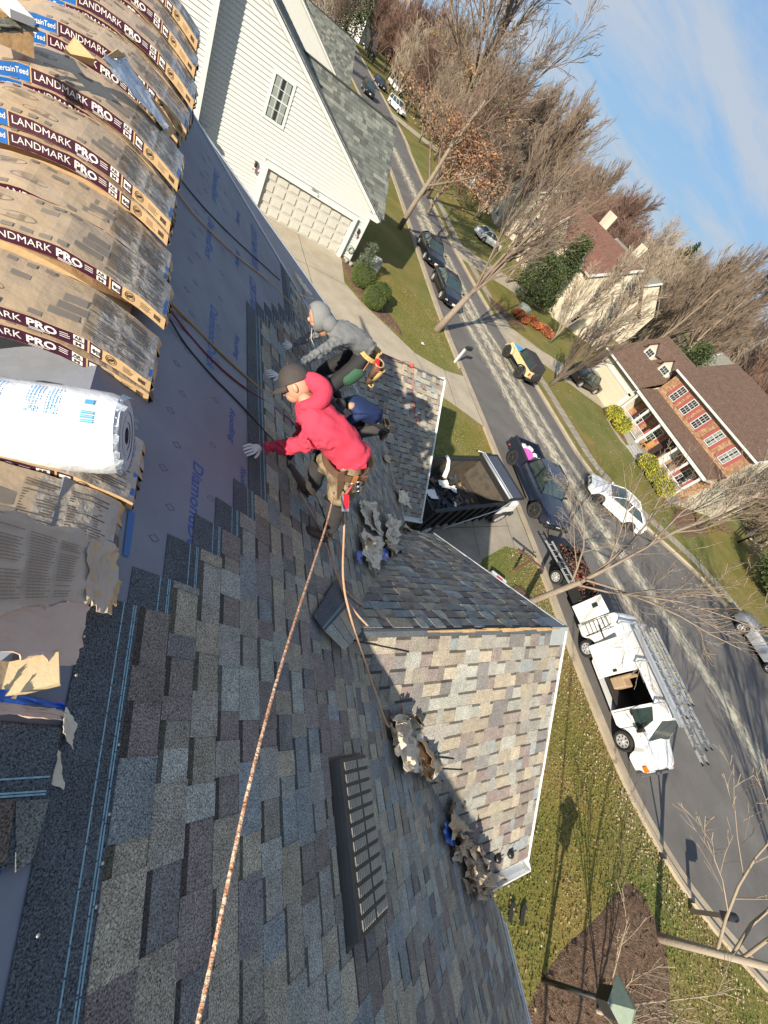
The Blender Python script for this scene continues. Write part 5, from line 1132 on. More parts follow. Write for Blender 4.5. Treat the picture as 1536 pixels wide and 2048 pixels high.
pouch(gw, hip + V(.17, -.13, -.03), (.17, .13, .20), rad(-115), brownl_m); pouch(gw, hip + V(.23, -.12, -.09), (.16, .12, .16), rad(-115), straw_m); pouch(gw, hip + V(.20, -.10, -.20), (.17, .12, .14), rad(-115), brownl_m); pouch(gw, hip + V(.19, .10, -.02), (.14, .11, .18), rad(-70), straw_m)
mb = MB(); mb.tube([hip + V(.23, -.12, -.34) + V(.05 * math.cos(t), .05 * math.sin(t), .01 * math.sin(t * 2)) for t in [6.283 * i / 14 for i in range(15)]], .011, 6, cap=False); mb.build('leather_loop', straw_m, gw)
mb = MB(); mb.beam(hip + V(.12, -.16, .02), hip + V(.17, -.20, -.10), .03, .05); mb.build('red_tool_sheath', MATS['red_paint'], gw)
mb = MB(); mb.beam(hip + V(.05, -.16, -.04), hip + V(.02, -.20, -.34), .008, .05); mb.build('strap', leather_m, gw)
# ---- third worker, mostly hidden lower on the slope
bw = empty('person', (0, 0, 0), 0, 'third worker in navy crouching behind the red hooded one, only back and belt showing', 'person')
def _rz(u, v, z):
    d = ray(u, v); return EYE + d * (z / d.z)
hip = _rz(757, 838, -3.15); chest = _rz(722, 812, -3.0); neck = _rz(696, 812, -2.98); k1 = hip + V(-.25, -.12, -.30); k2 = hip + V(-.22, .14, -.32); a1 = hip + V(.05, -.10, -.62); a2 = hip + V(.08, .14, -.64)
skin('body', {'hip': (hip, (.07, .06)), 'ch': (chest, (.07, .06)), 'n': (neck, .05), 'h1': (hip + V(0, -.1, -.05), .06), 'k1': (k1, .045), 'a1': (a1, .035), 'h2': (hip + V(0, .1, -.05), .06), 'k2': (k2, .045), 'a2': (a2, .035)}, [('hip', 'ch'), ('ch', 'n'), ('hip', 'h1'), ('h1', 'k1'), ('k1', 'a1'), ('hip', 'h2'), ('h2', 'k2'), ('k2', 'a2')], skin_m, bw, 1, 'hip')
wr1 = RA(700, 790, .06); 
skin('jacket', {'hip': (hip, .155), 'ch': (chest, .17), 'n': (neck, .11), 's1': (chest + V(-.02, -.14, -.03), .09), 'e1': (chest + V(-.16, -.18, -.2), .058), 'w1': (chest + V(-.34, -.16, -.22), .04), 's2': (chest + V(-.02, .14, -.03), .09), 'e2': (chest + V(-.16, .2, -.2), .058), 'w2': (chest + V(-.34, .16, -.2), .04)}, [('hip', 'ch'), ('ch', 'n'), ('ch', 's1'), ('s1', 'e1'), ('e1', 'w1'), ('ch', 's2'), ('s2', 'e2'), ('e2', 'w2')], navy_m, bw, 2, 'ch', fold=.02)
for k, q in enumerate((chest + V(-.37, -.16, -.22), chest + V(-.37, .16, -.2))): hand(bw, q, q + V(-.1, 0, -.02), main.N, glove_m, 1, .6, 1 - 2 * k)
P = head(bw, neck + V(-.13, -.04, -.03), V(-.7, .1, -.5), V(-.2, .2, .8)); mb = MB(); mb.ball(neck + V(-.13, -.04, -.005), (.088, .088, .10), 14); mb.build('cap', capm_m, bw)
skin('trousers', {'hip': (hip + V(.02, 0, -.03), .15), 'h1': (hip + V(0, -.1, -.1), .11), 'k1': (k1, .08), 'a1': (a1, .065), 'h2': (hip + V(0, .1, -.1), .11), 'k2': (k2, .08), 'a2': (a2, .065)}, [('hip', 'h1'), ('h1', 'k1'), ('k1', 'a1'), ('hip', 'h2'), ('h2', 'k2'), ('k2', 'a2')], darkp_m, bw, 2, 'hip')
pouch(bw, hip + V(.15, .02, -.02), (.16, .12, .16), rad(-90), brownl_m); pouch(bw, hip + V(.18, -.08, -.08), (.14, .11, .18), rad(-100), camo_m)
boot(bw, a1 + V(0, 0, -.04), a1 + V(.18, 0, -.14), a1 + V(-.03, 0, .03)); boot(bw, a2 + V(0, 0, -.04), a2 + V(.18, 0, -.14), a2 + V(-.03, 0, .03))
# ================================================================ VEHICLES
tyre_m = M('tyre', (.022, .022, .023), .85, .15, 30, bump=.2); rim_m = M('alloy', (.52, .52, .53), .35, .1, metal=.25); rimd_m = M('dark_alloy', (.06, .058, .055), .4, .1, metal=.5)
car_glass = M('car_glass', (.035, .055, .055), .06, .15, 2, spec=.9, coat=.7); plastic_m = M('black_plastic', (.02, .02, .021), .55, .1)
lamp_m = M('lamp_lens', (.55, .56, .56), .12, .1, coat=.8); red_l = M('red_lens', (.40, .012, .012), .2, .1, coat=.8); amber_l = M('amber_lens', (.80, .20, .01), .25, .1, coat=.8); chrome_m = M('chrome', (.7, .7, .7), .12, .05, metal=1.0)
def paint(name, col, rough=.28): return M(name, col, rough, .05, 2, coat=.8)
def lerp_prof(P, x):
    if x <= P[0][0]: return P[0][1]
    for (a, b), (c, d) in zip(P, P[1:]):
        if x <= c: return b + (d - b) * (x - a) / (c - a + 1e-9)
    return P[-1][1]
def wheel(parent, x, y, r, w, rim, side, steel=False):
    wh = empty('wheel', (x, y, r)); wh.parent = parent; mb = MB(); s = side
    mb.lathe((0, -s * w / 2, 0), [(r * .62, 0), (r * .94, 0), (r, w * .18), (r, w * .82), (r * .94, w), (r * .63, w), (r * .60, w * .7)], 22, axis=(0, s, 0), cap=False); mb.build('tyre', tyre_m, wh)
    mb = MB(); mb.lathe((0, s * w * .42, 0), [(r * .64, -.02), (r * .63, .02), (r * .53, .0)], 20, axis=(0, s, 0), mi=0, cap=False)
    mb.lathe((0, s * w * .40, 0), [(r * .19, -.01), (r * .16, .03)], 12, axis=(0, s, 0)); n = 5 if not steel else 8
    for k in range(n):
        a = 6.283 * k / n; q = Vector((math.cos(a), 0, math.sin(a))); mb.beam(q * r * .1 + Vector((0, s * w * .43, 0)), q * r * .63 + Vector((0, s * w * .44, 0)), r * (.20 if not steel else .19), .03, up=(0, s, 0))
    mb.build('rim', rim, wh)
    mb = MB(); mb.lathe((0, s * w * .30, 0), [(r * .60, 0), (r * .58, .005)], 16, axis=(0, s, 0)); mb.build('brake_shadow', plastic_m, wh)
    return wh
def car(name, label, cat, loc, rz, pt, L=4.6, W=1.82, deck=None, roof=None, base=.26, belt=.92, wr=.33, ww=.22, wx=(1.35, -1.35), roofw=.60, rimm=None, group=None, flat=0, glassbits=None, beltlift=0, seg=46, steel=False, dark_low=False, lights=True):
    t = empty(name, loc, rz, label, cat, group); mb = MB(); N = seg; pts = []
    for i in range(N + 1):
        x = -L / 2 + L * i / N; f = abs(x) / (L / 2); pw = W / 2 * (1 - (.20 if not flat else .05) * f ** (6 if not flat else 12))
        zt = lerp_prof(deck, x); zb_ = base + .10 * f ** 8; arch = 0
        for c in wx:
            d = abs(x - c)
            if d < wr * 1.22: arch = max(arch, wr + math.sqrt(max(0, (wr * 1.22) ** 2 - d * d)))
        zl = max(zb_, arch); zbl = min(belt - .02, zt - .05); zl = min(zl, zbl - .04); end = f > .985
        k = .93 if end else 1
        pts.append([(x, 0, zb_), (x, pw * .70, zb_), (x, pw * .72, max(zb_, arch * .96)), (x, pw * .985 * k, zl), (x, pw * k * (1.0), (zl + zbl) / 2 + .03), (x, pw * .985 * k, zbl), (x, pw * .93 * k, (zbl + zt) / 2 + .02), (x, pw * .80 * k, zt), (x, pw * .4, zt + .018), (x, 0, zt + .024)])
    n = len(pts[0])
    for s in (1, -1):
        vs = [Vector((p[0], p[1] * s, p[2])) for q in pts for p in q]; fs = []
        for i in range(N):
            for j in range(n - 1):
                a = (i * n + j, (i + 1) * n + j, (i + 1) * n + j + 1, i * n + j + 1); fs.append(a if s < 0 else a[::-1])
        fs.append(tuple(range(n)) if s < 0 else tuple(range(n - 1, -1, -1))); fs.append(tuple(N * n + j for j in range(n - 1, -1, -1)) if s < 0 else tuple(N * n + j for j in range(n)))
        mb.add(vs, fs, 0, smooth=True)
    b = mb.build('body', pt, t); e = b.modifiers.new('e', 'EDGE_SPLIT'); e.split_angle = rad(38)
    # cabin: x0 cowl, x1 roof front, x2 roof rear, x3 deck rear
    x0, x1, x2, x3, zr = roof; hb_ = W / 2 * .86; hr = W / 2 * roofw * 1.16; zc = lerp_prof(deck, x0) - .01; zd = lerp_prof(deck, x3) - .01
    mb = MB(); K = 10
    mb.grid(lambda u, v: Vector((x2 + (x1 - x2) * u, hr * (2 * v - 1), zr + .035 * (1 - (2 * v - 1) ** 2) + .03 * math.sin(math.pi * u) - .012)), K, 6)
    for s in (1, -1):
        for a, b2, w_ in (((x0, hb_ * s, zc), (x1, hr * s, zr), .055), ((x3, hb_ * s, zd), (x2, hr * s, zr), .09), ((x1, hr * s, zr), (x2, hr * s, zr), .05)): mb.tube([a, ((a[0] + b2[0]) / 2, (a[1] + b2[1]) / 2 + .015 * s, (a[2] + b2[2]) / 2 + .02), b2], w_ / 2, 6)
    cb_ = mb.build('roof', pt, t)
    def pane(nm, q):
        m_ = MB(); q = [Vector(p) for p in q]; nn = (q[1] - q[0]).cross(q[2] - q[0]).normalized()
        ce = sum(q, Vector()) / 4
        if nn.dot(ce - Vector(((x1 + x2) / 2, 0, zc))) < 0: q = q[::-1]; nn = -nn
        def fn(u, v): p = (q[0] * (1 - u) + q[1] * u) * (1 - v) + (q[3] * (1 - u) + q[2] * u) * v; return p + nn * .03 * math.sin(math.pi * u) * math.sin(math.pi * v)
        m_.grid(fn, 6, 6); return m_.build(nm, car_glass, t)
    pane('windshield', [(x0 - .02, -hb_ * .97, zc), (x0 - .02, hb_ * .97, zc), (x1, hr * .97, zr - .005), (x1, -hr * .97, zr - .005)])
    pane('rear_window', [(x3 + .02, -hb_ * .97, zd), (x3 + .02, hb_ * .97, zd), (x2, hr * .97, zr - .005), (x2, -hr * .97, zr - .005)])
    bits = glassbits or [(.04, .48), (.52, .94)]
    for s in (1, -1):
        for a, b2 in bits:
            # along the side, from front (0) to rear (1)
            xa0 = x0 + (x3 - x0) * a; xb0 = x0 + (x3 - x0) * b2; xa1 = x1 + (x2 - x1) * a; xb1 = x1 + (x2 - x1) * b2
            pane('side_window', [(xa0, hb_ * s * .995, lerp_prof(deck, xa0)), (xb0, hb_ * s * .995, lerp_prof(deck, xb0)), (xb1, hr * s, zr - .02), (xa1, hr * s, zr - .02)])
        for a, b2 in zip(bits, bits[1:]):
            m = (a[1] + b2[0]) / 2; xm0 = x0 + (x3 - x0) * m; xm1 = x1 + (x2 - x1) * m; q = MB(); q.beam((xm0, hb_ * s, lerp_prof(deck, xm0)), (xm1, hr * s, zr - .01), .07, .02, up=(0, s, 0)); q.build('door_pillar', pt if pt.name != 'white_car_paint' else pt, t)
        q = MB(); q.box((x0 - .10, s * (W / 2 + .07), zc + .09), (.10, .17, .11)); q.build('mirror', pt, t, bevel=.02)
        for m in (.34, .74):
            xm = x0 + (x3 - x0) * m; q = MB(); q.box((xm, s * (W / 2 * .985), belt - .10), (.14, .03, .025)); q.build('handle', pt, t)
        for m in (.02, .50, .96):
            xm = x0 + (x3 - x0) * m; q = MB(); q.box((xm, s * (W / 2 * .975), (belt + base) / 2 + .08), (.012, .03, belt - base - .24)); q.build('door_gap', plastic_m, t)
        for c in wx: wheel(t, c, s * (W / 2 - ww / 2 - .01), wr, ww, rimm or rim_m, s, steel)
        if lights:
            q = MB(); q.ball((L / 2 - .16, s * W / 2 * .70, lerp_prof(deck, L / 2 - .1) - .14), (.14, .17, .075), 10); q.build('headlight', lamp_m, t)
            q = MB(); q.ball((-L / 2 + .10, s * W / 2 * .76, lerp_prof(deck, -L / 2 + .1) - .14), (.08, .15, .09), 10); q.build('tail_light', red_l, t)
    q = MB(); q.box((L / 2 - .025, 0, base + .30), (.06, W * .5, .16)); q.box((L / 2 - .02, 0, base + .10), (.06, W * .62, .10)); q.build('grille', plastic_m, t)
    q = MB(); q.box((L / 2 + .012, 0, base + .24), (.012, .30, .14)); q.build('licence_plate', wht_ink, t)
    q = MB(); q.box((0, 0, base + .1), (L * .8, W * .72, .16)); q.build('underbody', plastic_m, t)
    return t
def heading(dx, dy): return math.atan2(dy, dx)
sedan = dict(L=4.7, W=1.82, deck=[(-2.35, .80), (-2.2, .98), (-1.5, 1.02), (.95, .95), (1.1, .94), (2.0, .80), (2.3, .66), (2.35, .60)], roof=(1.0, .25, -1.05, -1.85, 1.43), belt=.86)
suv = dict(L=4.5, W=1.84, deck=[(-2.25, .95), (-2.1, 1.02), (.95, 1.03), (1.1, 1.02), (2.0, .92), (2.2, .78), (2.25, .70)], roof=(1.05, .45, -1.75, -2.12, 1.68), base=.30, belt=.95, wr=.36, ww=.24, roofw=.68, wx=(1.35, -1.32), glassbits=[(.04, .32), (.36, .66), (.70, .96)])
black_p = paint('black_car_paint', (.006, .007, .010)); navy_p = paint('navy_car_paint', (.010, .016, .035)); white_p = paint('white_car_paint', (.74, .75, .76)); silver_p = M('silver_car_paint', (.42, .45, .49), .3, .05, 2, metal=.4, coat=.8); tan_p = paint('tan_car_paint', (.62, .50, .28), .45)
car('sedan', 'white sedan parked along the far kerb below the yellow-green shrubs', 'car', (26.3, 11.0, 0), heading(-2.39, 1.97), white_p, rimm=rimd_m, **sedan)
car('suv', 'silver SUV parked at the right edge on the far side of the wide road', 'car', (36.2, 1.6, 0), rad(96), silver_p, **suv)
car('suv', 'black SUV parked in front of the pale double garage of the red shuttered house', 'car', (35.7, 27.5, 0), rad(4), black_p, **dict(suv, L=4.7))
car('sedan', 'black sedan at the near kerb behind the forked bare street tree', 'car', (18.3, 29.9, 0), rad(-93), black_p, **sedan)
car('sedan', 'second dark car parked right behind the black sedan under the bare tree', 'car', (18.6, 36.0, 0), rad(-94), black_p, **sedan)
q = G(733, 188); car('suv', 'small dark SUV parked far up the street by the lawn edge', 'car', (q.x, q.y, 0), rad(-90), black_p, **suv)
q = G(750, 166); car('sedan', 'greyish black car far up the street next to the white pickup', 'car', (q.x + 1, q.y, 0), rad(-80), navy_p, **sedan)
q = G(791, 222); car('suv', 'white van-like car far up the street beside the curved salt line', 'car', (q.x, q.y, 0), rad(-60), white_p, **suv)
q = G(926, 302); car('sedan', 'tiny pale car glimpsed through the far bare trees near the middle', 'car', (62, 108, 0), rad(-40), white_p, **sedan)
q = G(987, 470); car('sedan', 'white car half hidden by branches left of the cream house with brown roof', 'car', (34.5, 55.0, 0), rad(10), white_p, **sedan)
car('suv', 'dark car beside the long white far house', 'car', (37, 165, 0), rad(-20), black_p, **suv)
# ---- pickups
def pickup(label, loc, rz, pt, rimm, L=5.5, W=1.93, load=True):
    dk_ = [(-L / 2, .62), (-L / 2 + .05, .64), (-.92, .64), (-.86, 1.12), (.95, 1.12), (1.15, 1.12), (2.35, 1.04), (L / 2 - .06, .88), (L / 2, .72)]
    t = car('pickup_truck', label, 'pickup truck', loc, rz, pt, L=L, W=W, deck=dk_, roof=(1.15, .55, -.62, -.86, 1.78), base=.42, belt=1.02, wr=.42, ww=.28, wx=(1.72, -1.72), roofw=.70, rimm=rimm, seg=60, glassbits=[(.04, .46), (.52, .95)], flat=0)
    for s in (1, -1):
        mb = MB(); mb.box((-L / 2 + .92, s * (W / 2 - .075), .88), (1.80, .12, .52)); mb.build('bed_side', pt, t, bevel=.025)
        mb = MB(); mb.box((-L / 2 + .92, s * (W / 2 - .075), 1.148), (1.80, .14, .02)); mb.build('bed_rail', plastic_m, t)
        mb = MB(); mb.tube([(1.1, s * (W / 2 + .06), .40), (-1.1, s * (W / 2 + .06), .40)], .045, 8); mb.build('side_step', plastic_m, t)
    mb = MB(); mb.box((-L / 2 + .06, 0, .90), (.08, W * .88, .50)); tg = mb.build('tailgate', pt, t, bevel=.02); mb = MB(); mb.box((-L / 2 + .012, 0, .98), (.02, .22, .07)); mb.build('handle', chrome_m, tg)
    mb = MB(); mb.box((-L / 2 - .05, 0, .52), (.14, W * .9, .16)); mb.build('rear_bumper', plastic_m, t, bevel=.03)
    mb = MB(); mb.box((L / 2 - .02, 0, .60), (.16, W * .93, .20)); mb.build('front_bumper', plastic_m, t, bevel=.04)
    if load:
        pk = M('pink_wrap', (.68, .12, .50), .45, .12, 9, coat=.3); 
        pa = empty('pink_package', t.matrix_basis @ Vector((-1.55, -.22, .92)), rz, 'bright pink wrapped pack in the bed of the black pickup', 'package'); mb = MB()
        for k in range(3): mb.box((0, -.17 + .17 * k, 0), (1.05, .155, .30))
        mb.build('pack', pk, pa, bevel=.02)
        wb = random.Random(6)
        for k in range(4):
            o = empty('white_bag', t.matrix_basis @ Vector(((-2.25, -.35, .98), (-2.2, .12, 1.0), (-1.75, .28, 1.0), (-1.25, .30, 1.02))[k]), rz + wb.uniform(-1, 1), ('white bag at the tailgate end of the pickup bed beside the kerb', 'white bag in the middle of the pickup bed by the tailgate', 'white bag beside the middle of the pink pack', 'white bag beside the pink pack right behind the pickup cab')[k], 'bag', 'white bags in the pickup bed'); mb = MB(); mb.ball((0, 0, 0), (.22, .18, .12), 12, jit=.6); mb.build('bag_body', wht_ink, o)
    return t
bt = (17.75, 10.55, 0)
pickup('black crew cab pickup parked at the near kerb with pink and white load', bt, heading(-.18, -3.3), navy_p, rimd_m)
q = G(778, 172); pickup('white pickup parked far up the street with an empty dark bed', (q.x + 1.5, q.y, 0), rad(-75), white_p, rim_m, load=False)
# ---- ladders
alu_m = M('aluminium', (.58, .60, .62), .35, .15, 30, metal=.6); yel_m = M('yellow_fibreglass', (.66, .52, .06), .5, .1)
def ladder(label, a, b, w_, up, rail=alu_m, rung=alu_m, sp=.30, feet=True):
    t = empty('ladder', (0, 0, 0), 0, label, 'ladder'); a = Vector(a); b = Vector(b); d = (b - a).normalized(); s = d.cross(Vector(up)).normalized()
    for q in (-1, 1): mb = MB(); mb.beam(a + s * q * w_ / 2, b + s * q * w_ / 2, .03, .075, up=up); mb.build('rail', rail, t)
    l = (b - a).length; k = int(l / sp)
    for i in range(k): 
        p = a + d * (sp * (i + .6)); mb = MB(); mb.tube([p - s * w_ / 2, p + s * w_ / 2], .016, 6); mb.build('rung', rung, t)
    if feet:
        for q in (-1, 1): mb = MB(); mb.box(b + s * q * w_ / 2, (.06, .09, .05)); mb.build('foot', plastic_m, t)
    return t
# ---- white work van with an open side door
vt = empty('van', (16.95, .45, 0), heading(-.30, -3.3), 'white work van at the near kerb, side door open and ladders on top', 'van')
VL, VW = 5.6, 2.0; VS = .93
mb = MB(); N = 56; rows = []
def vtop(x): return lerp_prof([(-VL / 2, 2.0), (-VL / 2 + .08, 2.06), (1.0, 2.10), (1.25, 2.03), (1.85, 1.22), (1.95, 1.17), (VL / 2 - .12, 1.03), (VL / 2, .82)], x)
for i in range(N + 1):
    x = -VL / 2 + VL * i / N; f = abs(x) / (VL / 2); pw = VW / 2 * (1 - (.17 * f ** 9 if x > 0 else .03 * f ** 9)); zt = vtop(x); arch = 0
    for c in (1.75, -1.75):
        d = abs(x - c)
        if d < .46: arch = max(arch, .37 + math.sqrt(max(0, .46 ** 2 - d * d)))
    zb_ = .38; zl = max(zb_, arch); zbl = min(1.12, zt - .10); tw = .80 if zt > 1.5 else .9
    rows.append([(x, 0, zb_), (x, pw * .7, zb_), (x, pw * .72, max(zb_, arch * .97)), (x, pw * .99, zl), (x, pw, (zl + zbl) / 2), (x, pw * .985, zbl), (x, pw * (.985 + tw) / 2, (zbl + zt) / 2), (x, pw * tw, zt - .07 if zt > 1.5 else zt - .02), (x, pw * tw * .9, zt), (x, 0, zt + .035)])
n = len(rows[0])
for s in (1, -1):
    vs = [Vector((p[0], p[1] * s, p[2])) for q in rows for p in q]; fs = []
    for i in range(N):
        for j in range(n - 1):
            xm = (rows[i][0][0] + rows[i + 1][0][0]) / 2
            if s > 0 and -.55 < xm < .72 and 3 <= j <= 6: continue      # open sliding door on the kerb side (right of travel is local -y; kerb faces us)
            a = (i * n + j, (i + 1) * n + j, (i + 1) * n + j + 1, i * n + j + 1); fs.append(a if s < 0 else a[::-1])
    fs.append(tuple(range(n)) if s < 0 else tuple(range(n - 1, -1, -1))); fs.append(tuple(N * n + j for j in range(n - 1, -1, -1)) if s < 0 else tuple(N * n + j for j in range(n)))
    mb.add([Vector((v.x, -v.y, v.z)) for v in vs], [f[::-1] for f in fs], 0, smooth=True)
b = mb.build('body', M('white_van_paint', (.76, .77, .76), .35, .05, 2, coat=.5), vt); e = b.modifiers.new('e', 'EDGE_SPLIT'); e.split_angle = rad(32)
KS = -1      # kerb side in local y
mb = MB(); mb.box((.08, 0, .62), (1.3, 1.7, .05)); mb.box((.08, .55, 1.2), (1.26, .05, 1.2)); mb.box((-.56, 0, 1.2), (.04, 1.6, 1.3)); mb.box((.74, 0, 1.2), (.04, 1.6, 1.3)); mb.build('cargo_lining', M('cargo_dark', (.035, .03, .028), .9, .2, 9), vt)
mb = MB(); mb.box((-.25, KS * .45, .95), (.45, .55, .55)); mb.box((-.40, KS * .45, 1.35), (.14, .55, .5)); mb.build('bench_seat', M('tan_cloth', (.38, .27, .17), .85, .15, 9, bump=.2), vt, bevel=.05)
mb = MB(); mb.box((-1.15, KS * (VW / 2 + .06), 1.22), (1.30, .06, 1.38)); dr_ = mb.build('sliding_door', MATS['white_van_paint'], vt, bevel=.02); mb = MB(); mb.box((-.62, KS * (VW / 2 + .10), 1.25), (.09, .03, .16)); mb.build('handle', plastic_m, dr_)
mb = MB(); mb.beam((-1.9, KS * VW / 2 * 1.0, 1.30), (-2.45, KS * VW / 2 * .99, 1.30), .05, .03); mb.build('door_track', plastic_m, vt)
mb = MB(); mb.box((1.35, KS * VW / 2 * .995, 1.02), (.012, .02, 1.1)); mb.box((.78, KS * VW / 2 * .995, 1.02), (.012, .02, 1.1)); mb.build('door_gap', plastic_m, vt)
mb = MB(); mb.box((.92, KS * (VW / 2 + .012), 1.16), (.14, .03, .08)); mb.build('handle', plastic_m, vt)
def vpane(nm, q, off=.012, mt=car_glass):
    m_ = MB(); q = [Vector(p) for p in q]; nn = (q[1] - q[0]).cross(q[2] - q[0]).normalized(); ce = sum(q, Vector()) / len(q)
    if nn.dot(ce - Vector((0, 0, 1))) < 0: q = q[::-1]; nn = -nn
    m_.prism(q, nn * off, nn * (off - .03)); m_.build(nm, mt, vt)
for s in (1, -1):
    vpane('side_window', [(.80, s * 1.0 * .985, 1.14), (1.55, s * .985, 1.14), (1.27, s * .90, 1.78), (.84, s * .84, 1.92)], .015)
    mb = MB(); mb.box((1.52, s * (VW / 2 + .12), 1.30), (.12, .20, .26)); mb.build('mirror', plastic_m, vt, bevel=.03)
    for c in (1.75, -1.75): wheel(vt, c, s * (VW / 2 - .13), .375, .25, rim_m, s, True)
vpane('windshield', [(1.86, -.78, 1.22), (1.86, .78, 1.22), (1.31, .64, 1.96), (1.31, -.64, 1.96)], .02)
for s in (1, -1): 
    mb = MB(); mb.box((VL / 2 - .02, s * .66, .80), (.10, .36, .18)); mb.build('headlight', lamp_m, vt, bevel=.02)
    mb = MB(); mb.box((VL / 2 - .09, s * .90, .79), (.20, .10, .17)); mb.build('turn_lamp', amber_l, vt, bevel=.02)
    mb = MB(); mb.box((-VL / 2 - .01, s * .88, 1.0), (.04, .12, .5)); mb.build('tail_light', red_l, vt)
mb = MB(); mb.box((VL / 2 + .05, 0, .50), (.18, 1.9, .26)); mb.build('front_bumper', M('grey_bumper', (.10, .10, .105), .6), vt, bevel=.05); mb = MB(); mb.box((VL / 2, 0, .78), (.06, .98, .20)); mb.build('grille', plastic_m, vt)
for x in (-2.3, -.75, .75): mb = MB(); mb.beam((x, -.95, 2.24), (x, .95, 2.24), .05, .05); [mb.beam((x, s * .86, 2.0), (x, s * .92, 2.24), .04, .04) for s in (1, -1)]; mb.build('rack_bar', alu_m, vt)
# rear door swung open, with the little steel rack on it
mb = MB(); mb.box((-VL / 2 - .42, KS * .98, 1.2), (.80, .05, 1.45), 0, Matrix.Rotation(rad(8), 3, 'Z')); rd2 = mb.build('rear_door', MATS['white_van_paint'], vt, bevel=.02); mb = MB(); mb.box((-VL / 2 - .55, KS * 1.02, 1.5), (.30, .02, .26)); mb.build('door_window', car_glass, rd2)
mb = MB()
for k in range(6): mb.beam((-2.7 + k * .0, KS * (1.02), .75 + k * .20), (-2.2, KS * 1.02, .75 + k * .20), .015, .02)
for x in (-2.7, -2.2): mb.beam((x, KS * 1.03, .6), (x, KS * 1.03, 1.9), .02, .02)
mb.build('side_ladder_rack', plastic_m, vt)
vt.scale = (VS, VS, VS); VM = Matrix.Translation(vt.location) @ Matrix.Rotation(vt.rotation_euler.z, 4, 'Z') @ Matrix.Scale(VS, 4)
def vp(x, y, z): return VM @ Vector((x, y, z))
upz = (0, 0, 1)
ladder('long aluminium ladder on the kerb side of the van rack, reaching past the windscreen', vp(-2.2, .12, 2.32), vp(2.75, .12, 2.36), .38, upz)
ladder('aluminium extension ladder on the road side of the van rack with black feet', vp(-2.0, .72, 2.32), vp(2.35, .78, 2.42), .42, upz)
ladder('ladder with yellow rungs laid between the two aluminium ladders on the van', vp(-1.9, .42, 2.42), vp(1.3, .44, 2.42), .34, upz, alu_m, yel_m)
ladder('short ladder with yellow rungs stacked at the road side edge of the van rack', vp(-2.1, .86, 2.50), vp(.9, .88, 2.50), .30, upz, alu_m, yel_m)
for k, (y_, l_) in enumerate(((-.28, 'long aluminium plank nearest the kerb on the van rack'), (-.12, 'second aluminium plank beside the kerb side one on the van rack'))): mb = MB(); mb.beam(vp(-2.0, y_, 2.31), vp(1.6, y_, 2.31), .12, .05); mb.build('scaffold_plank', alu_m, label=l_, cat='plank')
mb = MB(); rr = random.Random(9)
# ---- low black trailer between pickup and van
tr = empty('trailer', (17.3, 5.15, 0), heading(-.12, -3.3), 'low black utility trailer full of dark brush between the pickup and the van', 'trailer')
mb = MB(); mb.box((0, 0, .50), (3.0, 1.7, .08)); [mb.box((0, s * .83, .72), (3.0, .05, .40)) for s in (1, -1)]; [mb.box((x, 0, .72), (.05, 1.7, .40)) for x in (-1.48, 1.48)]; mb.build('bed', plastic_m, tr)
mb = MB(); mb.beam((1.5, .4, .5), (2.5, 0, .5), .08, .08); mb.beam((1.5, -.4, .5), (2.5, 0, .5), .08, .08); mb.build('drawbar', plastic_m, tr)
for s in (1, -1): wheel(tr, -.1, s * .98, .33, .2, rim_m, s, True); mb = MB(); mb.grid(lambda u, v: Vector((-.1 + .42 * math.cos(math.pi * u), s * (.86 + .24 * v), .33 + .42 * math.sin(math.pi * u))), 10, 1); mb.build('mudguard', plastic_m, tr)
twig_m = M('brush_twig', (.17, .095, .06), .9, .3, 9); leafr_m = M('reddish_leaf', (.30, .085, .05), .8, .3)
mb = MB()
for k in range(420):
    c = tr.matrix_basis @ Vector((rr.uniform(-1.4, 1.4), rr.uniform(-.75, .75), rr.uniform(.6, 1.0))); d = Vector((rr.uniform(-1, 1), rr.uniform(-1, 1), rr.uniform(-.2, .6))) * rr.uniform(.15, .4)
    if k % 3: mb.beam(c, c + d, .015, .015, 0)
    else: mb.add([c, c + d * .3, c + d * .3 + Vector((0, 0, .07)), c + Vector((.03, 0, .08))], [(0, 1, 2, 3)], 1)
mb.build('brush', [twig_m, leafr_m], kind='stuff', label='heap of dark twigs and reddish leaves in the trailer')
ladder('aluminium ladder lying over the front of the black trailer', G(1098, 1082, 1.0), G(1148, 1172, 1.15), .45, upz)
# ---- off-road car with blue hood panel
jl = empty('off_road_car', (23.75, 23.55, 0), rad(92), 'tan off-road car with a light blue hood and black soft top by the far kerb', 'car')
mb = MB(); mb.box((0, 0, .82), (3.7, 1.25, .42)); mb.box((-.55, 0, .86), (2.5, 1.55, .50)); mb.box((1.25, 0, .93), (1.15, 1.22, .28), taper=(1, .9)); mb.build('body', tan_p, jl, bevel=.05, seg=3)
mb = MB(); mb.add([(.80, -.55, 1.078), (1.72, -.48, 1.066), (1.72, .48, 1.066), (.80, .55, 1.078), (.80, -.55, 1.098), (1.72, -.48, 1.086), (1.72, .48, 1.086), (.80, .55, 1.098)], [(4, 5, 6, 7), (0, 1, 5, 4), (1, 2, 6, 5), (2, 3, 7, 6), (3, 0, 4, 7)]); mb.build('hood_panel', M('light_blue_paint', (.055, .36, .66), .4, .25, 5), jl)
mb = MB(); mb.box((-.72, 0, 1.42), (2.05, 1.42, .60), taper=(.88, .86)); mb.build('soft_top', M('soft_top', (.03, .028, .03), .75, .15, 8, bump=.1), jl, bevel=.07, seg=3)
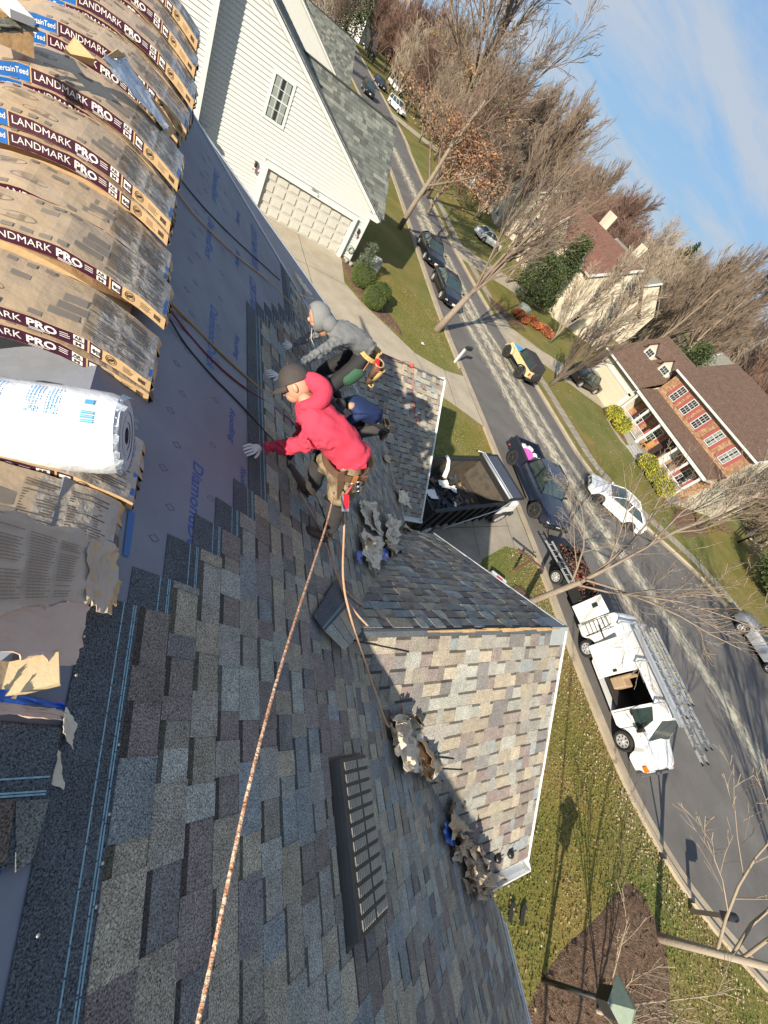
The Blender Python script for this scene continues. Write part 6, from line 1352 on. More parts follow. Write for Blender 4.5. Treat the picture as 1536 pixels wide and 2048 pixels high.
mb = MB(); mb.add([(.50, -.66, 1.14), (.50, .66, 1.14), (.28, .60, 1.70), (.28, -.60, 1.70)], [(0, 1, 2, 3)]); q = mb.build('windshield', car_glass, jl); q.modifiers.new('s', 'SOLIDIFY').thickness = .03
for s in (1, -1):
    for x0, x1 in ((-.62, .12), (-1.52, -.78)): mb = MB(); mb.add([(x0, s * .722, 1.16), (x1, s * .722, 1.16), (x1 - .05, s * .655, 1.62), (x0 + .05, s * .655, 1.62)], [(0, 1, 2, 3)]); q = mb.build('side_window', car_glass, jl); q.modifiers.new('s', 'SOLIDIFY').thickness = .02
    for x in (1.28, -1.15):
        wheel(jl, x, s * .80, .44, .30, rimd_m, s); mb = MB(); mb.grid(lambda u, v: Vector((x + .55 * math.cos(rad(15) + rad(150) * u), s * (.60 + .38 * v), .46 + .52 * math.sin(rad(15) + rad(150) * u))), 10, 1); q = mb.build('fender_flare', plastic_m if x < 0 else tan_p, jl); q.modifiers.new('s', 'SOLIDIFY').thickness = .03
    mb = MB(); mb.ball((1.84, s * .42, .92), (.03, .10, .10), 10); mb.build('headlight', lamp_m, jl)
    mb = MB(); mb.box((-1.85, s * .62, .92), (.05, .12, .2)); mb.build('tail_light', red_l, jl)
    mb = MB(); mb.tube([(.7, s * .82, .46), (-.7, s * .82, .46)], .04, 6); mb.build('side_step', plastic_m, jl)
    mb = MB(); mb.box((-.2, s * .782, .95), (.30, .012, .14)); mb.build('yellow_patch', M('yellow_paint', (.75, .52, .03), .5), jl)
mb = MB(); mb.box((1.98, 0, .60), (.14, 1.5, .16)); mb.build('front_bumper', plastic_m, jl, bevel=.02); mb = MB(); mb.box((-1.95, 0, .60), (.14, 1.4, .16)); mb.build('rear_bumper', plastic_m, jl, bevel=.02)
mb = MB(); mb.lathe((-1.92, 0, 1.02), [(.20, 0), (.37, .0), (.38, .10), (.36, .2), (.2, .2)], 18, axis=(-1, 0, 0)); mb.build('spare_wheel', tyre_m, jl)
# ---- dump truck on our drive
dt = empty('dump_truck', (7.95, 7.35, 0), rad(15), 'black dump truck with a white cab, half full of roofing debris', 'dump truck')
bk = M('dump_black', (.018, .018, .020), .55, .3, 6, bump=.05); bi_ = M('dump_inside', (.105, .085, .06), .8, .45, 3, bump=.2, bscale=20, col2=(.04, .035, .03))
BL, BW, z0, z1 = 4.15, 2.15, .95, 1.95
mb = MB(); mb.box((BL / 2, 0, z0), (BL, BW, .08)); mb.build('bed_floor', bi_, dt)
for s in (1, -1):
    mb = MB(); mb.box((BL / 2, s * BW / 2, (z0 + z1) / 2), (BL, .06, z1 - z0)); mb.build('bed_side', bk, dt)
    mb = MB(); mb.box((BL / 2, s * (BW / 2 - .045), (z0 + z1) / 2), (BL - .1, .012, z1 - z0 - .08)); mb.build('side_lining', bi_, dt)
    mb = MB(); mb.box((BL / 2, s * BW / 2, z1 + .02), (BL + .02, .13, .06)); mb.build('top_rail', bk, dt)
    for k in range(9): mb = MB(); mb.box((.25 + k * .46, s * (BW / 2 + .07), (z0 + z1) / 2), (.07, .09, z1 - z0)); mb.build('rib', bk, dt)
mb = MB(); mb.box((BL, 0, (z0 + z1) / 2 + .1), (.06, BW, z1 - z0 + .3)); mb.build('front_wall', bk, dt); mb = MB(); mb.box((BL - .04, 0, (z0 + z1) / 2), (.012, BW - .1, z1 - z0)); mb.build('front_lining', bi_, dt)
mb = MB(); mb.box((0, 0, (z0 + z1) / 2), (.06, BW, z1 - z0)); mb.build('tailgate', bk, dt)
mb = MB(); mb.box((BL + .42, 0, z1 + .28), (.86, BW * 1.0, .04)); mb.build('cab_shield', M('shield_grey', (.055, .06, .085), .45, .15, 4, coat=.2), dt)
mb = MB(); mb.box((BL + .42, BW / 2, z1 + .28), (.92, .07, .09)); mb.box((BL + .42, -BW / 2, z1 + .28), (.92, .07, .09)); mb.box((BL + .86, 0, z1 + .28), (.07, BW, .09)); mb.box((BL, 0, z1 + .28), (.09, BW, .10)); mb.build('shield_frame', bk, dt)
mb = MB(); mb.tube([(BL - .12, -BW / 2, z1 + .42), (BL - .12, BW / 2, z1 + .42), (BL - .5, BW / 2 + .1, z1 + .42)], .025, 8); mb.tube([(BL - .22, -BW / 2, z1 + .38), (BL - .22, BW / 2, z1 + .38)], .05, 8); mb.build('tarp_roller', alu_m, dt)
mb = MB(); mb.tube([(BL - .2, -BW / 2 - .12, z1 + .36), (BL - .6, -BW / 2 - .18, z1 - .1), (1.2, -BW / 2 - .20, z0 + .02)], .022, 8); mb.build('tarp_arm', alu_m, dt)
mb = MB(); mb.box((BL + .70, 0, 1.32), (1.25, 1.85, 1.15), taper=(.78, .86)); mb.box((BL + 1.65, 0, 1.02), (1.15, 1.80, .52), taper=(.94, .9)); mb.build('cab', MATS['white_van_paint'], dt, bevel=.07, seg=3)
for s in (1, -1): mb = MB(); mb.add([(BL + .30, s * .90, 1.32), (BL + 1.12, s * .905, 1.32), (BL + .98, s * .85, 1.78), (BL + .36, s * .85, 1.78)], [(0, 1, 2, 3)]); q = mb.build('side_window', car_glass, dt); q.modifiers.new('s', 'SOLIDIFY').thickness = .03; mb = MB(); mb.box((BL + 2.16, s * .66, 1.02), (.10, .34, .22)); mb.build('headlight', lamp_m, dt, bevel=.02)
mb = MB(); mb.add([(BL + 1.36, -.78, 1.32), (BL + 1.36, .78, 1.32), (BL + 1.20, .72, 1.80), (BL + 1.20, -.72, 1.80)], [(0, 1, 2, 3)]); q = mb.build('windshield', car_glass, dt); q.modifiers.new('s', 'SOLIDIFY').thickness = .03
mb = MB(); mb.box((BL + 2.24, 0, .62), (.16, 1.95, .26)); mb.build('front_bumper', plastic_m, dt, bevel=.04); mb = MB(); mb.box((BL / 2 + .6, 0, .72), (5.2, .85, .22)); mb.build('chassis', plastic_m, dt)
for s in (1, -1): wheel(dt, BL + 1.55, s * .84, .42, .28, rim_m, s, True); wheel(dt, .95, s * .88, .42, .34, rim_m, s, True)
# debris in the bed
DM = dt.matrix_basis; rr = random.Random(12); mb = MB(); cols = [0, 0, 0, 1, 2, 3]
for k in range(520):
    x = rr.uniform(.1, 2.7) if k % 4 else rr.uniform(.1, 3.6); y = rr.uniform(-BW / 2 + .12, BW / 2 - .12); hgt = .70 * max(.06, 1 - x / 3.2) * (1 - .25 * (y / BW * 2)); c = DM @ Vector((x, y, z0 + .08 + hgt * rr.uniform(.2, 1.0)))
    mb.box(c, (rr.uniform(.08, .42), rr.uniform(.05, .26), .012), rr.choice(cols), Matrix.Rotation(rr.uniform(0, 6.28), 3, 'Z') @ Matrix.Rotation(rr.uniform(-.6, .6), 3, 'X') @ Matrix.Rotation(rr.uniform(-.5, .5), 3, 'Y'))
mb.build('debris', [M('old_shingle', (.035, .037, .045), .95, .4, 20, speck=.5), M('old_shingle_blue', (.06, .085, .11), .9, .3), M('old_felt', (.02, .02, .022), .8), M('scrap_wood', (.26, .17, .10), .8, .3, 9)], kind='stuff', label='heap of torn old shingles and felt in the dump truck bed')
dq = lambda x, y, z: DM @ Vector((x, y, z))
crumple('plastic_sheet', [dq(1.6, .10, 1.45), dq(2.1, .05, 1.40), dq(2.1, .42, 1.35), dq(1.6, .45, 1.42)], wht_ink, 'crumpled white and blue sheet in the middle of the dump bed', 'sheet', .06, 10, None, 61)
crumple('plastic_sheet', [dq(2.1, .0, 1.35), dq(2.55, -.05, 1.25), dq(2.6, .25, 1.25), dq(2.15, .25, 1.3)], wht_ink, 'smaller white sheet nearest the empty part of the dump bed', 'sheet', .06, 8, None, 62)
mb = MB(); mb.tube([dq(2.0, .55, 1.5), dq(2.1, .75, 1.75), dq(2.1, .98, 1.98), dq(1.95, 1.1, 2.1)], [.10, .09, .07, .06], 8); mb.build('plastic_sleeve', wht_ink, label='long twisted white plastic sleeve hanging over the far dump bed side', cat='plastic')
crumple('plastic_bag', [dq(.35, -.5, 1.7), dq(.75, -.5, 1.68), dq(.75, -.15, 1.65), dq(.35, -.1, 1.68)], wht_ink, 'white and blue bag on the debris nearest the house', 'bag', .07, 8, None, 63)
mb = MB(); mb.beam(dq(1.9, -.75, 1.35), dq(2.15, -.45, 1.3), .09, .02); mb.build('white_board', wht_ink, label='short white board lying on the dump bed debris near its side', cat='board')
mb = MB(); mb.beam(dq(2.2, -.55, 1.2), dq(2.75, -.4, 1.18), .04, .04); mb.beam(dq(2.2, -.25, 1.2), dq(2.75, -.1, 1.18), .04, .04); mb.beam(dq(2.75, -.42, 1.19), dq(2.75, -.08, 1.19), .04, .04); mb.build('wooden_frame', MATS['scrap_wood'], label='small broken wooden frame by the dark empty part of the bed', cat='frame')
# ================================================================ NEIGHBOUR HOUSES
vinyl_m = M('white_vinyl', (.56, .565, .54), .45, .04, 3); vtrim = M('house_trim', (.62, .635, .62), .45, .04); groof = M('green_grey_shingle', (1, 1, 1), .92, .15, 3, attr=True, speck=.35, sscale=30, bump=.3, bscale=60)
gar_m = M('garage_white', (.50, .485, .43), .4, .03, 2); shade_m = M('window_dark', (.03, .035, .035), .1, .1, spec=.8, coat=.5); curt_m = M('curtain', (.24, .27, .25), .9, .15, 5)
GP = [(.115, .125, .105), (.155, .165, .145), (.085, .092, .082), (.20, .205, .175), (.13, .14, .125)]
def roof_face(mb, fr, poly_planes, smax, tmax, pal, r, tab=.33, expo=.28, gap=.0):
    k = 0; t0 = 0
    while t0 < tmax:
        s = -((k * .17) % tab)
        while s < smax:
            w_ = r.uniform(tab * .5, tab * 1.2); e = min(s + w_, smax); p = clip2([(max(s, 0), t0), (e, t0), (e, t0 + expo + .02), (max(s, 0), t0 + expo + .02)], poly_planes)
            if len(p) > 2:
                c = r.choice(pal); f = r.uniform(.9, 1.1); slab(mb, fr, p, .0, .014, t0, t0 + expo, .008, 0, tuple(x * f for x in c))
            s = e
        t0 += expo; k += 1
def simple_window(parent, c, nrm, w_, h, cols=3, rows=2, frame=.09, curtains=True, pane=None, name='window', muntin=vtrim, shutters=None, depth=.04):
    """window on an axis aligned wall; nrm = outward unit vector"""
    c = Vector(c); nrm = Vector(nrm); s = Vector((0, 0, 1)).cross(nrm); up = Vector((0, 0, 1)); wo = empty(name, c); wo.parent = parent
    def bx(nm, u, v, du, dv, d0, d1, mt):
        mb = MB(); q = [s * (u - du / 2) + up * (v - dv / 2), s * (u + du / 2) + up * (v - dv / 2), s * (u + du / 2) + up * (v + dv / 2), s * (u - du / 2) + up * (v + dv / 2)]; mb.prism(q, nrm * d0, nrm * d1); o = mb.build(nm, mt, wo); return o
    bx('pane', 0, 0, w_, h, -.03, .006, pane or shade_m)
    if curtains:
        for q in (-1, 1): bx('curtain', q * w_ * .27, 0, w_ * .34, h * .96, .0065, .009, curt_m)
    for q in (-1, 1): bx('frame', q * (w_ / 2 + frame / 2), 0, frame, h + 2 * frame, -.02, depth, muntin); bx('frame', 0, q * (h / 2 + frame / 2), w_, frame, -.02, depth, muntin)
    bx('sash', 0, 0, w_, .05, .01, .03, muntin)
    for i in range(1, cols): bx('muntin', -w_ / 2 + w_ * i / cols, 0, .022, h, .01, .022, muntin)
    for i in (1, 3): bx('muntin', 0, -h / 2 + h * i / 4, w_, .022, .01, .0215, muntin)
    if shutters:
        for q in (-1, 1): bx('shutter', q * (w_ / 2 + frame + .15), 0, .28, h + .12, .0, .045, shutters)
    return wo
def wall_boards(parent, p0, s, L_, z0, z1, step, planes, holes, mat, name='siding_board', out=None, lim=400):
    """lap boards on a vertical wall: p0 origin, s unit along, out unit outward; planes clip in (s,z); holes rectangles"""
    p0 = Vector(p0); s = Vector(s); out = Vector(out); up = Vector((0, 0, 1)); z = z0; n = 0
    while z < z1:
        segs = [(0, L_)]
        for (a, b, c, d) in holes:
            if z + step > c and z < d:
                ns_ = []
                for (x, y) in segs:
                    if b <= x or a >= y: ns_.append((x, y))
                    else:
                        if a > x: ns_.append((x, a))
                        if b < y: ns_.append((b, y))
                segs = ns_
        for (x, y) in segs:
            p = clip2([(x, z), (y, z), (y, z + step), (x, z + step)], planes)
            if len(p) > 2:
                mb = MB(); m = len(p); f = lambda q: .046 * (1 - (q - z) / step) + .004
                A = [p0 + s * a + up * b + out * f(b) for a, b in p]; B = [p0 + s * a + up * b - out * .01 for a, b in p]
                mb.add(A + B, [tuple(range(m))] + [(i, m + i, m + (i + 1) % m, (i + 1) % m) for i in range(m)]); mb.build(name, mat, parent); n += 1
        z += step
def neighbour(label, ox, oy, near=True):
    h = empty('house', (ox, oy, 0), 0, label, 'house'); r = random.Random(int(oy)); Y = 0.0
    XE, ZE = 9.25, 2.75; XR_, ZR_ = .2, 8.15      # corner, ridge
    sl = .573
    zr = lambda x: 2.99 + (9.68 - x) * sl
    # gable wall
    mb = MB(); mb.prism([(-6, Y + .02, 0), (XE, Y + .02, 0), (XE, Y + .02, zr(XE) - .08), (XR_, Y + .02, zr(XR_) - .08), (-6, Y + .02, zr(XR_) - .08 - 2.2)], (0, .2, 0), (0, 0, 0)); mb.box((4.0, 4.2, 1.3), (10.3, 7.9, 2.6)); mb.build('wall', vinyl_m, h)
    holes = [(3.23 + 6, 8.64 + 6, -1, 2.32), (2.62 + 6, 3.52 + 6, 3.88, 5.60)]
    if near: wall_boards(h, (-6, Y, 0), (1, 0, 0), 6 + XE - .1, .15, 8.1, .176, [(sl, 1, 2.99 + (9.68 + 6) * sl - .16)], holes, vinyl_m, out=(0, -1, 0))
    mb = MB(); mb.box((XE - .02, Y - .02, 1.35), (.16, .10, 2.7)); mb.build('corner_board', vtrim, h)
    mb = MB(); mb.beam((9.78, Y - .14, zr(9.78) - .12), (XR_, Y - .14, zr(XR_) - .12), .32, .22); mb.build('rake_board', vtrim, h)
    mb = MB(); mb.box((9.45, Y + .05, 2.80), (.55, .50, .26)); mb.build('gable_return', vtrim, h)
    # roofs
    mb = MB(); n_ = math.hypot(1, sl); fr = Frame((XR_, Y - .3, zr(XR_)), (0, -1, 0), (1, 0, -sl)); deck(mb, Frame((XR_, Y - .3, zr(XR_) - .01), (0, -1, 0), (1, 0, -sl)), [(0, 0), (0, 9.7 * n_), (-8.5, 9.7 * n_), (-8.5, 0)][::-1], .05, 0, GP[0])
    roof_face(mb, Frame((XR_, Y + 8.2, zr(XR_)), (0, -1, 0), (1, 0, -sl)), [(0, 1, 9.62 * n_)], 8.5, 9.62 * n_, GP, r, .4, .3)
    mb.build('roof', groof, h)
    # front-to-back roof whose near slope faces us
    mb = MB(); s2 = .62; n2 = math.hypot(1, s2); RY = 5.1; ZT = 2.99 + s2 * RY + .05; fr2 = Frame((9.95, Y - .3 + RY, ZT), (-1, 0, 0), (0, -1, -s2)); deck(mb, Frame((9.95, Y - .3 + RY, ZT - .01), (-1, 0, 0), (0, -1, -s2)), [(0, 0), (9.6, 0), (9.6, (RY - .46) * n2), (0, (RY - .46) * n2)], .05, 0, GP[0]); deck(mb, Frame((9.95, Y - .3 + RY, ZT - .01), (-1, 0, 0), (0, -1, -s2)), [(0, (RY - .48) * n2), (.66, (RY - .48) * n2), (.66, RY * n2), (0, RY * n2)], .05, 0, GP[0]); roof_face(mb, fr2, [(0, 1, RY * n2), (0, -1, -(RY - .47) * n2)], .66, RY * n2, GP, r, .36, .26)
    roof_face(mb, fr2, [(0, 1, (RY - .46) * n2)], 9.6, (RY - .46) * n2, GP, r, .36, .26); mb.build('roof', groof, h)
    mb = MB(); mb.box((5.15, Y - .3 + RY, ZT + .03), (9.65, .22, .05)); mb.build('ridge_cap', M('ridge_dark', (.05, .055, .05), .9), h)
    mb = MB(); fb = Frame((.35, Y - .3 + RY, ZT), (1, 0, 0), (0, 1, -s2)); deck(mb, fb, [(0, 0), (9.6, 0), (9.6, RY * n2), (0, RY * n2)], .05); mb.build('roof', M('plain_grey_roof', (.10, .11, .095), .9), h)
    mb = MB(); mb.prism([(9.2, Y, 2.7), (9.2, Y + 9, 2.7), (9.2, Y - .3 + RY, ZT - .15)], (-.1, 0, 0), (0, 0, 0)); mb.build('gable_wall', vinyl_m, h)
    # taller main body standing proud on the left, the corner of which throws the broad shadow
    mb = MB(); mb.box((-3.6, Y + 2.9, 4.6), (7.3, 7.2, 9.2)); mb.box((-3.4, Y + 3, 1.1), (7.7, 7.5, 2.2)); mb.build('main_wall', vinyl_m, h)
    if near:
        wall_boards(h, (-6, Y - .72, 0), (1, 0, 0), 6.0 - .1, 2.3, 9.0, .176, [], [(5.0 - 1.2, 5.0, -1, -1)], vinyl_m, out=(0, -1, 0))
    mb = MB(); mb.box((-.02, Y - .76, 5.8), (.20, .14, 6.9)); mb.build('corner_board', vtrim, h)
    mb = MB(); mb.box((.30, Y - .78, 1.15), (.20, .14, 2.3)); mb.build('corner_board', vtrim, h); mb = MB(); mb.box((.05, Y - .80, 2.33), (.75, .25, .12), 0, Matrix.Rotation(rad(12), 3, 'Y')); mb.build('skirt_flashing', M('lead_flashing', (.12, .13, .14), .6), h)
    if not near: return h
    # garage door with raised panels
    gd = empty('garage_door', (5.93, Y - .045, 0)); gd.parent = h; x0, x1 = -2.50, 2.50
    mb = MB(); mb.box((0, .05, 1.08), (5.0, .05, 2.16)); mb.build('door_slab', gar_m, gd)
    for i in range(8):
        for j in range(4):
            mb = MB(); cx_, cz_ = x0 + .31 + i * .626, .27 + j * .54; mb.box((cx_, .0, cz_), (.44, .05, .34)); o = mb.build('panel', gar_m, gd, bevel=.012); mb = MB(); mb.box((cx_, .0225, cz_), (.53, .012, .43)); mb.build('panel_groove', M('panel_groove', (.47, .455, .405), .5), gd)
    for j in range(1, 4): mb = MB(); mb.box((0, .023, j * .54), (5.0, .006, .014)); mb.build('section_gap', M('gap_grey', (.35, .34, .31), .7), gd)
    for q in (-1, 1): mb = MB(); mb.box((q * 2.60, -.06, 1.073), (.20, .25, 2.146)); mb.build('jamb', vtrim, gd)
    mb = MB(); mb.box((0, -.063, 2.235), (5.40, .26, .17)); mb.build('header', vtrim, gd); mb = MB(); mb.box((0, -.12, 2.335), (5.5, .14, .03)); mb.build('drip_cap', vtrim, gd)
    simple_window(h, (3.07, Y - .03, 4.74), (0, -1, 0), .80, 1.55, 3, 2, .12)
    # wall lamps with red-white ribbons, floodlight over the door
    for x, z, l_ in ((2.85, 1.95, 0), (8.98, 1.75, 1)):
        lo = empty('wall_lamp', (x, Y - .12, z)); lo.parent = h; mb = MB(); mb.lathe((0, 0, 0), [(.03, .16), (.08, .12), (.06, -.10), (.02, -.13)], 8); mb.build('lantern', plastic_m, lo)
        mb = MB()
        for k in range(7): a = k * .9; mb.box((math.cos(a) * .07, -.03 + math.sin(a) * .04, -.20 - .03 * (k % 3)), (.09, .03, .07), k % 2, Matrix.Rotation(a, 3, 'Y'))
        mb.build('ribbon', [M('ribbon_red', (.45, .05, .05), .7), vtrim], lo)
    mb = MB(); mb.box((5.8, Y - .20, 2.42), (.13, .10, .13)); mb.box((6.02, Y - .16, 2.36), (.20, .12, .08)); mb.box((6.14, Y - .22, 2.28), (.08, .10, .08)); mb.build('floodlight', M('floodlight_grey', (.25, .25, .24), .5), h)
    mb = MB(); mb.tube([(9.05 + .16 * math.cos(a), Y - .16, .85 + .17 * math.sin(a)) for a in [6.283 * i / 16 for i in range(17)]], .035, 6, cap=False)
    return h
neighbour('white sided neighbour house with a gable garage door and grey-green roof', 0, 26.55)
neighbour('second white sided house beyond the near neighbour, only its rake and grey roof showing', 2.1, 55.0, near=False)
# things by the neighbour's corner
mb = MB(); mb.tube([(8.95 + .17 * math.cos(a), 26.33, .75 + .18 * math.sin(a)) for a in [6.283 * i / 16 for i in range(17)]], .035, 6, cap=False); mb.build('wreath', M('pale_green', (.25, .36, .22), .8, .3, 20), label='pale green wreath leaning at the corner of the white neighbour house', cat='wreath')
for i, (x, y, l_) in enumerate(((9.0, 26.1, 'small plant pot nearest the garage door of the white house'), (9.25, 25.9, 'dark pot beside the wreath at the corner of the white house'))): mb = MB(); mb.lathe((x, y, 0), [(.09, 0), (.13, .25), (.11, .25)], 10); mb.build('flower_pot', M('pot_grey', (.30, .29, .27), .8), label=l_, cat='pot')
mb = MB(); mb.box((11.35, 27.5, .35), (.5, .5, .7)); mb.build('utility_box', M('utility_beige', (.42, .43, .40), .6), bevel=.03, label='square grey-white utility cabinet behind the round shrubs', cat='utility box')
# ---------------- red shuttered house across the street
brick_m = M('brick_wall', (.34, .20, .115), .9, .12, 6); cream_m = M('cream_vinyl', (.56, .52, .42), .5, .04); broof = M('brown_shingle', (.135, .085, .062), .92, .22, 2.5, bump=.3, bscale=30, speck=.3, sscale=9); shut_m = M('red_shutter', (.36, .095, .09), .5, .08); porch_m = M('porch_floor', (.30, .29, .27), .8)
bh = empty('house', (40, 20, 0), 0, 'brick-front house with red shutters, white porch columns and brown roof', 'house')
def bb(nm, mb, mt, par=bh, **k): o = mb.build(nm, mt, None, **k); o.parent = par; o.matrix_parent_inverse = Matrix.Translation((-40, -20, 0)); return o
X0, YA, YB = 40.0, 13.9, 24.3; EZ = 6.2; RX, RZ_ = 45.0, 9.2
mb = MB(); mb.box(((X0 + 50) / 2, (YA + YB) / 2, EZ / 2), (50 - X0, YB - YA, EZ)); [mb.add([(X0, y, EZ), (50, y, EZ), (RX, y, RZ_ - .15)], [(0, 1, 2)]) for y in (YA, YB)]; bb('wall', mb, cream_m)
sw = MB()
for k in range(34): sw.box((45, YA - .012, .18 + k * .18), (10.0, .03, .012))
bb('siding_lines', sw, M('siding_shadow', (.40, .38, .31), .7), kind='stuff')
mb = MB(); mb.box((X0 - .06, (YA + YB) / 2, EZ / 2), (.12, YB - YA, EZ - .02)); bw_o = bb('brick_wall', mb, M('mortar', (.42, .33, .24), .9, .1))
# individual bricks of the upper storey front, joints recessed
bmats = [M('brick_a', (.42, .24, .13), .9, .2, 30), M('brick_b', (.50, .33, .19), .9, .2, 30), M('brick_c', (.32, .17, .10), .9, .2, 30)]
wins = [(22.6, 5.1), (20.9, 5.1), (19.2, 5.1), (17.2, 5.1), (15.3, 5.1)]; rr = random.Random(3); bmx = MB(); z = 3.9; row = 0
while z < EZ - .22:
    y = YA + .02 - (row % 2) * .12
    while y < YB - .02:
        a, b = max(y, YA + .02), min(y + .225, YB - .02)
        if b - a > .03 and not any(wy - .45 < (a + b) / 2 < wy + .45 and abs(z - 5.1) < .75 for wy, _ in wins): bmx.box((X0 - .13, (a + b) / 2, z), (.03, b - a, .062), rr.choice((0, 0, 1, 2)))
        y += .24
    z += .078; row += 1
bb('bricks', bmx, bmats, bw_o, kind='stuff').matrix_parent_inverse = Matrix.Identity(4)
bw_o.children[0].matrix_parent_inverse = bw_o.matrix_world.inverted() if False else Matrix.Identity(4)
bmx = MB(); z = .5; row = 0
while z < 3.1:
    y = YA + .02 - (row % 2) * .12
    while y < YB - .02: bmx.box((X0 - .13, y + .11, z), (.03, .225, .062), rr.choice((0, 0, 1, 2))); y += .24
    z += .078; row += 1
bb('bricks', bmx, bmats, bw_o, kind='stuff').matrix_parent_inverse = Matrix.Identity(4)
for wy, wz in wins: w_ = simple_window(bh, (X0 - .16 - 40, wy - 20, wz), (-1, 0, 0), .66, 1.25, 3, 2, .06, wy < 17.5, None, shutters=shut_m)
for wy in (22.9, 20.6, 15.6): simple_window(bh, (X0 - .16 - 40, wy - 20, 1.75), (-1, 0, 0), .82, 1.35, 3, 2, .08, False, None, shutters=shut_m)
def roof_slab(nm, a, b, c, d, th=.12, mt=broof, par=bh, panels=True):
    mb = MB(); q = [Vector(p) for p in (a, b, c, d)]; n = (q[1] - q[0]).cross(q[3] - q[0]).normalized(); n = n if n.z > 0 else -n; mb.prism(q, n * th, (0, 0, 0)); o = bb(nm, mb, mt, par); return o
def roof_rows(a, b, c, d, par, k, pal=None):   # shingle courses as real thin butt steps; a-b eave, d-c ridge
    a, b, c, d = [Vector(p) for p in (a, b, c, d)]; n = (b - a).cross(d - a).normalized(); n = n if n.z > 0 else -n; mb = MB(); rr = random.Random(k)
    for i in range(k):
        f0, f1 = i / k, (i + 1) / k; p0, p1 = a.lerp(d, f0), b.lerp(c, f0); q0, q1 = a.lerp(d, f1), b.lerp(c, f1); mb.add([p0 + n * .145, p1 + n * .145, q1 + n * .123, q0 + n * .123, p0 + n * .12, p1 + n * .12], [(0, 1, 2, 3), (0, 4, 5, 1)])
    o = bb('shingle_courses', mb, broof, par, kind='stuff'); o.matrix_parent_inverse = Matrix.Identity(4)
for args, k in ((((X0 - .45, YA - .3, EZ + .0), (X0 - .45, YB + .2, EZ + .0), (RX, YB + .2, RZ_), (RX, YA - .3, RZ_)), 34), (((50.4, YA - .3, EZ), (50.4, YB + .2, EZ), (RX, YB + .2, RZ_), (RX, YA - .3, RZ_)), 0)):
    o = roof_slab('roof', *args)
    if k: roof_rows(*args, o, k)
mb = MB(); mb.box((X0 - .50, (YA + YB) / 2 - .05, EZ - .02), (.16, YB - YA + .5, .16)); bb('gutter', mb, vtrim); mb = MB(); mb.box((X0 - .25, (YA + YB) / 2, EZ - .12), (.5, YB - YA + .4, .06)); bb('soffit', mb, vtrim)
mb = MB(); mb.beam((X0 - .5, YA - .30, EZ + .02), (RX, YA - .30, RZ_ + .02), .05, .24); mb.beam((50.4, YA - .30, EZ + .02), (RX, YA - .30, RZ_ + .02), .05, .24); bb('rake_board', mb, vtrim)
# porch
mb = MB(); mb.box((39.1, 18.9, .28), (1.9, 10.1, .56)); bb('porch_floor', mb, porch_m); o = roof_slab('porch_roof', (38.05, 13.8, 3.22), (38.05, 24.4, 3.22), (39.95, 24.4, 3.98), (39.95, 13.8, 3.98)); roof_rows((38.05, 13.8, 3.22), (38.05, 24.4, 3.22), (39.95, 24.4, 3.98), (39.95, 13.8, 3.98), o, 9)
mb = MB(); mb.box((38.1, 19.1, 3.12), (.16, 10.5, .24)); bb('porch_beam', mb, vtrim); mb = MB(); mb.box((39.0, 19.1, 3.03), (1.9, 10.4, .05)); bb('porch_ceiling', mb, vtrim)
for y in (14.2, 15.9, 17.5, 20.2, 22.1, 24.1): mb = MB(); mb.box((38.3, y, 1.78), (.17, .17, 2.5)); mb.box((38.3, y, .66), (.24, .24, .2)); mb.box((38.3, y, 2.92), (.24, .24, .14)); bb('column', mb, vtrim)
for y0, y1 in ((14.3, 15.8), (16.0, 17.4), (20.3, 22.0), (22.2, 24.0)):
    mb = MB(); mb.box((38.3, (y0 + y1) / 2, 1.42), (.08, y1 - y0, .06)); mb.box((38.3, (y0 + y1) / 2, .70), (.06, y1 - y0, .05)); bb('railing', mb, vtrim)
    for k in range(int((y1 - y0) / .13)): mb = MB(); mb.box((38.3, y0 + .08 + k * .13, 1.05), (.035, .035, .72)); bb('baluster', mb, vtrim)
for k in range(3): mb = MB(); mb.box((38.0 - k * .3, 18.85, .22 - k * .13 + .12), (.34, 2.1, .14 + .0)); bb('step', mb, M('grey_step', (.34, .34, .34), .8))
mb = MB(); mb.box((X0 - .18, 19.0, 1.6), (.06, 1.05, 2.1)); dr2 = bb('front_door', mb, M('dark_door', (.05, .03, .03), .5)); mb = MB(); mb.box((X0 - .19, 17.9, 1.6), (.05, .4, 2.1)); bb('sidelight', mb, vtrim)
mb = MB(); mb.ball((38.0, 17.7, .78), (.22, .22, .17), 12); mb.ball((37.7, 18.0, .60), (.16, .16, .13), 12); mb.build('pumpkin', M('pumpkin_orange', (.62, .20, .05), .6, .1), label='pair of orange pumpkins on the porch steps of the red shuttered house', cat='pumpkins', kind='thing')
ch = empty('porch_chair', (38.9, 19.6, .56), 0, 'orange-brown wooden chair on the porch behind the steps', 'chair')
for nm, c, d in (('seat', (0, 0, .42), (.5, .5, .06)), ('backrest', (.24, 0, .75), (.05, .5, .6)), ('leg', (-.2, -.2, .2), (.05, .05, .4)), ('leg', (-.2, .2, .2), (.05, .05, .4)), ('leg', (.2, -.2, .2), (.05, .05, .4)), ('leg', (.2, .2, .2), (.05, .05, .4))): mb = MB(); mb.box(c, d); mb.build(nm, M('orange_wood', (.48, .24, .08), .6), ch)
